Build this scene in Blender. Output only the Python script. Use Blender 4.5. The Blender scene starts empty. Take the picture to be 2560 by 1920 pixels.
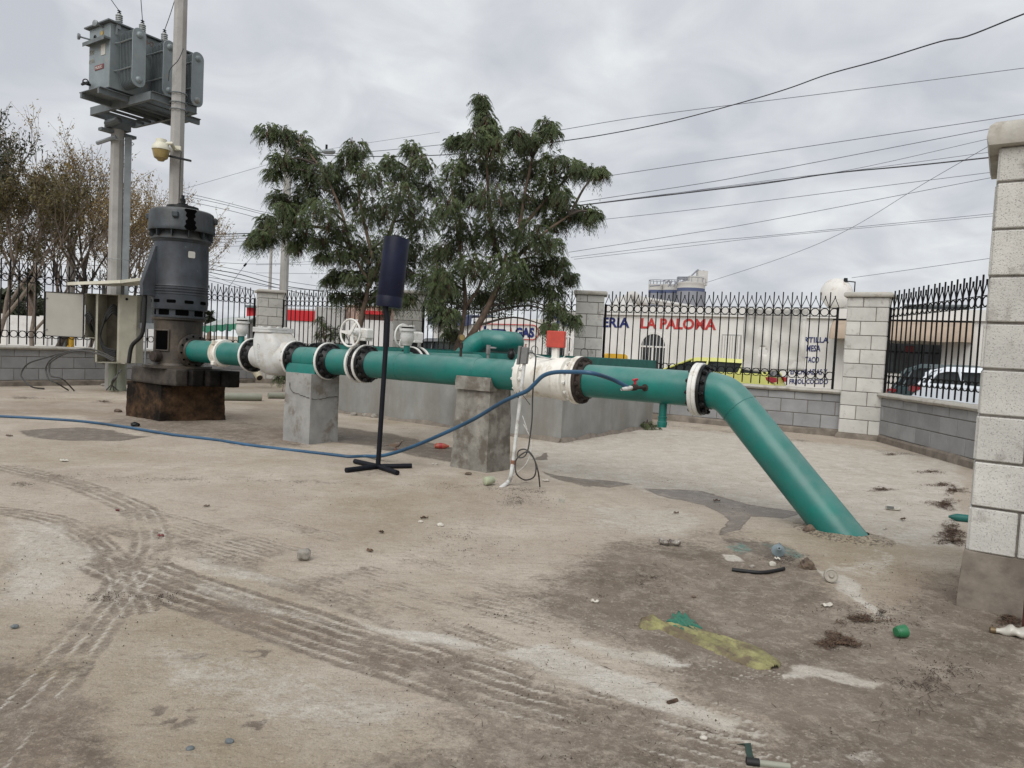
import bpy, bmesh, math, random
import numpy as np
from mathutils import Vector, Matrix, Quaternion
R = math.radians
random.seed(7)
rng = np.random.default_rng(7)
scene = bpy.context.scene
COL = scene.collection

# ------------------------------------------------------------------ camera
F_PX, CX, CY, CAMH = 1778.0, 1280.0, 960.0, 1.10
PITCH, ROLL = R(2.81), R(2.86)
_f = np.array([0, math.cos(PITCH), -math.sin(PITCH)])
_r0 = np.array([1.0, 0, 0]); _u0 = np.array([0, math.sin(PITCH), math.cos(PITCH)])
_r = _r0*math.cos(ROLL)+_u0*math.sin(ROLL)
_u = _u0*math.cos(ROLL)-_r0*math.sin(ROLL)
cam_d = bpy.data.cameras.new('camera'); cam = bpy.data.objects.new('camera', cam_d); COL.objects.link(cam)
cam_d.sensor_width = 36.0; cam_d.lens = 36.0*F_PX/2560.0
cam_d.clip_start = 0.05; cam_d.clip_end = 2000
M = Matrix(((_r[0], _u[0], -_f[0], 0), (_r[1], _u[1], -_f[1], 0), (_r[2], _u[2], -_f[2], CAMH), (0, 0, 0, 1)))
cam.matrix_world = M
scene.camera = cam
scene.render.resolution_x = 1024; scene.render.resolution_y = 768

# ------------------------------------------------------------------ world: overcast sky
SUN_EL, SUN_AZ = R(47), R(200)          # azimuth of the light, measured clockwise from +Y
world = bpy.data.worlds.new("World"); scene.world = world; world.use_nodes = True
nt = world.node_tree; nt.nodes.clear()
def N(nt, t, **kw):
    n = nt.nodes.new(t)
    for k, v in kw.items(): setattr(n, k, v)
    return n
def L(nt, a, b): nt.links.new(a, b)
out = N(nt, 'ShaderNodeOutputWorld'); bg = N(nt, 'ShaderNodeBackground'); bg.inputs['Strength'].default_value = 0.1
sky = N(nt, 'ShaderNodeTexSky', sky_type='NISHITA', sun_disc=False)
sky.sun_elevation = SUN_EL; sky.sun_rotation = SUN_AZ; sky.dust_density = 4.0
tc = N(nt, 'ShaderNodeTexCoord'); sep = N(nt, 'ShaderNodeSeparateXYZ'); L(nt, tc.outputs['Generated'], sep.inputs[0])
zz = N(nt, 'ShaderNodeMath', operation='MAXIMUM'); L(nt, sep.outputs['Z'], zz.inputs[0]); zz.inputs[1].default_value = 0.0
za = N(nt, 'ShaderNodeMath', operation='ADD'); L(nt, zz.outputs[0], za.inputs[0]); za.inputs[1].default_value = 0.30
dx = N(nt, 'ShaderNodeMath', operation='DIVIDE'); L(nt, sep.outputs['X'], dx.inputs[0]); L(nt, za.outputs[0], dx.inputs[1])
dy = N(nt, 'ShaderNodeMath', operation='DIVIDE'); L(nt, sep.outputs['Y'], dy.inputs[0]); L(nt, za.outputs[0], dy.inputs[1])
cmb = N(nt, 'ShaderNodeCombineXYZ'); L(nt, dx.outputs[0], cmb.inputs[0]); L(nt, dy.outputs[0], cmb.inputs[1])
n1 = N(nt, 'ShaderNodeTexNoise'); n1.inputs['Scale'].default_value = 1.15; n1.inputs['Detail'].default_value = 7; n1.inputs['Roughness'].default_value = 0.56
n1.inputs['Distortion'].default_value = 0.35
L(nt, cmb.outputs[0], n1.inputs['Vector'])
n2 = N(nt, 'ShaderNodeTexNoise'); n2.inputs['Scale'].default_value = 4.2; n2.inputs['Detail'].default_value = 6; n2.inputs['Roughness'].default_value = 0.5
n2.inputs['Distortion'].default_value = 0.6
L(nt, cmb.outputs[0], n2.inputs['Vector'])
ma = N(nt, 'ShaderNodeMath', operation='MULTIPLY'); L(nt, n2.outputs['Fac'], ma.inputs[0]); ma.inputs[1].default_value = 0.5
mb_ = N(nt, 'ShaderNodeMath', operation='MULTIPLY_ADD'); L(nt, n1.outputs['Fac'], mb_.inputs[0]); mb_.inputs[1].default_value = 0.5; L(nt, ma.outputs[0], mb_.inputs[2])
cr = N(nt, 'ShaderNodeValToRGB'); L(nt, mb_.outputs[0], cr.inputs[0])
e = cr.color_ramp.elements
e[0].position = 0.38; e[0].color = (0.50, 0.522, 0.565, 1)
e[1].position = 0.63; e[1].color = (0.77, 0.785, 0.79, 1)
e2 = cr.color_ramp.elements.new(0.485); e2.color = (0.595, 0.615, 0.648, 1)
e3 = cr.color_ramp.elements.new(0.555); e3.color = (0.665, 0.69, 0.715, 1)
vm = N(nt, 'ShaderNodeVectorMath', operation='SCALE'); L(nt, cr.outputs[0], vm.inputs[0]); vm.inputs['Scale'].default_value = 11.4
mx = N(nt, 'ShaderNodeMix', data_type='RGBA'); mx.inputs['Factor'].default_value = 0.95
L(nt, sky.outputs[0], mx.inputs[6]); L(nt, vm.outputs[0], mx.inputs[7])
L(nt, mx.outputs[2], bg.inputs['Color']); L(nt, bg.outputs[0], out.inputs[0])
# sun through cloud
sd = bpy.data.lights.new('sun', 'SUN'); sd.energy = 2.4; sd.angle = R(50); sd.color = (1.0, 0.98, 0.955)
sun = bpy.data.objects.new('sun', sd); COL.objects.link(sun)
to_sun = Vector((math.sin(SUN_AZ)*math.cos(SUN_EL), math.cos(SUN_AZ)*math.cos(SUN_EL), math.sin(SUN_EL)))
sun.rotation_euler = to_sun.to_track_quat('Z', 'Y').to_euler(); sun.location = (0, 0, 30)
vs = scene.view_settings; vs.view_transform = 'Standard'; vs.look = 'None'; vs.gamma = 1; vs.exposure = 0.0; vs.use_curve_mapping = False

# ------------------------------------------------------------------ pixel -> place (photo pixels, 2560 x 1920)
CAMP = np.array([0, 0, CAMH])
def ray(px, py):
    return _f + _r*(px-CX)/F_PX + _u*(CY-py)/F_PX
def G(px, py, z=0.0):
    d = ray(px, py); t = (z-CAMH)/d[2]; return Vector(CAMP+d*t)
def A(px, py, Y):
    d = ray(px, py); t = Y/d[1]; return Vector(CAMP+d*t)
def proj(p):
    v = np.asarray(p)-CAMP; z = v@_f
    return CX+F_PX*(v@_r)/z, CY-F_PX*(v@_u)/z
def crop(x0, y0, s=640/2212):
    return lambda a, b: (x0+a*s, y0+b*s)
C1 = crop(0, 0); C2 = crop(0, 480); C3 = crop(0, 900); C4 = crop(560, 200); C5 = crop(480, 640); C6 = crop(1040, 640); C7 = crop(1100, 180)
E1 = crop(1440, 640); E2 = crop(1920, 640); E3 = crop(1920, 200); E4 = crop(1920, 1100); E5 = crop(1440, 1200); E6 = crop(800, 960); E7 = crop(0, 1440)
K = 2560/2212.0
def D(a, b): return (a*K, b*K)
dv = Vector((0.841, -0.541, 0)); nv = Vector((0.541, 0.841, 0)); UP = Vector((0, 0, 1))

# ------------------------------------------------------------------ materials
MATS = {}
def mat(name, col, rough=0.6, metal=0.0, var=0.12, scale=6.0, bump=0.0, bscale=60.0, col2=None, fac2=0.5, scale2=2.0, sharp2=0.08,
        dust=0.0, dustcol=(0.42, 0.36, 0.30), spec=0.5, streak=0.0, island=0.0, speck=None, speckcol=(0.03, 0.022, 0.018)):
    """principled with noise variation, optional second colour in ragged patches, optional settled dust"""
    m = bpy.data.materials.new(name); m.use_nodes = True; nt = m.node_tree; b = nt.nodes['Principled BSDF']
    tc = N(nt, 'ShaderNodeTexCoord')
    n = N(nt, 'ShaderNodeTexNoise'); n.inputs['Scale'].default_value = scale; n.inputs['Detail'].default_value = 6; n.inputs['Roughness'].default_value = 0.62
    L(nt, tc.outputs['Object'], n.inputs['Vector'])
    cr = N(nt, 'ShaderNodeValToRGB'); L(nt, n.outputs['Fac'], cr.inputs[0])
    lo = [max(0, c*(1-var*1.6)) for c in col]; hi = [min(1, c*(1+var*1.2)) for c in col]
    cr.color_ramp.elements[0].position = 0.3; cr.color_ramp.elements[0].color = (*lo, 1)
    cr.color_ramp.elements[1].position = 0.7; cr.color_ramp.elements[1].color = (*hi, 1)
    c_out = cr.outputs[0]
    if col2:
        n2 = N(nt, 'ShaderNodeTexNoise'); n2.inputs['Scale'].default_value = scale2; n2.inputs['Detail'].default_value = 8; n2.inputs['Roughness'].default_value = 0.68
        mp = N(nt, 'ShaderNodeMapping'); L(nt, tc.outputs['Object'], mp.inputs[0])
        if streak: mp.inputs['Scale'].default_value = (1, 1, 1/(1+streak))
        L(nt, mp.outputs[0], n2.inputs['Vector'])
        r2 = N(nt, 'ShaderNodeValToRGB'); L(nt, n2.outputs['Fac'], r2.inputs[0])
        p = 0.68-0.36*fac2
        r2.color_ramp.elements[0].position = max(0, p-sharp2); r2.color_ramp.elements[0].color = (0, 0, 0, 1)
        r2.color_ramp.elements[1].position = min(1, p+sharp2); r2.color_ramp.elements[1].color = (1, 1, 1, 1)
        mx = N(nt, 'ShaderNodeMix', data_type='RGBA'); L(nt, r2.outputs[0], mx.inputs[0]); L(nt, c_out, mx.inputs[6]); mx.inputs[7].default_value = (*col2, 1)
        c_out = mx.outputs[2]
    if speck:
        n5 = N(nt, 'ShaderNodeTexNoise'); n5.inputs['Scale'].default_value = speck; n5.inputs['Detail'].default_value = 5; n5.inputs['Roughness'].default_value = 0.7
        L(nt, tc.outputs['Object'], n5.inputs['Vector']); r5 = N(nt, 'ShaderNodeValToRGB'); L(nt, n5.outputs['Fac'], r5.inputs[0])
        r5.color_ramp.elements[0].position = 0.665; r5.color_ramp.elements[0].color = (0, 0, 0, 1); r5.color_ramp.elements[1].position = 0.70; r5.color_ramp.elements[1].color = (0.85, 0.85, 0.85, 1)
        mx = N(nt, 'ShaderNodeMix', data_type='RGBA'); L(nt, r5.outputs[0], mx.inputs[0]); L(nt, c_out, mx.inputs[6]); mx.inputs[7].default_value = (*speckcol, 1); c_out = mx.outputs[2]
    if island:
        ge = N(nt, 'ShaderNodeNewGeometry'); mr = N(nt, 'ShaderNodeMapRange'); mr.inputs['To Min'].default_value = 1-island; mr.inputs['To Max'].default_value = 1+island*0.5; L(nt, ge.outputs['Random Per Island'], mr.inputs[0])
        vs_ = N(nt, 'ShaderNodeVectorMath', operation='SCALE'); L(nt, c_out, vs_.inputs[0]); L(nt, mr.outputs[0], vs_.inputs['Scale']); c_out = vs_.outputs[0]
    if dust:
        g = N(nt, 'ShaderNodeNewGeometry'); s = N(nt, 'ShaderNodeSeparateXYZ'); L(nt, g.outputs['Normal'], s.inputs[0])
        n3 = N(nt, 'ShaderNodeTexNoise'); n3.inputs['Scale'].default_value = 9; n3.inputs['Detail'].default_value = 8; L(nt, tc.outputs['Object'], n3.inputs['Vector'])
        mr = N(nt, 'ShaderNodeMapRange'); mr.inputs['From Min'].default_value = 0.15; mr.inputs['From Max'].default_value = 1.0; L(nt, s.outputs['Z'], mr.inputs[0])
        mu = N(nt, 'ShaderNodeMath', operation='MULTIPLY'); L(nt, mr.outputs[0], mu.inputs[0]); L(nt, n3.outputs['Fac'], mu.inputs[1])
        mu2 = N(nt, 'ShaderNodeMath', operation='MULTIPLY'); L(nt, mu.outputs[0], mu2.inputs[0]); mu2.inputs[1].default_value = dust*2; mu2.use_clamp = True
        mx = N(nt, 'ShaderNodeMix', data_type='RGBA'); L(nt, mu2.outputs[0], mx.inputs[0]); L(nt, c_out, mx.inputs[6]); mx.inputs[7].default_value = (*dustcol, 1)
        c_out = mx.outputs[2]
    L(nt, c_out, b.inputs['Base Color'])
    b.inputs['Roughness'].default_value = rough; b.inputs['Metallic'].default_value = metal
    b.inputs['Specular IOR Level'].default_value = spec
    if bump:
        n4 = N(nt, 'ShaderNodeTexNoise'); n4.inputs['Scale'].default_value = bscale; n4.inputs['Detail'].default_value = 6; L(nt, tc.outputs['Object'], n4.inputs['Vector'])
        bp = N(nt, 'ShaderNodeBump'); bp.inputs['Strength'].default_value = bump; bp.inputs['Distance'].default_value = 0.01
        L(nt, n4.outputs['Fac'], bp.inputs['Height']); L(nt, bp.outputs[0], b.inputs['Normal'])
    MATS[name] = m; return m
m_green = mat('green_paint', (0.003, 0.148, 0.122), 0.38, var=0.16, scale=3, bump=0.12, bscale=25, dust=0.34, dustcol=(0.25, 0.36, 0.33), col2=(0.022, 0.135, 0.12), fac2=0.34, scale2=4.5, sharp2=0.14, speck=26, speckcol=(0.012, 0.055, 0.05))
m_green2 = mat('green_paint_dull', (0.006, 0.105, 0.088), 0.55, var=0.2, scale=8, bump=0.15, bscale=40)
m_white = mat('white_paint', (0.66, 0.655, 0.62), 0.5, speck=30, speckcol=(0.20, 0.15, 0.11), var=0.07, scale=9, bump=0.15, bscale=50, col2=(0.42, 0.36, 0.28), fac2=0.12, scale2=14)
m_white2 = mat('white_paint_grimy', (0.74, 0.72, 0.66), 0.55, var=0.08, scale=5, bump=0.2, bscale=30, col2=(0.40, 0.33, 0.24), fac2=0.22, scale2=7, streak=3)
m_castwhite = mat('white_cast_iron', (0.56, 0.565, 0.55), 0.5, speck=22, speckcol=(0.25, 0.17, 0.10), col2=(0.42, 0.40, 0.35), fac2=0.3, scale2=6, var=0.06, scale=12, bump=0.35, bscale=90, dust=0.3, dustcol=(0.46, 0.36, 0.24))
m_black = mat('black_steel', (0.0055, 0.0058, 0.0062), 0.42, var=0.3, scale=30, bump=0.2, bscale=80, spec=0.3)
m_iron = mat('iron_railing_paint', (0.004, 0.004, 0.005), 0.55, var=0.2, scale=20, spec=0.2)
m_bolt = mat('bolt_steel', (0.03, 0.03, 0.03), 0.45, metal=0.3, var=0.4, scale=60)
m_rust = mat('rusty_brown', (0.030, 0.020, 0.015), 0.8, var=0.4, scale=20, bump=0.3)
m_motor = mat('motor_dark_blue_grey', (0.029, 0.035, 0.044), 0.48, var=0.35, speck=18, speckcol=(0.09, 0.10, 0.12), scale=5, bump=0.1, bscale=30, col2=(0.020, 0.020, 0.020), fac2=0.22, scale2=5, streak=2.5, dust=0.12)
m_motorw = mat('motor_worn_cap', (0.030, 0.038, 0.044), 0.5, var=0.3, scale=7, bump=0.2, bscale=30, col2=(0.015, 0.013, 0.011), fac2=0.38, scale2=3.5, streak=2.5, dust=0.35, dustcol=(0.20, 0.19, 0.17))
m_head = mat('oily_cast_head', (0.066, 0.051, 0.036), 0.55, var=0.35, scale=7, bump=0.25, bscale=40, col2=(0.014, 0.010, 0.007), fac2=0.52, scale2=3.2, streak=1.5)
m_oilwood = mat('oil_soaked_timber', (0.014, 0.011, 0.009), 0.8, spec=0.2, var=0.45, scale=10, bump=0.5, bscale=45, col2=(0.003, 0.0026, 0.0022), fac2=0.6, scale2=3)
m_oilconc = mat('oil_stained_concrete', (0.070, 0.040, 0.021), 0.85, spec=0.2, var=0.5, scale=9, bump=0.9, bscale=22, col2=(0.007, 0.005, 0.0035), fac2=0.5, scale2=2.4)
m_concp = mat('pier_concrete', (0.29, 0.285, 0.27), 0.9, var=0.14, scale=5, bump=0.35, bscale=18, col2=(0.17, 0.15, 0.125), fac2=0.30, scale2=3.2, sharp2=0.05)
m_concold = mat('old_pier_concrete', (0.25, 0.235, 0.205), 0.92, var=0.22, scale=8, bump=0.7, bscale=14, col2=(0.125, 0.11, 0.09), fac2=0.42, scale2=5.5, sharp2=0.07)
m_concch = mat('chamber_concrete', (0.27, 0.27, 0.255), 0.9, var=0.12, scale=2.5, bump=0.25, bscale=20, col2=(0.19, 0.175, 0.15), fac2=0.34, scale2=1.6, sharp2=0.12, streak=3)
m_plinth = mat('plinth_mortar', (0.19, 0.162, 0.132), 0.95, var=0.25, scale=7, bump=0.8, bscale=16)
m_block = mat('grey_block', (0.285, 0.285, 0.285), 0.9, island=0.16, var=0.12, scale=3, bump=0.5, bscale=110)
m_block2 = mat('white_block', (0.55, 0.54, 0.50), 0.85, island=0.12, var=0.08, scale=4, bump=0.6, bscale=110, col2=(0.30, 0.28, 0.25), fac2=0.10, scale2=9)
m_block2s = mat('white_block_shade_side', (0.42, 0.42, 0.40), 0.85, var=0.10, scale=4, bump=0.6, bscale=110, col2=(0.25, 0.24, 0.22), fac2=0.15, scale2=9)
m_mortar = mat('mortar', (0.17, 0.155, 0.135), 0.95, var=0.2, scale=20, bump=0.3)
m_coping = mat('coping_concrete', (0.43, 0.41, 0.365), 0.85, var=0.18, scale=5, bump=0.4, bscale=30, col2=(0.26, 0.23, 0.19), fac2=0.25, scale2=5)
m_polec = mat('pole_concrete', (0.34, 0.33, 0.312), 0.85, var=0.10, scale=4, bump=0.3, bscale=60, streak=4, col2=(0.26, 0.24, 0.22), fac2=0.3)
m_galv = mat('galvanised_steel', (0.24, 0.26, 0.27), 0.5, metal=0.4, var=0.12, scale=4)
m_trafo = mat('transformer_grey_paint', (0.195, 0.228, 0.236), 0.45, var=0.10, scale=4, bump=0.05, col2=(0.30, 0.25, 0.19), fac2=0.05, scale2=6)
m_frame = mat('platform_steel', (0.115, 0.13, 0.135), 0.55, var=0.15, scale=6)
m_porc = mat('porcelain_grey', (0.33, 0.35, 0.34), 0.22, var=0.1, scale=20)
m_cream = mat('cream_plastic', (0.58, 0.56, 0.45), 0.5, var=0.06)
m_ochre = mat('yellowed_dome', (0.27, 0.20, 0.075), 0.3, var=0.15, scale=10)
m_cab = mat('cabinet_beige_steel', (0.36, 0.345, 0.275), 0.55, var=0.10, scale=4, bump=0.05, col2=(0.22, 0.19, 0.13), fac2=0.14, scale2=6, streak=3)
m_cabin = mat('cabinet_door_inside', (0.34, 0.325, 0.285), 0.6, var=0.05, scale=3)
m_cabdark = mat('cabinet_inside_brown', (0.13, 0.115, 0.085), 0.8, var=0.25, scale=5)
m_roofs = mat('cream_sheet', (0.58, 0.56, 0.46), 0.5, var=0.10, scale=4)
m_rubber = mat('black_rubber', (0.006, 0.006, 0.006), 0.6, var=0.3, scale=30)
m_cable = mat('grey_cable', (0.045, 0.043, 0.040), 0.6, var=0.3, scale=30)
m_hose = mat('blue_hose', (0.020, 0.075, 0.145), 0.42, var=0.3, scale=2.5, dust=0.12, dustcol=(0.2, 0.26, 0.3))
m_pvcw = mat('white_pvc', (0.60, 0.60, 0.58), 0.45, var=0.15, scale=12, col2=(0.33, 0.30, 0.26), fac2=0.3, scale2=10)
m_pvcg = mat('greenish_grey_pvc', (0.235, 0.25, 0.195), 0.55, var=0.12, scale=5, dust=0.2)
m_pvcy = mat('cream_pvc', (0.50, 0.44, 0.31), 0.5, var=0.12, scale=8)
m_jbox = mat('grey_box', (0.17, 0.17, 0.165), 0.6, var=0.15, scale=15)
m_redbox = mat('red_painted_box', (0.46, 0.055, 0.035), 0.55, var=0.12, scale=15, bump=0.1)
m_red = mat('red_plastic', (0.34, 0.02, 0.03), 0.4, var=0.15)
m_navy = mat('navy_paint', (0.006, 0.008, 0.024), 0.48, var=0.3, scale=6, spec=0.2, speck=40, speckcol=(0.05, 0.05, 0.06))
m_post = mat('blue_black_paint', (0.005, 0.006, 0.010), 0.5, var=0.3, scale=10, spec=0.25)
m_brass = mat('tarnished_brass', (0.14, 0.10, 0.055), 0.5, metal=0.5, var=0.3, scale=20)
m_bark = mat('bark_brown', (0.15, 0.105, 0.075), 0.9, var=0.25, scale=12, bump=0.5, bscale=30)
m_barkd = mat('bark_dark', (0.07, 0.055, 0.045), 0.9, var=0.3, scale=10)
m_barkg = mat('bark_grey', (0.19, 0.155, 0.125), 0.9, var=0.3, scale=4)
m_wire = mat('wire_black', (0.035, 0.037, 0.045), 0.6)
m_wireg = mat('wire_grey', (0.16, 0.17, 0.20), 0.6)
m_stucco = mat('white_stucco', (0.66, 0.645, 0.61), 0.9, var=0.05, scale=0.8, bump=0.1, bscale=30, col2=(0.46, 0.44, 0.41), fac2=0.14, scale2=0.9, streak=3)
m_stucco2 = mat('grey_stucco', (0.40, 0.39, 0.37), 0.9, var=0.08, scale=1.2)
m_wallw = mat('whitewashed_wall', (0.64, 0.63, 0.61), 0.9, var=0.05, scale=0.7, col2=(0.47, 0.45, 0.42), fac2=0.18, scale2=1.5)
m_bluep = mat('blue_letter_paint', (0.008, 0.018, 0.12), 0.6, var=0.15, scale=8)
m_redp = mat('red_letter_paint', (0.46, 0.035, 0.03), 0.6, var=0.15, scale=8)
m_redwall = mat('red_wall_paint', (0.52, 0.012, 0.018), 0.7, var=0.08, scale=2)
m_tan = mat('tan_wall', (0.36, 0.25, 0.20), 0.9, var=0.1, scale=1.5)
m_glassd = mat('dark_glass', (0.030, 0.036, 0.038), 0.06, var=0.2, scale=3)
m_awn = mat('tan_awning_canvas', (0.36, 0.28, 0.21), 0.8, var=0.08, scale=3, bump=0.2, bscale=5)
m_tarp = mat('white_tarpaulin', (0.66, 0.645, 0.60), 0.7, var=0.06, scale=2, bump=0.4, bscale=5, col2=(0.36, 0.34, 0.30), fac2=0.08, scale2=3)
m_tank = mat('gas_tank_white', (0.66, 0.64, 0.60), 0.45, var=0.06, scale=3, col2=(0.44, 0.38, 0.32), fac2=0.2, scale2=3)
m_silo = mat('silo_grey', (0.23, 0.24, 0.27), 0.8, var=0.08, scale=0.2)
m_silow = mat('silo_white', (0.50, 0.49, 0.47), 0.8, var=0.08, scale=0.2)
m_silon = mat('silo_navy', (0.07, 0.09, 0.17), 0.8, var=0.08, scale=0.2)
m_yellow = mat('yellow_car_paint', (0.56, 0.56, 0.17), 0.25, var=0.03)
m_carw = mat('white_car_paint', (0.60, 0.64, 0.68), 0.2, var=0.02)
m_carg = mat('dark_green_car_paint', (0.035, 0.058, 0.062), 0.25, var=0.05)
m_cargr = mat('grey_car_paint', (0.11, 0.115, 0.12), 0.3, var=0.05)
m_cyel = mat('amber_plastic', (0.62, 0.36, 0.02), 0.5, var=0.1)
m_stone = mat('stone_grey', (0.26, 0.24, 0.21), 0.9, var=0.25, scale=30, bump=0.6, bscale=60)
m_stoneb = mat('stone_brown', (0.13, 0.095, 0.07), 0.95, var=0.4, scale=30, bump=0.8, bscale=60)
m_rag = mat('yellow_green_rag', (0.25, 0.235, 0.105), 0.9, var=0.25, scale=9, bump=0.8, bscale=45, col2=(0.135, 0.105, 0.065), fac2=0.45, scale2=12)
m_ragg = mat('green_stained_rag', (0.035, 0.20, 0.13), 0.85, var=0.5, scale=14, bump=0.6, bscale=35, col2=(0.06, 0.055, 0.04), fac2=0.35, scale2=14)
m_cupg = mat('green_plastic_cup', (0.02, 0.15, 0.06), 0.4, var=0.1)
m_jar = mat('pale_green_jar', (0.36, 0.39, 0.27), 0.4, var=0.1, scale=20)
m_bluelid = mat('dull_blue_plastic', (0.19, 0.24, 0.26), 0.5, var=0.12)
m_greydisc = mat('dusty_plastic', (0.34, 0.31, 0.26), 0.7, var=0.15, scale=25)
m_paper = mat('dirty_paper', (0.50, 0.47, 0.41), 0.9, var=0.2, scale=25, bump=0.4)
m_bottle = mat('clear_dirty_plastic', (0.42, 0.40, 0.35), 0.3, var=0.15, scale=10, bump=0.4, bscale=14)
m_orange = mat('orange_bottle_plastic', (0.40, 0.09, 0.05), 0.3, var=0.15, scale=20)
m_dove = mat('dove_feathers', (0.155, 0.125, 0.10), 0.9, var=0.3, scale=60)
m_canopy = mat('stall_canopy', (0.40, 0.43, 0.41), 0.7, var=0.1, scale=2)
m_canopyg = mat('stall_valance_green', (0.05, 0.26, 0.16), 0.7, var=0.1)
m_leaflit = mat('dry_leaf_bits', (0.085, 0.052, 0.032), 0.95, var=0.5, scale=40)
m_chips = mat('dirt_crumbs', (0.085, 0.066, 0.052), 0.95, var=0.5, scale=30)
m_twig = mat('twig', (0.06, 0.042, 0.03), 0.95, var=0.3)
m_sticker = mat('label_plate', (0.45, 0.44, 0.40), 0.5, var=0.1)
m_maroon = mat('maroon_sticker', (0.16, 0.035, 0.035), 0.5, var=0.2)
m_crack = mat('crack_dark', (0.03, 0.026, 0.022), 1.0)
m_asph = mat('asphalt', (0.06, 0.058, 0.055), 0.95, var=0.2, scale=3)

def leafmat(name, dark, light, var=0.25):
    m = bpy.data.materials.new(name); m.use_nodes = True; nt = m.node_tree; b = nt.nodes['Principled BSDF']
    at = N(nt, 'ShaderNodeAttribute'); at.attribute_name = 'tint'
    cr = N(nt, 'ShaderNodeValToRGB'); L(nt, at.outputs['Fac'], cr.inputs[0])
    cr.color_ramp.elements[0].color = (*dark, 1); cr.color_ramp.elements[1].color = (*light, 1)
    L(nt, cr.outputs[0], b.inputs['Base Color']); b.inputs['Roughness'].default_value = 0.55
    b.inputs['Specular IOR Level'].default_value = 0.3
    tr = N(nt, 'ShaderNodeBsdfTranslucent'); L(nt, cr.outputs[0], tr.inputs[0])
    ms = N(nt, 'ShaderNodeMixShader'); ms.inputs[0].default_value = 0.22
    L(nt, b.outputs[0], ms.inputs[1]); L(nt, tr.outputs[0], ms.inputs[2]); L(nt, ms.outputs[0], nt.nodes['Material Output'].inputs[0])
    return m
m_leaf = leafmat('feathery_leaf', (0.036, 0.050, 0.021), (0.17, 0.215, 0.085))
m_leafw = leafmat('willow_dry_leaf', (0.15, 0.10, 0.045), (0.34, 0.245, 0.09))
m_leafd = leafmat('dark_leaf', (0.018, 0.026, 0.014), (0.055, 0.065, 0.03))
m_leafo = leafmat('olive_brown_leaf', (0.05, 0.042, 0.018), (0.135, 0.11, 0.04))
m_pod = leafmat('seed_pod', (0.06, 0.032, 0.022), (0.13, 0.075, 0.05))
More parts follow.
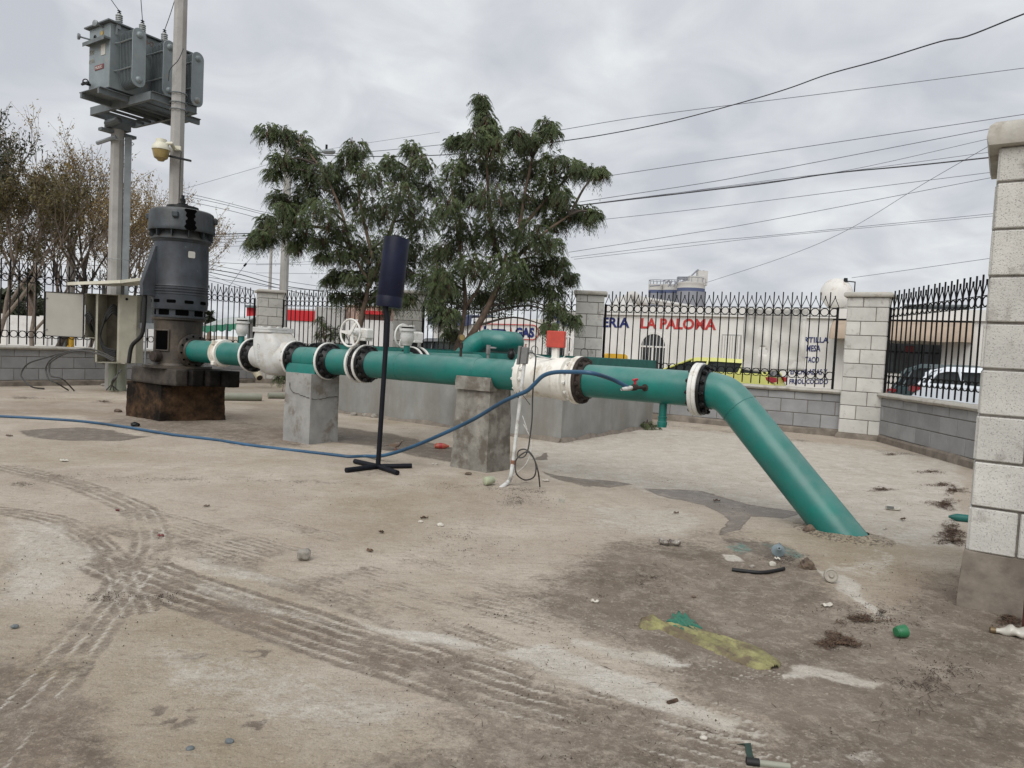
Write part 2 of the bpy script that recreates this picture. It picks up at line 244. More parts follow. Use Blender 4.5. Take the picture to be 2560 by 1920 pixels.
# ------------------------------------------------------------------ mesh helpers
class MB:
    def __init__(s): s.v = []; s.f = []; s.m = []; s.mi = 0
    def add(s, vs, fs):
        o = len(s.v); s.v += [tuple(v) for v in vs]
        for f in fs: s.f.append(tuple(i+o for i in f)); s.m.append(s.mi)
    def box(s, c, sz, ax=None, ch=0.0):
        """box centred c, size sz, axes ax (3 unit vectors), chamfer ch"""
        c = Vector(c); X, Y, Z = ax if ax else (Vector((1, 0, 0)), Vector((0, 1, 0)), UP)
        h = [q/2 for q in sz]
        if ch <= 0:
            vs = [c+X*h[0]*a+Y*h[1]*b+Z*h[2]*d for a in (-1, 1) for b in (-1, 1) for d in (-1, 1)]
            s.add(vs, [(0, 1, 3, 2), (4, 6, 7, 5), (0, 4, 5, 1), (2, 3, 7, 6), (0, 2, 6, 4), (1, 5, 7, 3)]); return
        vs = []; idx = {}
        for a in (-1, 1):
            for b in (-1, 1):
                for d in (-1, 1):
                    for k in range(3):
                        q = [h[0]*a, h[1]*b, h[2]*d]; q2 = [q[i]-(0 if i == k else ch*(a, b, d)[i]) for i in range(3)]
                        idx[(a, b, d, k)] = len(vs); vs.append(c+X*q2[0]+Y*q2[1]+Z*q2[2])
        fs = []
        for k in range(3):
            for sg in (-1, 1):
                o = [i for i in range(3) if i != k]; loop = []
                for (p, q) in ((-1, -1), (1, -1), (1, 1), (-1, 1)):
                    t = [0, 0, 0]; t[k] = sg; t[o[0]] = p; t[o[1]] = q; loop.append(idx[(*t, k)])
                if (sg > 0) == (k == 1): loop.reverse()
                fs.append(tuple(loop))
        for k in range(3):                      # edges parallel to axis k
            o = [i for i in range(3) if i != k]
            for p in (-1, 1):
                for q in (-1, 1):
                    def g(e, face):
                        t = [0, 0, 0]; t[k] = e; t[o[0]] = p; t[o[1]] = q; return idx[(*t, face)]
                    loop = [g(-1, o[0]), g(1, o[0]), g(1, o[1]), g(-1, o[1])]
                    fs.append(tuple(loop))
        for a in (-1, 1):
            for b in (-1, 1):
                for d in (-1, 1): fs.append(tuple(idx[(a, b, d, k)] for k in range(3)))
        s.add(vs, fs)
    def prism(s, pts, z0, z1):
        n = len(pts); vs = [Vector((p[0], p[1], z0)) for p in pts]+[Vector((p[0], p[1], z1)) for p in pts]
        fs = [tuple(range(n-1, -1, -1)), tuple(range(n, 2*n))]+[(i, (i+1) % n, n+(i+1) % n, n+i) for i in range(n)]
        s.add(vs, fs)
    def tube(s, pts, r, seg=12, caps=True, squash=None):
        pts = [Vector(p) for p in pts]; n = len(pts)
        rs = r if isinstance(r, (list, tuple)) else [r]*n
        t0 = (pts[1]-pts[0]).normalized()
        a = t0.orthogonal().normalized() if abs(t0.z) > 0.9 else t0.cross(UP).normalized()
        vs = []; fs = []
        for i, p in enumerate(pts):
            if i == 0: t = t0
            elif i == n-1: t = (pts[-1]-pts[-2]).normalized()
            else: t = ((pts[i+1]-p).normalized()+(p-pts[i-1]).normalized()).normalized()
            a = (a-t*a.dot(t)).normalized(); b = t.cross(a)
            k = 1.0
            if 0 < i < n-1:
                cs = (p-pts[i-1]).normalized().dot(t); k = 1/max(cs, 0.6)
            for j in range(seg):
                th = 2*math.pi*j/seg; o = a*math.cos(th)*rs[i]+b*math.sin(th)*rs[i]
                if k != 1.0 and i: 
                    bend = ((pts[i+1]-p).normalized()-(p-pts[i-1]).normalized())
                    if bend.length > 1e-5:
                        bn = bend.normalized(); o = o+bn*(o.dot(bn))*(k-1)
                vs.append(p+o)
        for i in range(n-1):
            for j in range(seg):
                fs.append((i*seg+j, i*seg+(j+1) % seg, (i+1)*seg+(j+1) % seg, (i+1)*seg+j))
        if caps: fs += [tuple(range(seg-1, -1, -1)), tuple((n-1)*seg+j for j in range(seg))]
        s.add(vs, fs)
    def lathe(s, prof, o, ax, seg=32, a0=None):
        """prof = [(dist along axis, radius)]"""
        o = Vector(o); ax = Vector(ax).normalized(); a = (a0 or ax.orthogonal()).normalized(); a = (a-ax*a.dot(ax)).normalized(); b = ax.cross(a)
        vs = []; fs = []; n = len(prof)
        for (t, r) in prof:
            for j in range(seg):
                th = 2*math.pi*j/seg; vs.append(o+ax*t+(a*math.cos(th)+b*math.sin(th))*r)
        for i in range(n-1):
            for j in range(seg): fs.append((i*seg+j, i*seg+(j+1) % seg, (i+1)*seg+(j+1) % seg, (i+1)*seg+j))
        fs += [tuple(range(seg-1, -1, -1)), tuple((n-1)*seg+j for j in range(seg))]
        s.add(vs, fs)
    def torus(s, o, ax, Rr, r, seg=24, seg2=8, arc=(0, 2*math.pi)):
        o = Vector(o); ax = Vector(ax).normalized(); a = ax.orthogonal().normalized(); b = ax.cross(a); vs = []; fs = []
        for i in range(seg):
            th = 2*math.pi*i/seg; c = a*math.cos(th)+b*math.sin(th)
            for j in range(seg2):
                ph = 2*math.pi*j/seg2; vs.append(o+c*(Rr+r*math.cos(ph))+ax*r*math.sin(ph))
        for i in range(seg):
            for j in range(seg2): fs.append((i*seg2+j, ((i+1) % seg)*seg2+j, ((i+1) % seg)*seg2+(j+1) % seg2, i*seg2+(j+1) % seg2))
        s.add(vs, fs)
    def loft(s, secs, close=True, caps=True):
        n = len(secs[0]); vs = [p for sec in secs for p in sec]; fs = []
        for i in range(len(secs)-1):
            for j in range(n if close else n-1): fs.append((i*n+j, i*n+(j+1) % n, (i+1)*n+(j+1) % n, (i+1)*n+j))
        if caps: fs += [tuple(range(n-1, -1, -1)), tuple((len(secs)-1)*n+j for j in range(n))]
        s.add(vs, fs)
    def build(s, name, m, parent=None, ang=35, bevel=0, **props):
        me = bpy.data.meshes.new(name); me.from_pydata(s.v, [], s.f)
        for mm in (m if isinstance(m, (list, tuple)) else [m]): me.materials.append(mm)
        if isinstance(m, (list, tuple)): me.polygons.foreach_set('material_index', s.m)
        bm = bmesh.new(); bm.from_mesh(me); bmesh.ops.recalc_face_normals(bm, faces=bm.faces); bm.to_mesh(me); bm.free()
        me.polygons.foreach_set('use_smooth', [True]*len(me.polygons)); me.set_sharp_from_angle(angle=R(ang)); me.update()
        return link(name, me, parent, bevel=bevel, **props)
def link(name, me, parent=None, bevel=0, loc=None, **props):
    o = bpy.data.objects.new(name, me); COL.objects.link(o)
    if parent: put(o, parent)
    if bevel:
        b = o.modifiers.new('bevel', 'BEVEL'); b.width = bevel; b.segments = 2; b.limit_method = 'ANGLE'; b.angle_limit = R(40)
    for k, v in props.items(): o[k] = v
    return o
def wloc(o):
    p = Vector(o.location)
    return p
ORG = {}
def put(o, parent):
    o.parent = parent; org = ORG.get(parent.name, Vector((0, 0, 0)))
    o.matrix_parent_inverse = Matrix.Translation(-org)
    ORG[o.name] = Vector((0, 0, 0))            # children hold world-space geometry
def thing(name, label, cat, loc, group=None):
    o = bpy.data.objects.new(name, None); COL.objects.link(o); o.location = loc; o.empty_display_size = 0.1
    ORG[o.name] = Vector(loc)
    o['label'] = label; o['category'] = cat
    if group: o['group'] = group
    return o
def tag(o, label, cat, group=None, kind=None):
    if label: o['label'] = label
    if cat: o['category'] = cat
    if group: o['group'] = group
    if kind: o['kind'] = kind
    return o
def struct(o): o['kind'] = 'structure'; return o
def copy_tree(o, delta, parent=None):
    c = o.copy(); COL.objects.link(c)
    if parent: c.parent = parent
    else: c.location = Vector(o.location)+Vector(delta)
    for ch in [x for x in o.children]: copy_tree(ch, None, c)
    return c
def bez(pts, n=8):
    """Catmull-Rom through pts"""
    pts = [Vector(p) for p in pts]; P = [pts[0]*2-pts[1]]+pts+[pts[-1]*2-pts[-2]]; out = []
    for i in range(1, len(P)-2):
        for k in range(n):
            t = k/n; a, b, c, d = P[i-1:i+3]
            out.append(0.5*((2*b)+(c-a)*t+(2*a-5*b+4*c-d)*t*t+(3*b-a-3*c+d)*t**3))
    out.append(pts[-1]); return out
def text(name, body, size, o, xdir, m, parent, updir=UP, extrude=0.004, bold=0.0, squash=1.0, align='LEFT', **props):
    cu = bpy.data.curves.new(name, 'FONT'); cu.body = body; cu.size = size; cu.extrude = extrude; cu.offset = bold; cu.align_x = align
    cu.resolution_u = 3
    t = bpy.data.objects.new(name, cu); COL.objects.link(t)
    dg = bpy.context.evaluated_depsgraph_get(); me = bpy.data.meshes.new_from_object(t.evaluated_get(dg)); 
    bpy.data.objects.remove(t); X = Vector(xdir).normalized(); Z = X.cross(updir).normalized()
    Mx = Matrix(((X.x*squash, updir.x, Z.x, o[0]), (X.y*squash, updir.y, Z.y, o[1]), (X.z*squash, updir.z, Z.z, o[2]), (0, 0, 0, 1)))
    me.transform(Mx); me.materials.clear(); me.materials.append(m)
    return link(name, me, parent, **props)
def quads(name, V, m, parent=None, tint=None, **props):
    """V: (n,4,3) array of quads"""
    V = np.asarray(V, dtype=np.float32); n = len(V); me = bpy.data.meshes.new(name)
    me.vertices.add(n*4); me.vertices.foreach_set('co', V.reshape(-1)); me.loops.add(n*4); me.loops.foreach_set('vertex_index', np.arange(n*4, dtype=np.int32))
    me.polygons.add(n); me.polygons.foreach_set('loop_start', np.arange(0, n*4, 4, dtype=np.int32)); me.polygons.foreach_set('loop_total', np.full(n, 4, dtype=np.int32))
    me.materials.append(m); me.update(); me.validate()
    if tint is not None:
        a = me.attributes.new('tint', 'FLOAT', 'FACE'); a.data.foreach_set('value', np.asarray(tint, dtype=np.float32))
    return link(name, me, parent, **props)

# value noise on the plane (numpy)
_perm = rng.random((256, 256))
def vnoise(x, y):
    xi = np.floor(x).astype(int); yi = np.floor(y).astype(int); fx = x-xi; fy = y-yi
    fx = fx*fx*(3-2*fx); fy = fy*fy*(3-2*fy)
    g = lambda a, b: _perm[a & 255, b & 255]
    return (g(xi, yi)*(1-fx)+g(xi+1, yi)*fx)*(1-fy)+(g(xi, yi+1)*(1-fx)+g(xi+1, yi+1)*fx)*fy
def fbm(x, y, o=4):
    s = 0; a = 0.5; t = 0
    for i in range(o): s = s+a*vnoise(x*2**i+17*i, y*2**i+31*i); t += a; a *= 0.5
    return s/t

# ------------------------------------------------------------------ fence line corners (plan)
P4 = Vector((5.25, 10.85, 0)); P1 = Vector((-5.95, 17.15, 0)); PL = P1-nv*16.0
mid_dir = (P1-P4).normalized(); P3 = P4+mid_dir*0; 
def on_mid(px):
    """point of the middle wall line seen at photo column px"""
    lo, hi = 0.0, 1.0
    a = P4-(P1-P4)*0.1; b = P1+(P1-P4)*0.1
    for _ in range(50):
        m_ = (lo+hi)/2; p = a.lerp(b, m_); x = proj((p.x, p.y, 1.0))[0]
        if x > px: lo = m_
        else: hi = m_
    return a.lerp(b, (lo+hi)/2)
P3 = on_mid(1468); P2 = on_mid(1020); P1 = on_mid(672)
PR = Vector((5.05, 4.8, 0)); PRs = Vector((5.50, 10.66, 0))

# ------------------------------------------------------------------ ground
def axis(segs):
    out = [segs[0][0]]
    for (a, b, st) in segs:
        n = max(1, int(round((b-a)/st))); out += [a+(b-a)*(i+1)/n for i in range(n)]
    return np.array(out)
gx = axis([(-400, -60, 40), (-60, -16, 4), (-16, -7, 0.25), (-7, -4.2, 0.03), (-4.2, 4.6, 0.0115), (4.6, 7, 0.03), (7, 16, 0.25), (16, 60, 4), (60, 400, 40)])
gy = axis([(-60, -4, 6), (-4, 1.2, 0.4), (1.2, 5.0, 0.0115), (5.0, 9.0, 0.03), (9.0, 18, 0.12), (18, 60, 3), (60, 700, 40)])
X, Y = np.meshgrid(gx, gy, indexing='xy'); nxg, nyg = len(gx), len(gy)
Xf = X.ravel(); Yf = Y.ravel()
# photo coordinates (display units of the 2212-wide view) of every ground vertex: marks are placed where the photo shows them
vv = np.stack([Xf, Yf, np.zeros_like(Xf)-CAMH], 1); zc = vv@_f; okm = zc > 0.3
zc_ = np.where(okm, zc, 1); U = (CX+F_PX*(vv@_r)/zc_)/K; Vp = (CY-F_PX*(vv@_u)/zc_)/K
U = np.where(okm, U, -9999); Vp = np.where(okm, Vp, 9999)
act = okm & (U > -300) & (U < 2500) & (Vp > 780) & (Vp < 1900)
ia = np.nonzero(act)[0]; ux = U[ia]; uy = Vp[ia]; wx = Xf[ia]; wy = Yf[ia]
wn1 = fbm(wx*2.2, wy*2.2, 5)-0.5; wn2 = fbm(wx*2.2+50, wy*2.2+9, 5)-0.5
fn = fbm(wx*14, wy*14, 4)
persp = np.clip((uy-690)/400.0, 0.2, 2.4)              # photo pixels per metre grow towards the camera
def poly_mask(pts, soft=14, warp=60):
    x = ux+wn1*warp*persp*2; y = uy+wn2*warp*persp*0.8; n = len(pts); inside = np.zeros(len(x), bool); dist = np.full(len(x), 1e9)
    for i in range(n):
        x0, y0 = pts[i]; x1, y1 = pts[(i+1) % n]
        c = ((y0 > y) != (y1 > y)) & (x < (x1-x0)*(y-y0)/((y1-y0) or 1e-9)+x0); inside ^= c
        ex, ey = x1-x0, y1-y0; t = np.clip(((x-x0)*ex+(y-y0)*ey)/(ex*ex+ey*ey), 0, 1)
        dist = np.minimum(dist, np.hypot(x-x0-t*ex, (y-y0-t*ey)*2.2))
    s = np.where(inside, dist, -dist); return np.clip(0.5+s/(2*soft*persp), 0, 1)
mud = np.zeros(len(ia)); pale = np.zeros(len(ia)); wet = np.zeros(len(ia)); red = np.zeros(len(ia)); grn = np.zeros(len(ia)); hz = np.zeros(len(ia)); dark = np.zeros(len(ia))
MUD = [[(1120, 1300), (1230, 1190), (1330, 1160), (1500, 1150), (1600, 1165), (1740, 1190), (1800, 1240), (1870, 1300), (1930, 1330), (2000, 1270), (2080, 1240), (2300, 1320), (2300, 1800), (1560, 1800), (1480, 1700), (1640, 1600), (1560, 1540), (1450, 1470), (1280, 1380), (1160, 1350)],
       [(1030, 1500), (1150, 1530), (1350, 1570), (1600, 1620), (1640, 1800), (600, 1800), (760, 1640), (930, 1600)],
       [(-300, 1380), (0, 1400), (120, 1470), (230, 1560), (330, 1670), (330, 1900), (-300, 1900)],
       [(240, 900), (520, 905), (640, 930), (760, 950), (620, 965), (450, 955), (300, 935), (180, 920)],
       [(560, 1130), (900, 1100), (1160, 1110), (1100, 1150), (800, 1160)]]
for p, w in zip(MUD, (1.0, 0.85, 0.85, 0.95, 0.3)): mud = np.maximum(mud, poly_mask(p, 48 if w == 1 else 44)*w*0.70)
PALE = [([(1120, 955), (1420, 920), (1800, 955), (2090, 1000), (2070, 1180), (1900, 1190), (1720, 1130), (1500, 1080), (1180, 1030)], 20, 0.55),
        ([(1150, 1395), (1400, 1470), (1490, 1525), (1590, 1575), (1560, 1600), (1430, 1545), (1250, 1480), (1080, 1420)], 12, 1.0),
        ([(1190, 1370), (1380, 1400), (1470, 1430), (1440, 1440), (1300, 1410), (1200, 1390)], 10, 0.75),
        ([(1690, 1440), (1740, 1447), (1900, 1495), (1880, 1500), (1760, 1470), (1700, 1462)], 6, 0.95),
        ([(1770, 1225), (1830, 1238), (1900, 1285), (1950, 1325), (1925, 1328), (1850, 1275), (1790, 1245)], 6, 0.95),
        ([(1780, 1215), (1900, 1195), (1960, 1240), (1900, 1250), (1820, 1240)], 20, 0.4),
        ([(1560, 1190), (1590, 1190), (1600, 1212), (1570, 1208)], 5, 0.9),
        ([(1250, 1085), (1450, 1090), (1560, 1130), (1480, 1160), (1300, 1150)], 25, 0.45),
        ([(1780, 1650), (1850, 1630), (1900, 1660), (1850, 1690)], 8, 0.4), ([(0, 1120), (120, 1130), (200, 1200), (120, 1300), (0, 1330)], 25, 0.5),
        ([(420, 1240), (640, 1320), (800, 1370), (640, 1340), (430, 1290)], 10, 0.4), ([(300, 1370), (700, 1440), (1000, 1530), (800, 1600), (400, 1500)], 40, 0.42), ([(740, 1325), (900, 1360), (1060, 1410), (1000, 1415), (860, 1380)], 8, 0.8), ([(400, 1190), (520, 1230), (640, 1280), (520, 1262), (420, 1225)], 12, 0.5)]
for p, s, w in PALE: pale = np.maximum(pale, poly_mask(p, s, 40)*w)
WET = [([(1395, 1056), (1500, 1060), (1610, 1092), (1735, 1108), (1700, 1120), (1630, 1116), (1600, 1150), (1555, 1160), (1580, 1125), (1520, 1088), (1440, 1070)], 4, 1.0),
       ([(1170, 1018), (1260, 1032), (1370, 1047), (1320, 1056), (1270, 1050), (1200, 1030)], 4, 0.95),
       ([(1175, 980), (1190, 975), (1180, 992), (1150, 995)], 3, 0.8),
       ([(700, 915), (860, 940), (1000, 972), (985, 1000), (900, 990), (800, 965), (700, 950)], 8, 0.75),
       ([(40, 932), (180, 924), (330, 945), (260, 953), (150, 955), (60, 945)], 6, 1.0),
       ([(1560, 1165), (1680, 1170), (1740, 1195), (1700, 1215), (1600, 1190)], 10, 0.7), ([(760, 1010), (880, 1012), (860, 1030), (780, 1030)], 8, 0.4)]
for p, s, w in WET: wet = np.maximum(wet, poly_mask(p, s, 22)*w)
for p, s, w in [([(0, 1440), (140, 1560), (220, 1700), (0, 1700)], 40, 0.5), ([(300, 1250), (600, 1330), (1000, 1450), (900, 1460), (600, 1380), (320, 1290)], 20, 0.35), ([(0, 868), (260, 870), (600, 905), (300, 905), (0, 900)], 10, 0.6),
                ([(520, 880), (620, 870), (760, 960), (600, 950)], 12, 0.5), ([(1950, 1230), (2060, 1250), (2080, 1290), (1960, 1290)], 20, 0.5)]: red = np.maximum(red, poly_mask(p, s)*w)
for p, s, w in [([(1570, 1178), (1600, 1172), (1625, 1185), (1600, 1195)], 4, 0.9), ([(1640, 1172), (1700, 1180), (1740, 1200), (1720, 1203), (1680, 1188)], 4, 0.7), ([(1205, 1076), (1222, 1076), (1218, 1084), (1205, 1082)], 3, 0.6)]:
    grn = np.maximum(grn, poly_mask(p, s, 8)*w)
# tyre tracks: metric bands with ribs
def track(pts, width, ribs=5, depth=0.006, lug=0.0, strength=1.0, brown=0.5, fade=0.35):
    global hz, dark, mud, pale
    P = [G(*D(*p)) for p in pts]; P = bez(P, 10); P = [(p.x, p.y) for p in P]
    best = np.full(len(ia), 1e9); lat = np.zeros(len(ia)); arc = np.zeros(len(ia)); s0 = 0; 
    jit = (fbm(wx*1.5+3, wy*1.5, 3)-0.5)*0.035+(fbm(wx*17, wy*17, 3)-0.5)*0.016
    for i in range(len(P)-1):
        x0, y0 = P[i]; x1, y1 = P[i+1]; ex, ey = x1-x0, y1-y0; Ls = math.hypot(ex, ey)
        sel = (wx > min(x0, x1)-0.4) & (wx < max(x0, x1)+0.4) & (wy > min(y0, y1)-0.4) & (wy < max(y0, y1)+0.4)
        k = np.nonzero(sel)[0]
        if len(k):
            X_, Y_ = wx[k]-x0, wy[k]-y0
            t = np.clip((X_*ex+Y_*ey)/(Ls*Ls), 0, 1); q = np.hypot(X_-t*ex, Y_-t*ey); l_ = (X_*ey-Y_*ex)/Ls
            up = q < best[k]; kk = k[up]; best[kk] = q[up]; lat[kk] = l_[up]; arc[kk] = s0+t[up]*Ls
        s0 += Ls
    lat2 = lat+jit
    env = np.clip((width/2-np.abs(lat2))/0.02, 0, 1)*(best < 0.4)
    br = np.clip((fbm(wx*3+9, wy*3+2, 4)-fade)*6, 0, 1)*env*strength
    ph = lat2/width*ribs*2*math.pi
    rib = np.clip(np.cos(ph)*2.6-1.5, 0, 1)*np.clip((fbm(wx*7+5, wy*7, 3)-0.28)*4, 0, 1)          # narrow raised pale ridges between tread ribs
    if lug:
        rib = np.maximum(rib, np.clip(np.cos(arc/lug*2*math.pi+lat2*40)*3-2, 0, 1)*(np.cos(ph*0.5) > 0)*0.8)
    edge = np.exp(-((np.abs(lat2)-width/2)/0.016)**2)*(best < 0.4)
    hz += (rib*depth-0.45*depth)*br*0.55+edge*depth*0.9*strength*np.clip(br+0.4, 0, 1)*(fbm(wx*6, wy*6, 3) > 0.45)
    pale[:] = np.maximum(pale, rib*br*0.60)
    mud[:] = np.maximum(mud, env*(brown*0.86+0.06)*np.clip(br*0.6+0.4*strength, 0, 1)*(1-rib*0.9))
track([(60, 1020), (160, 1045), (250, 1078), (308, 1110), (328, 1150), (325, 1190), (290, 1245), (225, 1330), (150, 1420), (60, 1530), (-60, 1680)], 0.24, 4, 0.006, brown=0.52, fade=0.2)
track([(-60, 1098), (40, 1108), (130, 1128), (200, 1170), (250, 1225), (270, 1260)], 0.20, 4, 0.007, brown=0.58, fade=0.2)
track([(330, 1160), (470, 1200), (620, 1245), (780, 1300), (930, 1355), (1080, 1410), (1260, 1475), (1480, 1545)], 0.28, 7, 0.0045, brown=0.50, fade=0.28)
track([(380, 1130), (600, 1188), (800, 1245), (1000, 1295), (1180, 1340), (1400, 1410)], 0.26, 6, 0.004, brown=0.45, fade=0.33)
track([(330, 1245), (420, 1278), (600, 1335), (780, 1395), (950, 1450), (1150, 1515), (1350, 1565)], 0.36, 6, 0.005, brown=0.66, fade=0.22)
track([(560, 1120), (800, 1180), (1050, 1260), (1250, 1330), (1480, 1410)], 0.18, 5, 0.006, brown=0.4, fade=0.4)
track([(0, 1250), (40, 1225), (70, 1195)], 0.16, 3, 0.006, brown=0.4)
track([(1500, 1560), (1700, 1600), (1900, 1650), (2100, 1720)], 0.22, 4, 0.004, brown=0.3, fade=0.5)
def cobble(cx, cy, rx, ry, s=1.0):
    global mud, hz
    q = ((ux-cx)/rx)**2+((uy-cy)/ry)**2; e_ = np.clip(1.2-q, 0, 1)
    c = np.clip((vnoise(wx*38, wy*38)-0.45)*5, 0, 1)*e_*s; mud[:] = np.maximum(mud, c*0.75); hz[:] -= c*0.004
for a in [(380, 1545, 75, 35), (540, 1560, 45, 22, 1.3), (560, 1410, 60, 12), (430, 1415, 50, 10), (50, 1047, 30, 8, 1.4)]: cobble(*a)
# gritty debris lines
for (pts, w) in [([(60, 1030), (300, 1032), (520, 1038), (720, 1042)], 7), ([(630, 1042), (900, 1048), (1100, 1055), (1180, 1062)], 8), ([(0, 822), (600, 828)], 5), ([(1000, 905), (1213, 958)], 6), ([(1213, 960), (1420, 915), (1500, 925)], 5), ([(1420, 915), (1810, 962), (2000, 985), (2090, 1005)], 7)]:
    for i in range(len(pts)-1):
        x0, y0 = pts[i]; x1, y1 = pts[i+1]; ex, ey = x1-x0, y1-y0; t = np.clip(((ux-x0)*ex+(uy-y0)*ey)/(ex*ex+ey*ey), 0, 1)
        d_ = np.abs(uy-y0-t*ey)+np.abs(ux-x0-t*ex)*0.3+wn1*14; dark[:] = np.maximum(dark, np.clip(1-d_/w, 0, 1)*np.clip((fn-0.3)*3, 0, 1))
Z = np.zeros(len(Xf))
Z[ia] = hz+(fbm(wx*0.7, wy*0.7, 3)-0.5)*0.016*np.clip((9.5-wy)/2, 0, 1)+(fbm(wx*9, wy*9, 4)-0.5)*0.009*(0.35+mud)+(fbm(wx*30, wy*30, 3)-0.5)*0.005*(0.25+mud)
# beyond the fence the street lies lower
def sgn(a, b, px, py): e = (b-a).normalized(); return (px-a.x)*e.y*(-1)+(py-a.y)*e.x
o1 = -sgn(P4, P1, Xf, Yf); o2 = sgn(P1-nv*20, P1, Xf, Yf); o3 = Xf-(5.55+0*Yf)
beyond = np.maximum(np.maximum(o1, o2), o3); Z -= 0.42*np.clip((beyond-0.35)/0.6, 0, 1)
me = bpy.data.meshes.new('ground'); nv_ = len(Xf); co = np.stack([Xf, Yf, Z], 1).astype(np.float32)
me.vertices.add(nv_); me.vertices.foreach_set('co', co.ravel())
I, J = np.meshgrid(np.arange(nxg-1), np.arange(nyg-1), indexing='xy'); a_ = (J*nxg+I).ravel(); q = np.stack([a_, a_+1, a_+1+nxg, a_+nxg], 1).astype(np.int32); nq = len(q)
me.loops.add(nq*4); me.loops.foreach_set('vertex_index', q.ravel()); me.polygons.add(nq)
me.polygons.foreach_set('loop_start', np.arange(0, nq*4, 4, dtype=np.int32)); me.polygons.foreach_set('loop_total', np.full(nq, 4, dtype=np.int32))
me.polygons.foreach_set('use_smooth', np.ones(nq, bool)); me.update()
ca = me.color_attributes.new('marks', 'FLOAT_COLOR', 'POINT'); buf = np.zeros((nv_, 4), np.float32); buf[ia, 0] = mud; buf[ia, 1] = pale; buf[ia, 2] = wet; buf[ia, 3] = dark; ca.data.foreach_set('color', buf.ravel())
cb = me.color_attributes.new('tints', 'FLOAT_COLOR', 'POINT'); buf = np.zeros((nv_, 4), np.float32); buf[ia, 0] = red; buf[ia, 1] = grn; buf[:, 3] = 1; cb.data.foreach_set('color', buf.ravel())
gm = bpy.data.materials.new('dusty_yard_ground'); gm.use_nodes = True; nt = gm.node_tree; b = nt.nodes['Principled BSDF']
tc = N(nt, 'ShaderNodeTexCoord')
def noise(sc, det=8, ro=0.6, dist=0.0, seed=0.0):
    n = N(nt, 'ShaderNodeTexNoise'); n.inputs['Scale'].default_value = sc; n.inputs['Detail'].default_value = det; n.inputs['Roughness'].default_value = ro; n.inputs['Distortion'].default_value = dist
    mp = N(nt, 'ShaderNodeMapping'); mp.inputs['Location'].default_value = (seed, seed*0.7, 0); L(nt, tc.outputs['Object'], mp.inputs[0]); L(nt, mp.outputs[0], n.inputs['Vector']); return n.outputs['Fac']
def ramp(src, p0, p1, c0=(0, 0, 0), c1=(1, 1, 1)):
    r = N(nt, 'ShaderNodeValToRGB'); L(nt, src, r.inputs[0]); r.color_ramp.elements[0].position = p0; r.color_ramp.elements[1].position = p1
    r.color_ramp.elements[0].color = (*c0, 1); r.color_ramp.elements[1].color = (*c1, 1); return r.outputs[0]
def mixc(f, a, c, fs=None):
    m_ = N(nt, 'ShaderNodeMix', data_type='RGBA')
    L(nt, f, m_.inputs[0]); (L(nt, a, m_.inputs[6]) if not isinstance(a, tuple) else setattr(m_.inputs[6], 'default_value', (*a, 1)))
    (L(nt, c, m_.inputs[7]) if not isinstance(c, tuple) else setattr(m_.inputs[7], 'default_value', (*c, 1))); return m_.outputs[2]
def mth(op, a, c, clamp=False):
    m_ = N(nt, 'ShaderNodeMath', operation=op); m_.use_clamp = clamp
    for i, q_ in enumerate((a, c)):
        if isinstance(q_, (int, float)): m_.inputs[i].default_value = q_
        else: L(nt, q_, m_.inputs[i])
    return m_.outputs[0]
a1 = N(nt, 'ShaderNodeAttribute'); a1.attribute_name = 'marks'; s1 = N(nt, 'ShaderNodeSeparateColor'); L(nt, a1.outputs['Color'], s1.inputs[0])
a2 = N(nt, 'ShaderNodeAttribute'); a2.attribute_name = 'tints'; s2 = N(nt, 'ShaderNodeSeparateColor'); L(nt, a2.outputs['Color'], s2.inputs[0])
aMud, aPale, aWet, aDark = s1.outputs[0], s1.outputs[1], s1.outputs[2], a1.outputs['Alpha']
base = ramp(noise(1.1, 10, 0.62, 0.3), 0.32, 0.68, (0.390, 0.325, 0.258), (0.60, 0.53, 0.44))
base = mixc(ramp(noise(3.3, 8, 0.66, 0.4, 4.0), 0.46, 0.66), base, (0.43, 0.365, 0.29))
base = mixc(ramp(noise(0.55, 6, 0.6, 0, 11.0), 0.50, 0.68), base, (0.345, 0.285, 0.20))
grain = noise(160, 4, 0.7); rag = noise(24, 8, 0.7, 0.3, 2.0)
fine = noise(70, 6, 0.75, 0.2, 6.0); broad = noise(6.5, 8, 0.7, 0.4, 9.0)
nzz = mth('ADD', mth('MULTIPLY', rag, 0.45), mth('ADD', mth('MULTIPLY', fine, 0.33), mth('MULTIPLY', broad, 0.30)))
def edge(att, hard=2.6):          # ragged, crumbling edge of a mark
    on = mth('MULTIPLY', att, 12.0, True)
    return mth('MULTIPLY', mth('ADD', mth('MULTIPLY', mth('SUBTRACT', att, mth('ADD', mth('MULTIPLY', mth('SUBTRACT', nzz, 0.54), 2.3), 0.45)), hard), 0.5, True), on)
c = mixc(edge(aMud), base, mixc(ramp(noise(2.2, 9, 0.65, 0.5, 7.0), 0.35, 0.65), (0.135, 0.106, 0.080), (0.265, 0.216, 0.170)))
c = mixc(mth('MULTIPLY', s2.outputs[0], 0.6), c, (0.17, 0.115, 0.082))
c = mixc(mth('MULTIPLY', edge(aPale), 0.95), c, mixc(ramp(noise(5, 8, 0.7, 0.2, 5.0), 0.35, 0.7), (0.50, 0.455, 0.385), (0.70, 0.665, 0.60)))
c = mixc(mth('MULTIPLY', edge(aWet), 0.82), c, (0.085, 0.066, 0.052))
c = mixc(mth('MULTIPLY', s2.outputs[1], ramp(rag, 0.4, 0.55)), c, (0.07, 0.20, 0.17))
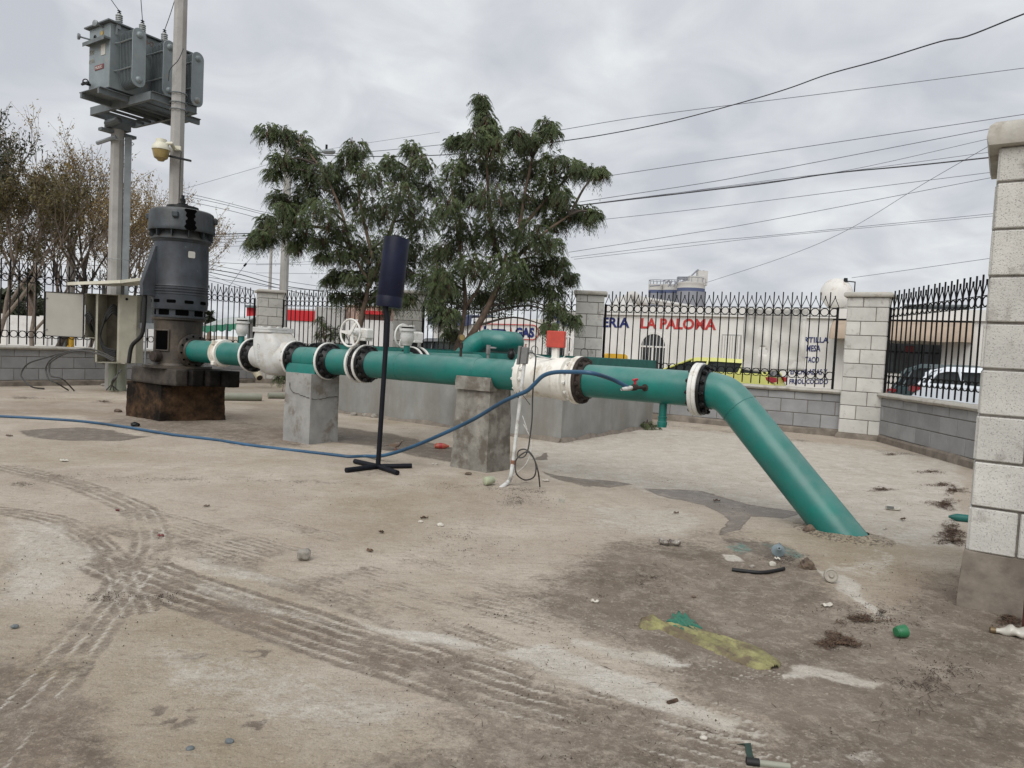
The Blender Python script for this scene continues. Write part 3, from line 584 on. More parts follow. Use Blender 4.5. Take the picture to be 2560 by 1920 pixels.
# crumbs: dark specks, denser where soil is gritty
sp = noise(46, 5, 0.72, 0, 1.0); dens = noise(1.6, 5, 0.6, 0.2, 3.0)
thr = mth('SUBTRACT', 0.705, mth('ADD', mth('MULTIPLY', ramp(dens, 0.42, 0.72), 0.085), mth('MULTIPLY', aDark, 0.17)))
spk = mth('MULTIPLY', mth('SUBTRACT', sp, thr), 22.0, True)
c = mixc(mth('MULTIPLY', spk, 0.75), c, (0.075, 0.058, 0.045))
mpv = N(nt, 'ShaderNodeMapping'); mpv.inputs['Scale'].default_value = (1, 2.6, 1); L(nt, tc.outputs['Object'], mpv.inputs[0])
sp2 = N(nt, 'ShaderNodeTexNoise'); sp2.inputs['Scale'].default_value = 13; sp2.inputs['Detail'].default_value = 9; sp2.inputs['Roughness'].default_value = 0.75; L(nt, mpv.outputs[0], sp2.inputs['Vector'])
c = mixc(mth('MULTIPLY', ramp(sp2.outputs['Fac'], 0.54, 0.66), 0.55), c, (0.165, 0.128, 0.098))
c = mixc(mth('MULTIPLY', ramp(noise(9, 9, 0.78, 0.5, 15.0), 0.50, 0.64), 0.45), c, (0.50, 0.44, 0.365))
c = mixc(mth('MULTIPLY', ramp(noise(31, 6, 0.8, 0.5, 21.0), 0.58, 0.70), 0.4), c, (0.17, 0.132, 0.10))
c = mixc(ramp(grain, 0.25, 0.8), mixc(mth('ADD', 0.0, 0.30), c, (0.10, 0.08, 0.06)), c)
c = mixc(mth('MULTIPLY', ramp(noise(95, 4, 0.8, 0.6, 31.0), 0.555, 0.63), 0.42), c, (0.12, 0.092, 0.07))
c = mixc(mth('MULTIPLY', ramp(noise(60, 5, 0.8, 0.4, 37.0), 0.57, 0.66), 0.40), c, (0.60, 0.54, 0.45))
mps = N(nt, 'ShaderNodeMapping'); mps.inputs['Rotation'].default_value = (0, 0, R(33)); mps.inputs['Scale'].default_value = (1.2, 9.0, 1); L(nt, tc.outputs['Object'], mps.inputs[0])
nst = N(nt, 'ShaderNodeTexNoise'); nst.inputs['Scale'].default_value = 3.2; nst.inputs['Detail'].default_value = 9; nst.inputs['Roughness'].default_value = 0.7; L(nt, mps.outputs[0], nst.inputs['Vector'])
c = mixc(mth('MULTIPLY', ramp(nst.outputs['Fac'], 0.53, 0.66), 0.35), c, (0.20, 0.158, 0.122))
L(nt, c, b.inputs['Base Color'])
ro = mth('SUBTRACT', 0.95, mth('MULTIPLY', aWet, 0.55)); L(nt, ro, b.inputs['Roughness']); b.inputs['Specular IOR Level'].default_value = 0.35
hh = mth('ADD', mth('ADD', mth('MULTIPLY', grain, 0.35), mth('MULTIPLY', fine, 0.5)), mth('ADD', mth('MULTIPLY', rag, 1.2), mth('MULTIPLY', spk, 0.8)))
hh = mth('MULTIPLY', hh, mth('SUBTRACT', 1.0, mth('MULTIPLY', aWet, 0.7)))
bp = N(nt, 'ShaderNodeBump'); bp.inputs['Strength'].default_value = 0.8; bp.inputs['Distance'].default_value = 0.012; L(nt, hh, bp.inputs['Height']); L(nt, bp.outputs[0], b.inputs['Normal'])
me.materials.append(gm); ground = bpy.data.objects.new('ground', me); COL.objects.link(ground); struct(ground)
# street outside
st = MB(); a = P4+mid_dir*-40; 
o_ = Vector((mid_dir.y, -mid_dir.x, 0)); o_ = o_ if o_.y > 0 else -o_
st.add([P4-mid_dir*60+o_*3.5, P1+mid_dir*60+o_*3.5, P1+mid_dir*60+o_*10.5, P4-mid_dir*60+o_*10.5], [(0, 1, 2, 3)])
st.v = [(x, y, -0.412) for (x, y, z) in st.v]; struct(st.build('road', m_asph))
def roughen(o, cuts=10, amp=0.012, sc=4.0, zmin=None):
    bm = bmesh.new(); bm.from_mesh(o.data); bmesh.ops.subdivide_edges(bm, edges=bm.edges, cuts=cuts, use_grid_fill=True)
    bm.normal_update()
    for v in bm.verts:
        p = v.co; k = fbm(np.array([p.x*sc+p.z*3.1]), np.array([p.y*sc-p.z*sc]), 4)[0]-0.5; v.co += v.normal*k*amp*2
    bm.to_mesh(o.data); bm.free(); o.data.polygons.foreach_set('use_smooth', [True]*len(o.data.polygons)); o.data.set_sharp_from_angle(angle=R(50))
# ------------------------------------------------------------------ block walls, pillars, coping
CH = 0.212          # course height
def block_face(mb, o, xd, nd, length, z0, z1, bl=0.40, start=0.0, ch=CH, jig=0.0, depth=0.045, phase=0, pat=None):
    """run of blocks on a vertical face starting at o along xd, outward normal nd"""
    o = Vector(o); rows = int(math.ceil((z1-z0)/ch-0.15)); axs = (Vector(xd), Vector(nd), UP)
    for r in range(rows):
        a = z0+r*ch; b_ = min(z1, a+ch); 
        if b_-a < 0.03: continue
        x = -start-(bl/2 if (r+phase) % 2 else 0)
        if pat: x = pat[(r+phase) % len(pat)]-bl
        while x < length-0.01:
            x0 = max(0, x); x1 = min(length, x+bl)
            if x1-x0 > 0.03:
                g = 0.005; off = random.uniform(-1, 1)*jig
                mb.box(o+axs[0]*((x0+x1)/2)+axs[1]*(off-depth/2+0.003)+UP*((a+b_)/2), (x1-x0-2*g, depth, b_-a-2*g-random.uniform(0, 0.002)), axs, ch=0.005)
            x += bl
def low_wall(a, b, label, name='block_wall', nrm=None, capo=0.05, col=None, group=None):
    a = Vector((a.x, a.y, 0)); b = Vector((b.x, b.y, 0)); xd = (b-a).normalized(); nd = nrm or Vector((xd.y, -xd.x, 0)); Ln = (b-a).length
    t = thing(name, label, 'wall', a, group)
    T = 0.15
    w = MB(); w.box((a+b)/2-nd*T/2+UP*0.33, (Ln, T-0.014, 0.66), (xd, nd, UP)); w.build('mortar_core', m_mortar, t)
    w = MB(); block_face(w, a, xd, nd, Ln, 0.105, 0.655, jig=0.002); block_face(w, b-nd*T, -xd, -nd, Ln, 0.105, 0.655, jig=0.002); w.build('blocks', m_block, t, ang=20)
    w = MB(); n = int(Ln/0.12)
    secs = []
    for i in range(n+1):
        p = a+xd*Ln*i/n; h = 0.105+0.03*(fbm(np.array([p.x*2.]), np.array([p.y*2.]), 3)[0]-0.5); k = 0.012*(fbm(np.array([p.x*5.]), np.array([p.y*5.+7]), 3)[0]-0.5)
        secs.append([p+nd*(0.035+k)-UP*0.05, p+nd*(0.028+k)+UP*h*0.75, p+nd*0.006+UP*h, p-nd*(T+0.006)+UP*h, p-nd*(T+0.03)-UP*0.05])
    w.loft(secs); w.build('plinth', m_plinth, t)
    w = MB(); prof = [(-0.03, 0.655), (0.028, 0.655), (0.052, 0.665), (0.062, 0.690), (0.050, 0.712), (0.03, 0.722), (-T-0.03, 0.722), (-T-0.062, 0.69), (-T-0.03, 0.655)]
    n = max(2, int(Ln/0.2))
    w.loft([[a+xd*(Ln*i/n)+nd*(u+0.004*math.sin(i*1.7))+UP*(v+0.003*math.sin(i*2.3)) for (u, v) in prof] for i in range(n+1)])
    w.build('coping', m_coping, t, ang=50)
    return t
def pillar(c, xd, wx_, wy_, label, h=2.14, pl=0.10, m=None, pat=None, phase=0, group='block pillars of the fence', capm=None, ch=CH, ms=None, cap_t=0.075, capo=0.055, jig=0.003, plg=1.0):
    """c = middle of the pillar, xd = direction of its front face"""
    xd = Vector(xd).normalized(); nd = Vector((xd.y, -xd.x, 0)); c = Vector((c.x, c.y, 0)); t = thing('fence_pillar', label, 'pillar', c, group)
    w = MB(); w.box(c+UP*(h/2), (wx_-0.014, wy_-0.014, h), (xd, nd, UP)); w.build('mortar_core', m_mortar, t)
    w = MB()
    for i, (ax, l, q) in enumerate(((xd, wx_, wy_), (nd, wy_, wx_), (-xd, wx_, wy_), (-nd, wy_, wx_))):
        nn = Vector((ax.y, -ax.x, 0)); o = c-ax*l/2+nn*q/2
        o2 = o+ax*0.0
        block_face(w, o2, ax, nn, l, pl, h, jig=jig, pat=pat, phase=phase+i, ch=ch, depth=0.05)
    w.build('blocks', m or m_block2, t, ang=20)
    w = MB(); 
    def rr(d_, k=0):
        return [c+xd*a*(wx_/2+d_)+nd*b*(wy_/2+d_) for a, b in ((-1, -1), (1, -1), (1, 1), (-1, 1))]
    w.loft([[p+UP*z for p in rr(d_*plg)] for d_, z in ((0.045, -0.05), (0.035, pl*0.6), (0.012, pl), (-0.02, pl+0.01))]); o = w.build('plinth', m_plinth, t)
    if plg < 1: roughen(o, 12, 0.012, 8)
    w = MB(); w.loft([[p+UP*(h+z) for p in rr(d_)] for d_, z in ((0.0, 0.0), (capo*0.8, 0.004), (capo, cap_t*0.35), (capo*0.85, cap_t*0.8), (capo*0.4, cap_t), (-0.02, cap_t+0.004))])
    w.build('cap', capm or m_coping, t, ang=50); return t
pillar(P4+Vector((0.12, 0.02, 0)), dv, 0.56, 0.42, 'white painted block pillar at the fence corner, left of the awning', pl=0.08, pat=(0.40, 0.22, 0.36, 0.20))
pillar(P3, Vector((1, -0.12, 0)), 0.50, 0.42, 'white block pillar with a leafy branch hanging before its left side', pl=0.1)
pillar(P2, Vector((1, -0.05, 0)), 0.58, 0.42, 'shaded white block pillar behind the second handwheel, right of the blue cylinder stand', m=m_block2, pl=0.1)
pillar(P1, Vector((0.45, -0.89, 0)), 0.55, 0.55, 'white block pillar at the far fence corner, edge towards the yard, above the white check valve', pl=0.1)
# near pillar at the right: its left side lies along the line of sight
PN = Vector((2.168, 3.300, 0)); dr = Vector((0.822, -0.569, 0)); nr = Vector((0.569, 0.822, 0)); NW, ND = 0.42, 0.62
t = pillar(PN+dr*NW/2+nr*ND/2, dr, NW, ND, 'big rough white block pillar standing close at the right edge of the yard', h=2.13, pl=0.262, pat=(0.40, 0.19), phase=1, jig=0.003, ch=0.2135, cap_t=0.11, capo=0.05, group=None, plg=0.45)
t.location = PN
ORG[t.name] = Vector((0, 0, 0))
for ch_ in t.children: ch_.matrix_parent_inverse = Matrix.Translation(-PN)
mw = bpy.data.materials.get('white_block').copy(); mw.name = 'near_white_block'
nt_ = mw.node_tree; bs = nt_.nodes['Principled BSDF']
vo = nt_.nodes.new('ShaderNodeTexVoronoi'); vo.inputs['Scale'].default_value = 85; vo.feature = 'F1'
tcn = [n for n in nt_.nodes if n.type == 'TEX_COORD'][0]; nt_.links.new(tcn.outputs['Object'], vo.inputs['Vector'])
nz = nt_.nodes.new('ShaderNodeTexNoise'); nz.inputs['Scale'].default_value = 175; nz.inputs['Detail'].default_value = 5; nt_.links.new(tcn.outputs['Object'], nz.inputs['Vector'])
rp = nt_.nodes.new('ShaderNodeValToRGB'); rp.color_ramp.elements[0].position = 0.30; rp.color_ramp.elements[0].color = (0.42, 0.42, 0.42, 1); rp.color_ramp.elements[1].position = 0.41; nt_.links.new(nz.outputs['Fac'], rp.inputs[0])
bp_ = [n for n in nt_.nodes if n.type == 'BUMP'][0]; ad = nt_.nodes.new('ShaderNodeMath'); ad.operation = 'ADD'
ml = nt_.nodes.new('ShaderNodeMath'); ml.operation = 'MULTIPLY'; ml.inputs[1].default_value = 0.5; nt_.links.new(rp.outputs[0], ml.inputs[0])
m2_ = nt_.nodes.new('ShaderNodeMath'); m2_.operation = 'MULTIPLY'; m2_.inputs[1].default_value = 0.15; nt_.links.new(vo.outputs['Distance'], m2_.inputs[0])
nt_.links.new(ml.outputs[0], ad.inputs[0]); nt_.links.new(m2_.outputs[0], ad.inputs[1]); nt_.links.new(ad.outputs[0], bp_.inputs['Height']); bp_.inputs['Strength'].default_value = 0.9; bp_.inputs['Distance'].default_value = 0.007
# pits show the grey block
src = bs.inputs['Base Color'].links[0].from_socket; mxn = nt_.nodes.new('ShaderNodeMix'); mxn.data_type = 'RGBA'
inv = nt_.nodes.new('ShaderNodeMath'); inv.operation = 'SUBTRACT'; inv.inputs[0].default_value = 1.0; nt_.links.new(rp.outputs[0], inv.inputs[1])
nt_.links.new(inv.outputs[0], mxn.inputs[0]); nt_.links.new(src, mxn.inputs[6]); mxn.inputs[7].default_value = (0.26, 0.25, 0.235, 1); nt_.links.new(mxn.outputs[2], bs.inputs['Base Color'])
for ch_ in t.children:
    if ch_.name.startswith('blocks'): ch_.data.materials[0] = mw
# low walls between the pillars
low_wall(P1+Vector((0.1, -0.1, 0)), P2, 'grey block wall with rounded coping behind the check valve and the first pier', nrm=-o_)
low_wall(P2, P3, 'grey block wall behind the concrete chamber and the trees', nrm=-o_)
low_wall(P3, P4, 'grey block wall with coping under the railing that carries the tarpaulin', nrm=-o_)
low_wall(P1-nv*0.2, PL, 'grey block wall with pale coping behind the electrical cabinet', nrm=dv)
xr = (PR-PRs).normalized(); nrr = Vector((xr.y, -xr.x, 0)); nrr = nrr if nrr.x < 0 else -nrr
low_wall(PRs, PR, 'grey block wall running from the corner pillar towards the right edge', nrm=nrr)

# ------------------------------------------------------------------ wrought iron railings
def base_mesh(fn):
    mb = MB(); fn(mb); o = mb.build('tmp', m_iron); me = o.data; bpy.data.objects.remove(o); return me
def _pk(mb): mb.box((0, 0, (0.745+2.23)/2), (0.016, 0.016, 2.23-0.745))
SP = 0.138
def _vf(mb):
    for s_ in (-1, 1): mb.tube([(s_*SP/2*0.95, 0, 1.985), (s_*SP*0.31, 0, 2.045), (s_*SP*.10, 0, 2.11), (s_*0.006, 0, 2.135)], 0.0068, 4)
    mb.box((0, 0, 2.150), (0.017, 0.017, 0.045))
def _rg(mb): mb.torus((0, 0, 0), (0, 1, 0), 0.058, 0.0078, 20, 5)
me_pk, me_vf, me_rg = base_mesh(_pk), base_mesh(_vf), base_mesh(_rg)
me_pk.name = 'picket'; me_vf.name = 'spear_point'; me_rg.name = 'ring'
def railing(a, b, label, off, post=True):
    a = Vector((a.x, a.y, 0)); b = Vector((b.x, b.y, 0)); xd = (b-a).normalized(); Ln = (b-a).length; nd = Vector((xd.y, -xd.x, 0))
    a = a+off; b = b+off; t = thing('iron_railing', label, 'railing', a+UP*0.72, 'black iron railings on the walls')
    n = int(Ln/SP); sp = Ln/n; rz = math.atan2(xd.y, xd.x)
    for z in (0.872, 0.985, 1.852, 1.985):
        w = MB(); w.box((a+b)/2+UP*z, (Ln, 0.016, 0.007), (xd, nd, UP)); w.build('rail', m_iron, t)
    if post:
        for p in (a+xd*0.02, b-xd*0.02):
            w = MB(); w.box(p+UP*1.36, (0.035, 0.035, 1.27), (xd, nd, UP)); w.build('end_post', m_iron, t)
    for i in range(n):
        if i:
            o = link('picket', me_pk, t); o.location = a+xd*sp*i+Vector((0, 0, random.uniform(-.004, .004))); o.rotation_euler.z = rz; o.rotation_euler.x = random.uniform(-.003, .003)
        p = a+xd*sp*(i+0.5); o = link('spear_point', me_vf, t); o.location = p; o.rotation_euler.z = rz
        for z in (0.928, 1.918):
            o = link('ring', me_rg, t); o.location = p+UP*z; o.rotation_euler.z = rz
    return t
offm = o_*0.07
def trimmed(a, b, ta, tb): e = (b-a).normalized(); return a+e*ta, b-e*tb
railing(*trimmed(P4, P3, 0.32, 0.26), 'black railing in front of the white bakery, with the torn tarpaulin tied to it', offm)
railing(*trimmed(P3, P2, 0.26, 0.30), 'black railing behind the two feathery trees', offm)
railing(*trimmed(P2, P1, 0.30, 0.36), 'black railing in front of the red and white wall', offm)
pl0, pl1 = trimmed(P1, PL, 0.36, 0.0)
railing(pl0, P1-nv*3.1, 'black railing seen between the pump motor and the far corner pillar', -dv*0.07)
railing(P1-nv*3.1, PL, 'black railing at the far left behind the cabinet', -dv*0.07, post=False)
railing(*trimmed(PRs, PR, 0.0, 0.0), 'black railing above the right side wall, in front of the awning and parked cars', -nrr*0.07)

# ------------------------------------------------------------------ concrete block, timbers, piers, chamber
def quad_from(c, l, r):
    c, l, r = G(*c), G(*l), G(*r); return c, l, r, l+r-c
def tapered(mb, q, z1, shrink=0.0, z0=-0.05, sub=0):
    c, l, r, f = q; cen = (c+l+r+f)/4; pts = [c, r, f, l]
    mb.loft([[p+UP*z0 for p in pts], [cen+(p-cen)*(1-shrink)+UP*z1 for p in pts]])
qb = quad_from((400.7, 1053.3), (314, 1039), (562.7, 1050.4))
mb = MB(); tapered(mb, qb, 0.452, 0.01); o = mb.build('pump_foundation', m_oilconc); roughen(o, 22, 0.022, 5)
tag(o, 'oil-blackened concrete foundation block under the pump timbers', 'concrete block')
cB = (qb[0]+qb[1]+qb[2]+qb[3])/4
eL = (qb[1]-qb[0]).normalized(); eR = (qb[2]-qb[0]).normalized()
tb = A(434, 962, 8.50); tb.z = 0.0
kR = Vector((-eL.y, eL.x, 0)); kR = kR if kR.x*eR.x+kR.y*eR.y > 0 else -kR
# four timbers side by side; the farthest sticks out to the right
labs = ['grey-brown oily timber facing the camera, nearest of the four under the pump', 'black oil-soaked timber second from the front under the pump', 'black oil-soaked timber third from the front under the pump', 'black timber end that sticks out farthest to the right under the pump']
lp = (qb[1]-qb[0]).normalized()
rdir = (qb[2]-qb[0]).normalized()
near = Vector((tb.x, tb.y, 0)); 
for i in range(4):
    o1_ = near+rdir*(0.182*i)+(-lp)*(0.0, 0.01, 0.03, 0.10)[i]
    ln = (0.95, 0.95, 0.98, 1.1)[i]
    mb = MB(); mb.box(o1_+rdir*0.09+lp*ln/2+UP*(0.555-0.002*i), (ln, 0.176*abs(kR.dot(rdir)), 0.20), (lp, kR, UP), ch=0.008)
    o = mb.build('timber_beam', m_oilwood if i else mat('grey_brown_timber', (0.052, 0.042, 0.033), 0.75, var=0.4, scale=8, bump=0.5, bscale=45, col2=(0.025, 0.02, 0.017), fac2=0.35, scale2=3)); roughen(o, 5, 0.006, 8); tag(o, labs[i], 'timber', 'timbers under the pump')

def crack(path, face_o, xd, nd, name, parent, r=0.0035):
    pts = [Vector(face_o)+Vector(xd)*u+UP*v+Vector(nd)*0.0005 for u, v in path]; mb = MB(); p2 = []
    for i in range(len(pts)-1):
        for k in range(4): p2.append(pts[i].lerp(pts[i+1], k/4)+UP*random.uniform(-.006, .006)+Vector(xd)*random.uniform(-.005, .005))
    p2.append(pts[-1]); mb.tube(p2, [r*random.uniform(.5, 1.2) for _ in p2], 4); mb.build(name, m_crack, parent)
q1 = quad_from((772, 1113), (706, 1100), (844.6, 1104))
t = thing('concrete_pier', 'smooth grey concrete pier with a green painted collar, left of the black stand', 'pier', q1[0]); 
mb = MB(); tapered(mb, q1, 0.735, 0.05); o = mb.build('column', m_concp, t); roughen(o, 18, 0.007, 3)
q2 = quad_from((1216.6, 1182.8), (1125.5, 1167), (1274.5, 1174))
t2 = thing('concrete_pier', 'weathered cracked concrete pier behind the white conduit and blue hose', 'pier', q2[0])
mb = MB(); tapered(mb, q2, 0.79, 0.09); o = mb.build('column', m_concold, t2); roughen(o, 22, 0.016, 4)

# ------------------------------------------------------------------ pipeline
AX0 = Vector((-0.57, 6.62, 0.872))
def AXP(s): p = AX0+dv.normalized()*s; p.z = 0.876-0.006*(s+1.5)/1.5*0.5; return p
adir = (AXP(1)-AXP(0)).normalized()
def S(px):
    lo, hi = -6.0, 4.0
    for _ in range(50):
        m_ = (lo+hi)/2
        if proj(AXP(m_))[0] < px: lo = m_
        else: hi = m_
    return (lo+hi)/2
PRAD, FRAD = 0.1345, 0.197
side = -nv.normalized()                       # towards the yard / camera side
pl = thing('water_pipeline', 'long green water main on two piers with white and black flanges, sloping into the ground', 'pipeline', G(*D(1750, 1150)))
def pipe_seg(s0, s1, m=m_green, r=PRAD):
    mb = MB(); mb.lathe([(0, r), (s1-s0, r)], AXP(s0), adir, 48); return mb.build('pipe_section', m, pl)
def bolts(parent, s, t0, t1, n=12, rr=0.168, br=0.0115, m=m_bolt, hexr=0.019, ph=0.13, name='bolt'):
    a = UP; b_ = adir.cross(a).normalized()
    for k in range(n):
        th = 2*math.pi*(k/n)+ph; c_ = AXP(s)+(a*math.cos(th)+b_*math.sin(th))*rr; mb = MB()
        mb.tube([c_+adir*t0, c_+adir*t1], br, 8)
        mb.lathe([(0, hexr), (0.017, hexr)], c_+adir*(t0+0.010), adir, 6); mb.lathe([(-0.017, hexr), (0, hexr)], c_+adir*(t1-0.010), adir, 6)
        mb.build(name, m, parent)
def flange(s, tw=0.028, tb=0.026, tot=None, mw=m_white, mk=m_black, n=12, two=False):
    """white rimmed disc on the pump side, black disc with bolts on the other"""
    mb = MB(); mb.lathe([(-tw, PRAD+0.01), (-tw, FRAD-0.004), (-tw+0.004, FRAD), (-0.003, FRAD), (0, FRAD-0.003)], AXP(s), adir, 56)
    if two: mb.lathe([(0.001, FRAD-0.004), (0.004, FRAD), (0.022, FRAD), (0.025, FRAD-0.004)], AXP(s), adir, 56)
    f = mb.build('flange', mw, pl, label='white painted flange ring')
    o2 = 0.026 if two else 0.002
    mb = MB(); mb.lathe([(o2, FRAD-0.010), (o2+tb, FRAD-0.012), (o2+tb+0.001, FRAD-0.016), (o2+tb+0.002, PRAD+0.028), (o2+tb+0.03, PRAD+0.013), (o2+tb+0.055, PRAD+0.003)], AXP(s), adir, 56)
    f2 = mb.build('flange', mk, pl, label='black flange plate')
    bolts(f2, s, -tw-0.03, o2+tb+0.03, n); return f, f2
sH = S(487); sC = S(556); sA = S(634); sB = S(741); sD = S(823); sE1 = S(899); sE2 = S(917); sM1 = S(1322); sM2 = S(1452); sF = S(1748)
pipe_seg(sH, sC-0.02); pipe_seg(sC+0.02, sA-0.02)
# grooved coupling
mb = MB(); mb.lathe([(-0.065, PRAD+0.004), (-0.062, PRAD+0.024), (-0.045, PRAD+0.03), (-0.033, PRAD+0.016), (0.033, PRAD+0.016), (0.045, PRAD+0.03), (0.062, PRAD+0.024), (0.065, PRAD+0.004)], AXP(sC), adir, 48)
for sg in (-1, 1):
    lug = AXP(sC)+UP*sg*(PRAD+0.025)*0.75+side*(PRAD+0.02)*0.72
    mb.box(lug, (0.05, 0.06, 0.05), (adir, side, UP), ch=0.008)
cpl = mb.build('pipe_coupling', m_white2, pl)
# air valve on top
def air_valve(s, sc=1.0, lab=None):
    c_ = AXP(s)+UP*(PRAD-0.01); mb = MB(); mb.lathe([(0, 0.032*sc), (0.105*sc, 0.032*sc)], c_, UP, 20); v = mb.build('air_valve', m_green, pl, label='white air valve on a green riser')
    mb = MB(); mb.lathe([(0.09*sc, 0.045*sc), (0.11*sc, 0.05*sc), (0.125*sc, 0.062*sc), (0.17*sc, 0.070*sc), (0.21*sc, 0.068*sc), (0.235*sc, 0.062*sc), (0.237*sc, 0.083*sc), (0.262*sc, 0.083*sc), (0.264*sc, 0.05*sc)], c_, UP, 28)
    mb.build('valve_body', m_castwhite, v)
    mb = MB(); mb.lathe([(0.262*sc, 0.06*sc), (0.278*sc, 0.06*sc)], c_, UP, 20); mb.build('vent_gap', m_black, v)
    mb = MB(); mb.lathe([(0.279*sc, 0.078*sc), (0.287*sc, 0.078*sc), (0.292*sc, 0.04*sc)], c_, UP, 28)
    for k in range(6):
        th = k*math.pi/3+.3; mb.lathe([(0.286*sc, 0.008), (0.299*sc, 0.008)], c_+Vector((math.cos(th), math.sin(th), 0))*0.062*sc, UP, 6)
    mb.build('valve_cap', m_castwhite, v)
air_valve(S(603)); flange(sA)
# check valve: neck block rising from a round body
cv0, cv1 = sA+0.03, sB-0.03
mb = MB(); Lc = cv1-cv0
mb.lathe([(0, PRAD+0.025), (0.05, PRAD+0.002), (0.10, PRAD+0.005), (Lc*0.42, PRAD+0.045), (Lc*0.62, PRAD+0.06), (Lc*0.80, PRAD+0.045), (Lc-0.03, PRAD+0.01), (Lc, PRAD+0.02)], AXP(cv0), adir, 48)
cvb = mb.build('check_valve', m_castwhite, pl, label='white swing check valve with bolted top cover')
def rsec(cs, hw, hd, z, n=7, r=0.06):
    c_ = AXP(cs); c_.z = z; pts = []
    for (a, b) in ((1, 1), (-1, 1), (-1, -1), (1, -1)):
        for k in range(n):
            th = math.atan2(b, a)-math.pi/4+k/(n-1)*math.pi/2 if (a, b) in ((1, 1), (-1, -1)) else math.atan2(b, a)-math.pi/4+k/(n-1)*math.pi/2
            rr_ = min(r, hw, hd); pts.append(c_+adir*(a*(hw-rr_)+rr_*math.cos(th))+side*(b*(hd-rr_)+rr_*math.sin(th)))
    return pts
zA = AXP(sA).z; s0 = cv0+0.16; hwT = 0.150
mb = MB(); mid = (cv0+cv1)/2
mb.loft([rsec(mid+0.06, 0.10, 0.08, zA-PRAD-0.065), rsec(mid+0.055, 0.15, 0.14, zA-PRAD-0.035, r=.09), rsec(mid+0.045, 0.19, 0.185, zA-0.07, r=.10), rsec(mid+0.035, 0.205, 0.192, zA+0.03, r=.09), rsec(mid+0.025, 0.205, 0.19, zA+0.12, r=.08), rsec(mid+0.005, 0.185, 0.182, zA+0.19), rsec(mid-0.02, 0.155, 0.172, zA+0.245), rsec(mid-0.035, 0.142, 0.165, zA+0.275)])
mb.build('bonnet', m_castwhite, cvb, ang=60)
mb = MB(); c_ = AXP(mid-0.035); c_.z = zA+0.287; mb.loft([[p for p in rsec(mid-0.035, 0.152, 0.185, z, r=0.05)] for z in (zA+0.272, zA+0.300)]); mb.loft([rsec(mid-0.035, 0.152, 0.185, z, r=0.05) for z in (zA+0.303, zA+0.325)])
cov = mb.build('cover_plate', m_castwhite, cvb)
for k in range(10):
    th = 2*math.pi*k/10+0.2; q = c_+adir*math.cos(th)*0.128+side*math.sin(th)*0.16; q.z = zA+0.318; mb = MB(); mb.lathe([(0, 0.016), (0.018, 0.015), (0.02, 0.01)], q, UP, 6); mb.build('bolt', m_castwhite, cov)
# raised casting letters reading downwards on the valve side
pt = AXP(mid-0.055)+side*0.1885; pt.z = zA+0.150
text('cast_letters', 'CYAMHI', 0.056, pt, -UP, m_castwhite, cvb, updir=adir, extrude=0.006, bold=0.001)
flange(sB); pipe_seg(sB+0.02, sD-0.01); flange(sD); pipe_seg(sD+0.03, sE1-0.01)
# wafer butterfly valve between two flanges
mb = MB(); mb.lathe([(-0.028, PRAD+0.01), (-0.028, FRAD-0.003), (-0.024, FRAD), (-0.004, FRAD), (0, FRAD-0.003)], AXP(sE1), adir, 56); mb.build('flange', m_white, pl, label='white painted flange ring')
gap = sE2-sE1
mb = MB(); mb.lathe([(0.001, PRAD+0.04), (gap-0.03, PRAD+0.04)], AXP(sE1), adir, 40); bv = mb.build('butterfly_valve', m_black, pl, label='black wafer valve with a white gearbox and handwheel')
bolts(bv, sE1, -0.05, gap+0.06, 12)
flange(sE2)
def gear_wheel(base, sdir, parent, r=0.135, stemm=m_black, toward=1.0, h=0.10):
    """stem up from base, gearbox, shaft along sdir to a three spoke handwheel"""
    sdir = Vector(sdir).normalized(); pr = sdir.cross(UP).normalized()
    mb = MB(); mb.lathe([(0, 0.035), (h, 0.035)], base, UP, 16); st_ = mb.build('valve_stem', stemm, parent)
    g0 = base+UP*(h+0.055); mb = MB(); mb.box(g0, (0.19, 0.11, 0.10), (pr, sdir, UP), ch=0.012); mb.box(g0+UP*0.052, (0.15, 0.09, 0.012), (pr, sdir, UP), ch=0.004); mb.box(g0-UP*0.058, (0.15, 0.12, 0.03), (pr, sdir, UP), ch=0.006)
    mb.lathe([(0, 0.035), (0.07, 0.030), (0.075, 0.016)], g0+sdir*0.05, sdir, 16); gb = mb.build('gearbox', m_white, st_)
    wc = g0+sdir*0.185; mb = MB(); mb.lathe([(0.05, 0.011), (0.19, 0.011)], g0, sdir, 10); mb.torus(wc, sdir, r, 0.0105, 40, 10)
    mb.lathe([(-0.02, 0.028), (0.018, 0.026), (0.022, 0.012)], wc, sdir, 18)
    for k in range(3):
        th = 2*math.pi*k/3+0.1; e_ = pr*math.cos(th)+UP*math.sin(th); tt = sdir.cross(e_)
        vs = [wc+e_*0.02+tt*0.020, wc+e_*0.02-tt*0.020, wc+e_*(r-0.004)-tt*0.011, wc+e_*(r-0.004)+tt*0.011]
        mb.loft([[v+sdir*0.006 for v in vs], [v-sdir*0.006 for v in vs]])
    mb.build('handwheel', m_white, st_, ang=50); return st_
bp0 = AXP(sE1+gap*0.4)+UP*(PRAD+0.03)
gear_wheel(bp0, -nv, bv, h=0.085)
pipe_seg(sE2+0.03, sM1-0.02); air_valve(S(1015), 0.95)
# weld seams
for px in (775, 1006, 1200):
    mb = MB(); mb.torus(AXP(S(px)), adir, PRAD, 0.0028, 48, 6); mb.build('weld_seam', m_green, pl)
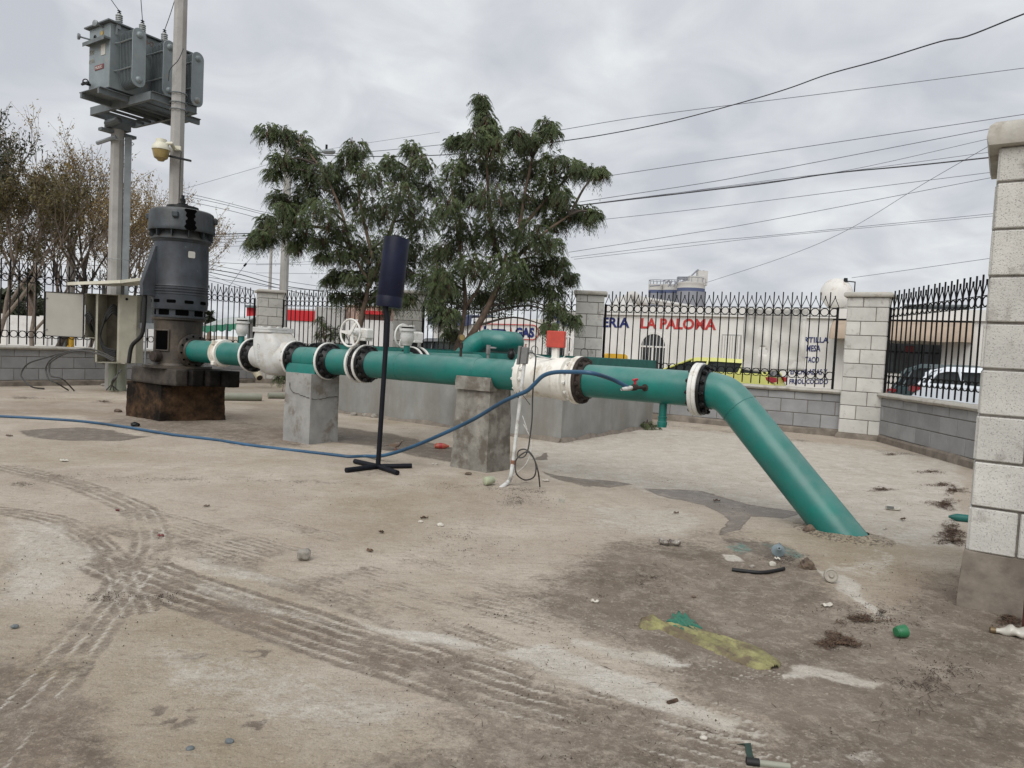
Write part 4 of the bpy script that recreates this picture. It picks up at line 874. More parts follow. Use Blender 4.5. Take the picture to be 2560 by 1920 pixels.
# gauge and small cocks on top
c_ = AXP(S(1150))+UP*(PRAD-0.01); mb = MB(); mb.tube([c_, c_+UP*0.10], 0.0125, 10); mb.lathe([(0.0, 0.019), (0.05, 0.019)], c_+UP*0.085, UP, 12); g_ = mb.build('pressure_gauge', m_rust, pl, label='brass pressure gauge on a dark stem')
gc = c_+UP*0.185; mb = MB(); fd = (Vector((0, 0, CAMH))-gc); fd = Vector((0.35, -0.94, 0)); mb.lathe([(-0.016, 0.030), (0.012, 0.032), (0.018, 0.030)], gc, fd, 24); mb.tube([c_+UP*0.13, gc-UP*0.02], 0.008, 8); mb.build('gauge_case', m_brass, g_)
mb = MB(); mb.lathe([(0.0185, 0.024), (0.020, 0.024)], gc, fd, 24); mb.build('gauge_dial', m_ochre, g_)
c_ = AXP(S(1218))+UP*(PRAD-0.01); mb = MB(); mb.tube([c_, c_+UP*0.085], 0.0125, 10); mb.lathe([(0.05, 0.020), (0.13, 0.020)], c_, UP, 8); mb.tube([c_+UP*0.105, c_+UP*0.105+Vector((0.06, -0.01, 0))], [0.011, 0.009], 8); mb.box(c_+UP*0.107+Vector((0.065, -0.01, 0)), (0.012, 0.03, 0.012)); mb.build('drain_cock', m_jbox, pl)
c_ = AXP(S(1276))+UP*(PRAD-0.005); mb = MB(); mb.lathe([(0, 0.016), (0.012, 0.018), (0.02, 0.030), (0.045, 0.036), (0.07, 0.032), (0.085, 0.018), (0.10, 0.018)], c_, UP, 8); mb.box(c_+UP*0.098, (0.04, 0.022, 0.012)); mb.build('bleed_valve', m_black, pl)
# flow meter
mb = MB(); t0 = -0.035
Lm = sM2-sM1
mb.lathe([(-0.048, PRAD+0.02), (-0.048, FRAD), (-0.02, FRAD+0.004), (0.0, FRAD), (0.001, PRAD+0.035), (0.03, PRAD+0.015)], AXP(sM1), adir, 56)
mb.lathe([(0.03, PRAD+0.014), (0.055, PRAD+0.034), (Lm*0.62, PRAD+0.036), (Lm*0.63, PRAD+0.045), (Lm*0.78, PRAD+0.045), (Lm*0.80, PRAD+0.02), (Lm-0.04, PRAD+0.012)], AXP(sM1), adir, 56)
fm = mb.build('flow_meter', m_white2, pl, label='white flow meter body with a red box on its neck')
bolts(fm, sM1, -0.075, 0.028, 12, m=m_white, hexr=0.017, br=0.010)
mb = MB(); mb.lathe([(-0.04, PRAD+0.015), (-0.04, FRAD+0.002), (-0.018, FRAD+0.003), (-0.015, FRAD-0.003), (-0.012, FRAD+0.003), (0.006, FRAD)], AXP(sM2), adir, 56); mb.build('flange', m_white2, pl, label='white double flange ring')
mb = MB(); mb.lathe([(0.008, FRAD-0.002), (0.034, FRAD-0.004), (0.036, PRAD+0.03), (0.07, PRAD+0.012)], AXP(sM2), adir, 24)
f2 = mb.build('flange', m_rust, pl, label='dark rusty flange plate'); bolts(f2, sM2, -0.06, 0.06, 12, m=m_rust)
bolts(f2, sM2, -0.085, -0.02, 12, m=m_white, hexr=0.015)
nk = AXP(sM1+Lm*0.50)+UP*(PRAD+0.03); mb = MB(); mb.box(nk+UP*0.05, (0.055, 0.05, 0.12), (adir, side, UP), ch=0.006); mb.lathe([(0, 0.04), (0.012, 0.038)], nk, UP, 20); mb.build('meter_neck', m_white2, fm)
mb = MB(); rb = nk+UP*0.165; mb.box(rb, (0.155, 0.10, 0.14), (Vector((0.985, -0.17, 0)), Vector((-0.17, -0.985, 0)), UP), ch=0.006); bx = mb.build('red_box', m_redbox, fm)
mb = MB(); ce = rb+Vector((0.08, 0, 0.02)); mb.tube(bez([ce, ce+Vector((.035, 0, .005)), ce+Vector((.062, 0, -.04)), ce+Vector((.055, 0, -.10)), ce+Vector((0.0, 0.0, -.155)), nk+Vector((0.05, -0.03, 0.0)), nk+Vector((-0.05, -0.06, 0.0)), nk+Vector((-0.20, -0.09, 0.03))], 6), 0.0055, 8); mb.lathe([(0, .014), (.02, .014)], ce-Vector((.005, 0, 0)), (1, 0, 0), 10); mb.build('signal_cable', m_pvcw, fm)
for k, (px, dz) in enumerate(((1333, 0.0), (1457, 0.0))):
    mb = MB(); c_ = AXP(S(px))+UP*(FRAD+0.0); mb.tube(bez([c_-adir*0.03, c_+UP*0.05-adir*0.03, c_+UP*0.068, c_+UP*0.05+adir*0.03, c_+adir*0.035], 5), 0.0032, 6); mb.build('lifting_loop', m_cable, fm)
# last straight and elbow down into the ground
pipe_seg(sM2+0.03, sF-0.02)
def rim(s):
    mb = MB(); mb.lathe([(-0.032, PRAD+0.01), (-0.032, FRAD-0.002), (-0.028, FRAD+0.002), (-0.003, FRAD+0.002), (-0.001, FRAD-0.004), (0.001, FRAD+0.002), (0.026, FRAD+0.002), (0.030, FRAD-0.004)], AXP(s), adir, 60); return mb.build('flange', m_white, pl, label='thick white double flange ring')
rim(sF); mb = MB(); mb.lathe([(0.031, FRAD-0.006), (0.052, FRAD-0.008), (0.054, PRAD+0.025), (0.085, PRAD+0.008)], AXP(sF), adir, 56)
f2 = mb.build('flange', m_black, pl, label='black flange plate'); bolts(f2, sF, -0.055, 0.085, 12, m=m_black); 
e0 = AXP(sF+0.03); gfar = G(*D(1815, 1153)); 
e1 = AXP(sF+0.10); 
dn = (gfar-A(*D(1622, 862), e1.y-0.06)); pe = A(*D(1594, 879), e1.y-0.13)
dn = (gfar-pe).normalized(); pth = [e0, e1]
b_ = bez([e1, e1.lerp(pe, 0.5)+UP*0.026+adir*0.004, pe, pe+dn*0.15], 5)[1:-3]
path = [e0, e0.lerp(e1, .5), e1]+[p for p in b_]+[pe+dn*0.25, gfar, gfar+dn*0.25]
mb = MB(); mb.tube(path, PRAD, 48); mb.build('elbow_pipe', m_green, pl, ang=60)
for (p, d_) in ((pe+dn*0.02, dn), (gfar, UP)):
    if d_ is dn:
        mb = MB(); mb.torus(p, d_, PRAD, 0.003, 48, 6); mb.build('weld_seam', m_green, pl)
mb = MB(); q = [];
for k in range(40):      # mortar/paint ring where the pipe enters the ground
    th = 2*math.pi*k/40; a = Vector((dn.x, dn.y, 0)).normalized(); b2 = Vector((-a.y, a.x, 0)); sn = abs(dn.z); q.append((a*math.cos(th)/sn, b2*math.sin(th)))
mb.loft([[gfar+(u+v)*(PRAD+0.016)+UP*-0.02 for u, v in q], [gfar+(u+v)*(PRAD+0.010)+UP*0.006 for u, v in q], [gfar+(u+v)*(PRAD-0.01)+UP*0.012 for u, v in q]]); mb.build('ground_collar', m_green2, pl)
mb = MB(); ri = random.Random(5); wob = [ri.uniform(.7, 1.5) for _ in q]; wob = [(wob[i-1]+wob[i]+wob[(i+1) % 40])/3 for i in range(40)]
mb.loft([[gfar+(u+v)*(PRAD-0.012)+UP*0.022*w_ for (u, v), w_ in zip(q, wob)], [gfar+(u+v)*(PRAD+0.03*w_)+UP*0.014*w_ for (u, v), w_ in zip(q, wob)], [gfar+(u+v)*(PRAD+0.085*w_)-UP*0.006 for (u, v), w_ in zip(q, wob)]], caps=False); o = mb.build('soil_heap', gm, pl)
# tap with red handle and drain stub
tp = AXP(S(1629)); th_ = 0.18; n0 = (side*math.cos(th_)+UP*math.sin(th_)*-0.2).normalized()
w0 = tp+side*PRAD-UP*0.012; ld = (-adir*0.72+side*0.69).normalized(); mb = MB(); mb.lathe([(0, 0.030), (0.004, 0.026)], w0-side*0.004, side, 16); mb.tube([w0, w0+side*0.03, w0+side*0.05+ld*0.015, w0+side*0.05+ld*0.05], 0.0125, 12)
v0 = w0+side*0.05+ld*0.06; HEND = A(*C6(1842, 1142), v0.y-0.035); ld = (HEND-v0).normalized(); LH = (HEND-v0).length; mb.lathe([(-0.02, 0.020), (-0.005, 0.026), (0.02, 0.026), (0.035, 0.020)], v0, ld, 12); tv = mb.build('tap', m_rust, pl, label='small tap with a red handle feeding the blue hose')
mb = MB(); mb.lathe([(0.02, 0.011), (0.05, 0.011)], v0, UP, 10); mb.box(v0+UP*0.058, (0.05, 0.022, 0.016), (ld, ld.cross(UP), UP), ch=0.004); mb.build('tap_handle', m_red, tv)
mb = MB(); mb.lathe([(0.03, 0.014), (0.06, 0.020), (0.10, 0.015), (0.14, 0.011), (LH+.02, 0.012)], v0, ld, 12); mb.build('hose_fitting', m_pvcw, tv)

dq = AXP(S(1661))-UP*(PRAD-0.01); mb = MB(); mb.lathe([(0, 0.030), (0.105, 0.030), (0.106, 0.037), (0.115, 0.037), (0.117, 0.033), (0.145, 0.033), (0.148, 0.038), (0.175, 0.038), (0.178, 0.035), (0.19, 0.035)], dq, -UP, 24); mb.build('drain_stub', m_green, pl)
# saddles of mortar and paint where the piers take the pipe
def saddle(q, s, w_, z0, z1, top, m, t, nm='saddle'):
    mb = MB(); c_ = AXP(s); secs = []
    xs = [-0.5, -0.42, 0.42, 0.5]
    half = w_/2
    prof = []
    for sg in (-1, 1):
        pass
    pr = [(-0.155, z0)]+[(-0.155, z1), (-0.142, top)]+[((PRAD+0.004)*math.sin(a_), c_.z-(PRAD+0.004)*math.cos(a_)) for a_ in [R(-70+k*14) for k in range(11)]]+[(0.142, top), (0.155, z1), (0.155, z0)]
    pr = [p for p in pr]
    mb.loft([[c_+adir*x+(-side)*u+UP*(v-c_.z) for u, v in pr] for x in (-half, half)]); return mb.build(nm, m, t)
bpy.context.view_layer.update()
def scen(q): return (((q[1]+q[2])/2-AX0).dot(dv.normalized()))
c1 = scen(q1); c2 = scen(q2)
saddle(q1, c1, (q1[0]-q1[1]).length*0.97, 0.70, 0.785, 0.835, m_green, t, 'painted_saddle')
saddle(q2, c2, (q2[0]-q2[1]).length*0.92, 0.72, 0.80, 0.84, m_concold, t2, 'saddle')
crk1 = [(0.09, 0.63), (0.11, 0.56), (0.16, 0.53), (0.25, 0.52), (0.34, 0.50), (0.44, 0.49)]
e_ = (q1[0]-q1[1]).normalized(); crack(crk1, q1[1]+Vector((e_.y, -e_.x, 0))*-0.004*0, e_, Vector((e_.y, -e_.x, 0)), 'crack', t)
e_ = (q1[2]-q1[0]).normalized(); crack([(0.02, 0.48), (0.14, 0.47), (0.24, 0.49), (0.40, 0.49)], q1[0], e_, Vector((e_.y, -e_.x, 0)), 'crack', t)

# branch to the chamber with a second valve (runs along n)
br = thing('branch_pipe', 'short branch pipe behind the main with a second white handwheel, running to the chamber', 'pipe', G(1035, 1085))
c0 = Vector((-1.16, 8.27, 0.875)); bdir = nv.normalized()
sT = (c0-AX0).dot(dv.normalized())
cbase = c0-bdir*((c0-AXP(0)).dot(bdir)-0.08)
mb = MB(); mb.lathe([(0, PRAD), (((c0+bdir*1.3)-cbase).length, PRAD)], cbase, bdir, 40); mb.build('pipe_section', m_green, br)
for (k, m_) in ((-0.075, m_black), (-0.045, m_white), (0.03, m_black), (0.07, m_white)):
    mb = MB(); rr_ = FRAD if m_ is m_white else FRAD-0.01; mb.lathe([(k, PRAD), (k, rr_-.003), (k+.004, rr_), (k+.022, rr_), (k+.025, PRAD)], c0, bdir, 48); mb.build('flange', m_, br, label='white flange ring' if m_ is m_white else 'black flange plate')
gear_wheel(c0+UP*(PRAD+0.05)+bdir*0.01, -dv, br, h=0.075)

# chamber
kc = G(1401.6, 1105.8); kl = G(850, 1032); kr = G(1630, 1068)
xl = (kl-kc).normalized(); Lc_ = (kl-kc).length+0.35; xrr = (kr-kc).normalized(); Rr = (kr-kc).length
t = thing('concrete_chamber', 'low grey concrete chamber with a green painted rim behind the pipeline', 'chamber', kc)
cor = [kc, kc+xrr*Rr, kc+xrr*Rr+xl*Lc_, kc+xl*Lc_]; Tw = 0.15
cen = sum(cor, Vector())/4
def ring_prism(mb, z0, z1, grow, thick, rough=0):
    outp = [p+(p-cen).normalized()*grow for p in cor]; inn = []
    for i, p in enumerate(cor):
        a = (cor[(i+1) % 4]-p).normalized(); b = (cor[i-1]-p).normalized(); inn.append(p+(a+b)*thick)
    vs = [q+UP*z for z in (z0, z1) for q in outp+inn]; fs = []
    for i in range(4):
        j = (i+1) % 4; fs += [(i, j, 8+j, 8+i), (4+j, 4+i, 12+i, 12+j), (8+i, 8+j, 12+j, 12+i), (j, i, 4+i, 4+j)]
    mb.add(vs, fs)
mb = MB(); ring_prism(mb, -0.05, 0.865, 0.0, Tw); o = mb.build('chamber_wall', m_concch, t); roughen(o, 14, 0.004, 2)
mb = MB(); ring_prism(mb, 0.867, 1.035, 0.002, Tw); o = mb.build('rim_band', m_green2, t)
mb = MB(); mb.prism([(p.x, p.y) for p in [cen+(p-cen)*0.97 for p in cor]], 0.0, 0.35); mb.build('chamber_floor', m_concch, t)
mb = MB()
for (p, q) in ((cor[0], cor[1]), (cor[3], cor[0])):
    e_ = (q-p).normalized(); n_ = Vector((e_.y, -e_.x, 0)); n_ = n_ if (p+q)/2*1 and ((p+q)/2+n_-cen).length > ((p+q)/2-n_-cen).length else -n_
    n = 30; mb.loft([[p.lerp(q, i/n)-n_*0.02-UP*0.03, p.lerp(q, i/n)+n_*(0.05+0.02*math.sin(i*1.3))-UP*0.01, p.lerp(q, i/n)+n_*(0.008)+UP*(0.045+0.015*math.sin(i*0.9+1))] for i in range(n+1)])
mb.build('base_fillet', m_plinth, t)
# goose-neck pipe rising out of the chamber
Cg = crop(1060, 760, 340/2212)
Yg = 9.95
gp = [A(*Cg(510, 1010), Yg+0.05), A(*Cg(672, 850), Yg), A(*Cg(800, 700), Yg-0.02), A(*Cg(900, 635), Yg-.03), A(*Cg(1010, 590), Yg-.05), A(*Cg(1140, 603), Yg-0.12), A(*Cg(1250, 614), Yg-0.16)]
endd = (gp[-1]-gp[-2]).normalized()
bk = Vector((0.55, 0.83, 0))
gp2 = bez(gp[1:5], 4); gp = [gp[0]]+gp2+gp[5:]+[gp[-1]+endd*0.04+bk*0.02, gp[-1]+endd*0.06+bk*0.09, gp[-1]+endd*0.06+bk*0.25]
t = thing('gooseneck_pipe', 'green bent pipe rising from the chamber and turning level to the right', 'pipe', Vector((gp[0].x, gp[0].y, 0.3)))
mb = MB(); low = gp[0]+Vector((-.26, .36, -.30)); mb.tube([low]+gp, 0.151, 40); mb.build('pipe_body', m_green, t, ang=60)
for (a_, b__) in ((Cg(700, 860), 1), (Cg(815, 700), 2), (Cg(1010, 590), 4)):
    p = A(*a_, Yg-(0.0, 0.0, 0.02, 0, 0.05)[b__]); k = min(range(len(gp)), key=lambda i: (gp[i]-p).length); d_ = (gp[min(k+1, len(gp)-1)]-gp[k-1]).normalized(); mb = MB(); mb.torus(gp[k], d_, 0.1515, 0.0028, 44, 6); mb.build('weld_seam', m_green, t)
# ------------------------------------------------------------------ pump: discharge head and vertical motor
MC = Vector((-4.20, 9.02, 0)); ZT = 0.655
sMC = (MC-AX0).dot(dv.normalized()); MC = Vector((AXP(sMC).x, AXP(sMC).y, 0))
pm = thing('vertical_pump', 'big dark vertical pump motor on an oily cast discharge head', 'pump motor', MC+UP*ZT)
mb = MB(); mb.lathe([(0, 0.40), (0.03, 0.40), (0.035, 0.31), (0.06, 0.29), (0.20, 0.285), (0.42, 0.275), (0.58, 0.285), (0.60, 0.31), (0.625, 0.31)], MC+UP*ZT, UP, 48)
hd = mb.build('discharge_head', m_head, pm)
# window openings in the head (black patches painted for the shade inside) and side boss
tocam = (Vector((0, 0, 0))-MC); 
def polar(c, az, r, z): return c+Vector((math.cos(az)*r, math.sin(az)*r, z))
az0 = math.atan2(-MC.y, -MC.x)
def curved_patch(mb, c, az, daz, r, z0, z1, thick=0.012, n=10, rnd=0.02):
    outp = []
    secs = []
    for i in range(n+1):
        a_ = az-daz+2*daz*i/n; e_ = min(i, n-i)/n*2*daz*r; k = rnd-math.sqrt(max(0, rnd*rnd-(max(0, rnd-e_))**2)) if e_ < rnd else 0
        secs.append([polar(c, a_, r-thick, z0+k), polar(c, a_, r+thick*0.2, z0+k), polar(c, a_, r+thick*0.2, z1-k), polar(c, a_, r-thick, z1-k)])
    mb.loft(secs)
m_void = mat('dark_opening', (0.003, 0.003, 0.003), 1.0, spec=0.0)  # flat black paints the dark inside openings; the oil stain uses it too
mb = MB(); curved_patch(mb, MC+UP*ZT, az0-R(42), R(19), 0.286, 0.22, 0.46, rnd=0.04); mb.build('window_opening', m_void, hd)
mb = MB(); 
for dz_, zz_ in ((R(19.5), 0),): 
    pts = []
    for i in range(40):
        u = i/40*4; 
        k = int(u); f_ = u-k; cs = [(-1, -1), (1, -1), (1, 1), (-1, 1), (-1, -1)]; a = cs[k]; b = cs[k+1]; x_ = a[0]+(b[0]-a[0])*f_; y_ = a[1]+(b[1]-a[1])*f_; pts.append(polar(MC+UP*ZT, az0-R(42)+x_*R(20), 0.288, 0.34+y_*0.125))
    pts.append(pts[0]); mb.tube(pts, 0.011, 8)
mb.build('window_frame', m_head, hd)
bo = polar(MC+UP*(ZT+0.14), az0-R(50), 0.27, 0); mb = MB(); mb.lathe([(0, 0.07), (0.09, 0.065), (0.095, 0.05), (0.10, 0.05)], bo, Vector((math.cos(az0-R(50)), math.sin(az0-R(50)), 0)), 24); mb.build('side_boss', m_rust, hd)
# outlet flange
mb = MB(); mb.lathe([(-0.30, 0.15), (-0.06, 0.15), (-0.045, 0.20), (-0.04, 0.206), (-0.008, 0.206), (-0.004, 0.20), (-0.003, PRAD+0.02), (0.02, PRAD+0.006)], AXP(sH)+adir*0.0, adir, 48); of = mb.build('outlet_flange', m_head, hd)
for k in range(12):
    th = 2*math.pi*k/12+.13; c_ = AXP(sH)+(UP*math.cos(th)+adir.cross(UP)*math.sin(th))*0.178; mb = MB(); mb.lathe([(-0.004, .0125), (0.0015, .0125)], c_, adir, 12); mb.build('bolt_hole', m_void, of)
# motor
Z0 = ZT+0.625; M0 = MC+UP*Z0
mb = MB(); mb.lathe([(0, 0.335), (0.02, 0.335), (0.022, 0.30), (0.10, 0.30), (0.102, 0.335), (0.13, 0.338), (0.16, 0.34), (0.28, 0.342), (0.285, 0.348), (0.298, 0.348), (0.302, 0.336), (0.314, 0.336), (0.318, 0.348), (0.331, 0.348), (0.335, 0.336), (0.347, 0.336), (0.351, 0.348), (0.364, 0.348), (0.368, 0.336), (0.380, 0.336), (0.384, 0.346), (0.40, 0.340), (0.92, 0.332), (0.93, 0.345), (0.945, 0.352)], M0, UP, 64)
mt = mb.build('motor_casing', m_motor, pm)
mb = MB()
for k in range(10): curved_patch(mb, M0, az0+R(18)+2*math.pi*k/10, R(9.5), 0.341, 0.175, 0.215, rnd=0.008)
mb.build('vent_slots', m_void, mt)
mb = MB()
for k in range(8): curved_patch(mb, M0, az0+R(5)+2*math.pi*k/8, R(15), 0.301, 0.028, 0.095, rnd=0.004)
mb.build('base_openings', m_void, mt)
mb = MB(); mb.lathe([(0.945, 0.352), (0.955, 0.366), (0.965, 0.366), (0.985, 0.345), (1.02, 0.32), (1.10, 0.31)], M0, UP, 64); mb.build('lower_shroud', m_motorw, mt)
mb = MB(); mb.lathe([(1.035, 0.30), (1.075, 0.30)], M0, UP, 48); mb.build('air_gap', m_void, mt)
for k in range(12):
    mb = MB(); a_ = az0+2*math.pi*k/12+.2; mb.box(polar(M0, a_, 0.355, 1.035), (0.07, 0.008, 0.11), (Vector((math.cos(a_), math.sin(a_), 0)), Vector((-math.sin(a_), math.cos(a_), 0)), UP)); mb.build('gap_rib', m_motorw, mt)
mb = MB(); prof = [(1.06, 0.385), (1.06, 0.402), (1.085, 0.407), (1.10, 0.403), (1.28, 0.392), (1.31, 0.380), (1.325, 0.355), (1.335, 0.30), (1.345, 0.18), (1.35, 0.10)]
mb.lathe(prof, M0, UP, 64)
for k in range(4):
    a_ = az0+R(78)+k*math.pi/2; mb.box(polar(M0, a_, 0.405, 1.235), (0.06, 0.075, 0.075), (Vector((math.cos(a_), math.sin(a_), 0)), Vector((-math.sin(a_), math.cos(a_), 0)), UP), ch=0.012)
cp = mb.build('fan_cap', m_motorw, mt)
mb = MB(); mb.lathe([(1.34, 0.20), (1.385, 0.195), (1.39, 0.17), (1.395, 0.08), (1.40, 0.055), (1.425, 0.055), (1.43, 0.032), (1.475, 0.030), (1.477, 0.02), (1.53, 0.020)], M0, UP, 24)
mb.lathe([(1.40, 0.072), (1.418, 0.072)], M0, UP, 6); mb.lathe([(1.455, 0.036), (1.485, 0.036)], M0, UP, 6); mb.build('shaft_nut', m_black, mt)
# stain running down the cap (dirt with its own shape)
mb = MB(); mb2 = MB()
for k in range(1):
    n = 14; secs = []
    for i in range(n+1):
        z = 1.315-0.255*i/n; wd = 0.055+0.012*math.sin(i*1.7)+0.01*math.sin(i*0.6+1); rr_ = 0.388+0.017*min(1, i/n*1.2)+0.0035
        secs.append([polar(M0, az0+R(14)+q*wd/0.39, rr_, z) for q in (-1, -.3, .3, 1)])
    mb.loft(secs, close=False, caps=False)
mb.build('oil_stain', m_void, cp)
pz = az0+R(21); mb = MB(); curved_patch(mb, M0, pz, R(7.5), 0.337, 0.735, 0.815, thick=0.004, rnd=0.012); mb.build('name_plate', m_sticker, mt)
# conduit box at the left
bz = az0-R(72); bx0 = polar(M0, bz, 0.36, 0.49); bdr = Vector((math.cos(bz), math.sin(bz), 0)); bt = Vector((-bdr.y, bdr.x, 0))
mb = MB(); prf = [(0.0, 0.72), (0.02, 0.76), (0.14, 0.32), (0.15, 0.28), (0.0, 0.28)]
mb.loft([[polar(M0, bz, 0.30, 0)*1+bdr*(u*1.15)+UP*v+bt*w_ for u, v in ((-.02, .24), (-.02, .86), (0.04, .86), (0.16, .40), (0.15, .25))] for w_ in (-0.07, 0.07)]); mb.build('terminal_box', m_motor, mt, bevel=0.006)
tb0 = polar(M0, bz, 0.40, 0.26)
mb = MB(); mb.tube(bez([tb0, tb0-UP*0.12, A(*C2(1230, 1220), tb0.y+.02), A(*C2(1140, 1330), tb0.y+.05), A(*C2(1112, 1478), tb0.y+.05)], 8), 0.024, 12)
cbl = mb.build('power_cable', m_rubber, pm)

for o in [mt]+list(mt.children_recursive):      # true girth of the motor
    for v in o.data.vertices: v.co.x = MC.x+0.01+(v.co.x-MC.x)*0.95; v.co.y = MC.y+(v.co.y-MC.y)*0.95
# ------------------------------------------------------------------ electrical cabinet
Yc = 12.2
def Cn(a, b, Y=Yc): return A(*crop(0, 600, 400/2212)(a, b), Y)
t = thing('electrical_cabinet', 'beige open electrical cabinet with its left door swung out and cables inside', 'cabinet', G(290, 975))
n_f = Vector((0, -1, 0)); xh = Vector((1, 0, 0))
x0 = Cn(1190, 760).x; x1 = Cn(1345, 760).x; x2 = Cn(1640, 760).x; zt = Cn(1400, 745).z; zb1 = Cn(1250, 1355).z; zb2 = Cn(1500, 1690).z
Yc2 = Yc+0.30
mb = MB(); th = 0.008
def bx_(mb, xa, xb, ya, yb, za, zb): mb.box(((xa+xb)/2, (ya+yb)/2, (za+zb)/2), (abs(xb-xa), abs(yb-ya), abs(zb-za)))
bx_(mb, x0, x2, Yc2, Yc2+th, zb2, zt); o = mb.build('back_plate', m_cabdark, t)
mb = MB(); bx_(mb, x0, x2+0.02, Yc, Yc2, zt-th, zt); bx_(mb, x0-th, x0, Yc, Yc2, zb1, zt); bx_(mb, x0, x1, Yc, Yc2, zb1, zb1+th); bx_(mb, x1-0.012, x1, Yc-0.03, Yc2, zb2, zt); bx_(mb, x1, x2+0.15, Yc-.02, Yc2+.05, zb2-0.012, zb2); mb.build('cabinet_frame', m_cab, t)
mb = MB(); bx_(mb, x1-0.01, x1+0.035, Yc-0.03, Yc-0.02, zb2, zt); mb.build('door_post', m_cab, t)
# right flank: narrow lit face and wide angled face
xr1 = Cn(1680, 760).x; pr_ = Cn(1905, 760, Yc+0.12); prx = pr_.x
mb = MB(); fl = [Vector((x2, Yc-0.02, 0)), Vector((xr1, Yc-0.05, 0)), Vector((prx, Yc+0.10, 0)), Vector((prx, Yc2+0.05, 0)), Vector((x2, Yc2, 0))]
mb.prism([(p.x, p.y) for p in fl], zb2+0.0, zt+0.005); sp_ = mb.build('side_panel', m_cab, t, bevel=0.004)
kh = Cn(1790, 820, Yc+0.02); fd_ = (fl[2]-fl[1]).normalized(); fn_ = Vector((fd_.y, -fd_.x, 0)); kp = fl[1].lerp(fl[2], 0.4); kp.z = kh.z; mb = MB(); mb.lathe([(-0.002, 0.022), (0.003, 0.022)], kp, fn_, 16); mb.build('knockout_hole', m_void, sp_)
# open door swung left, facing the camera
dz0, dz1 = Cn(900, 1340).z, Cn(900, 725).z; dx0 = Cn(655, 800).x
mb = MB(); mb.box(((dx0+x0)/2, Yc-0.04, (dz0+dz1)/2), (x0-dx0, 0.018, dz1-dz0), (Vector((1, 0.02, 0)).normalized(), Vector((-0.02, 1, 0)).normalized(), Vector((0, 0, 1)))); dr_ = mb.build('cabinet_door', m_cabin, t, bevel=0.003)
mb = MB(); g_ = 0.012; W_ = x0-dx0; H_ = dz1-dz0; cx_ = (dx0+x0)/2; cz_ = (dz0+dz1)/2
for (sx, sz, ww, hh_) in ((0, 1, W_, g_), (0, -1, W_, g_), (1, 0, g_, H_), (-1, 0, g_, H_)): mb.box((cx_+sx*(W_/2-g_/2), Yc-0.055, cz_+sz*(H_/2-g_/2)), (ww, 0.012, hh_))
mb.build('door_gasket', m_black, dr_)
for zf in (0.85, 0.15):
    mb = MB(); mb.box((dx0+0.03, Yc-0.058, dz0+H_*zf), (0.035, 0.016, 0.016)); mb.build('door_latch', m_jbox, dr_)
# sheet roof
rt = thing('sheet_metal_roof', 'cream sheet metal roof panel over the electrical cabinet', 'roof', Vector((Cn(1500, 600).x, Yc, zt)))
ra, rb_, rc_ = Cn(935, 590, 11.9), Cn(1670, 560, 11.75), Cn(2110, 505, 12.0)
rd_, re_ = Cn(2000, 640, 13.0), Cn(1500, 600, 12.75)
mb = MB(); top = [ra, rb_, rc_, Vector((rc_.x+0.15, 12.9, rc_.z-0.02)), Vector((ra.x+0.3, 12.75, ra.z+0.03))]
mb.loft([[p-UP*0.006 for p in top], [p for p in top]]); mb.build('roof_sheet', m_roofs, rt)
mb = MB()
for a, b in ((ra, rb_), (rb_, rc_)):
    e_ = (b-a).normalized(); nn_ = e_.cross(UP).normalized(); mb.box((a+b)/2-UP*0.017+nn_*0.004, ((b-a).length, 0.006, 0.05), (e_, nn_, e_.cross(nn_)*-1))
mb.build('roof_fascia', m_roofs, rt)
mb = MB(); bx_(mb, x2-0.02, x2+0.02, Yc+0.1, Yc+0.14, zt, ra.z+0.02); bx_(mb, x1-.1, x1-.06, Yc+0.3, Yc+0.34, zt, ra.z+0.03); mb.build('roof_bracket', m_frame, rt)
# post and grey plate behind
mb = MB(); mb.tube([G(283, 976)+UP*-0.05, G(283, 976)+UP*(zb2+0.0)], 0.085, 20); mb.tube([G(255, 960)+Vector((0, 0, 0.42)), G(262, 965)+UP*zb2], 0.06, 16); ps = mb.build('cabinet_post', m_pvcg, t)
p_ = G(303, 977); mb = MB(); mb.tube([p_-UP*0.05, p_+UP*zb2], 0.08, 16); tag(mb.build('conduit_riser', m_pvcg), 'thick grey-green conduit stub rising behind the timber end to the cabinet', 'conduit')
mb = MB(); a_ = A(*C2(1260, 1180), 12.4); mb.tube([Vector((a_.x, a_.y, 0)), a_+UP*0.02], 0.014, 8); b__ = A(*C2(1190, 1165), 12.4); c__ = A(*C2(1360, 1150), 12.4); mb.box((b__+c__)/2, ((c__-b__).length, 0.04, 0.10)); tag(mb.build('support_bracket', m_galv), 'thin galvanised prop and cross bar between the cabinet and the pump', 'bracket')
mb = MB(); xa, xb = A(*C2(1195, 900), 12.5).x, A(*C2(1330, 900), 12.5).x; bx_(mb, xa, xb, 12.45, 12.55, A(*C2(1200, 1140), 12.5).z, A(*C2(1200, 890), 12.5).z); bx_(mb, xa+0.10, xa+0.13, 12.42, 12.45, A(*C2(1200, 1130), 12.5).z, A(*C2(1200, 950), 12.5).z); tag(mb.build('switch_box', m_frame), 'dark grey switch box between the cabinet and the pump motor', 'switch box')
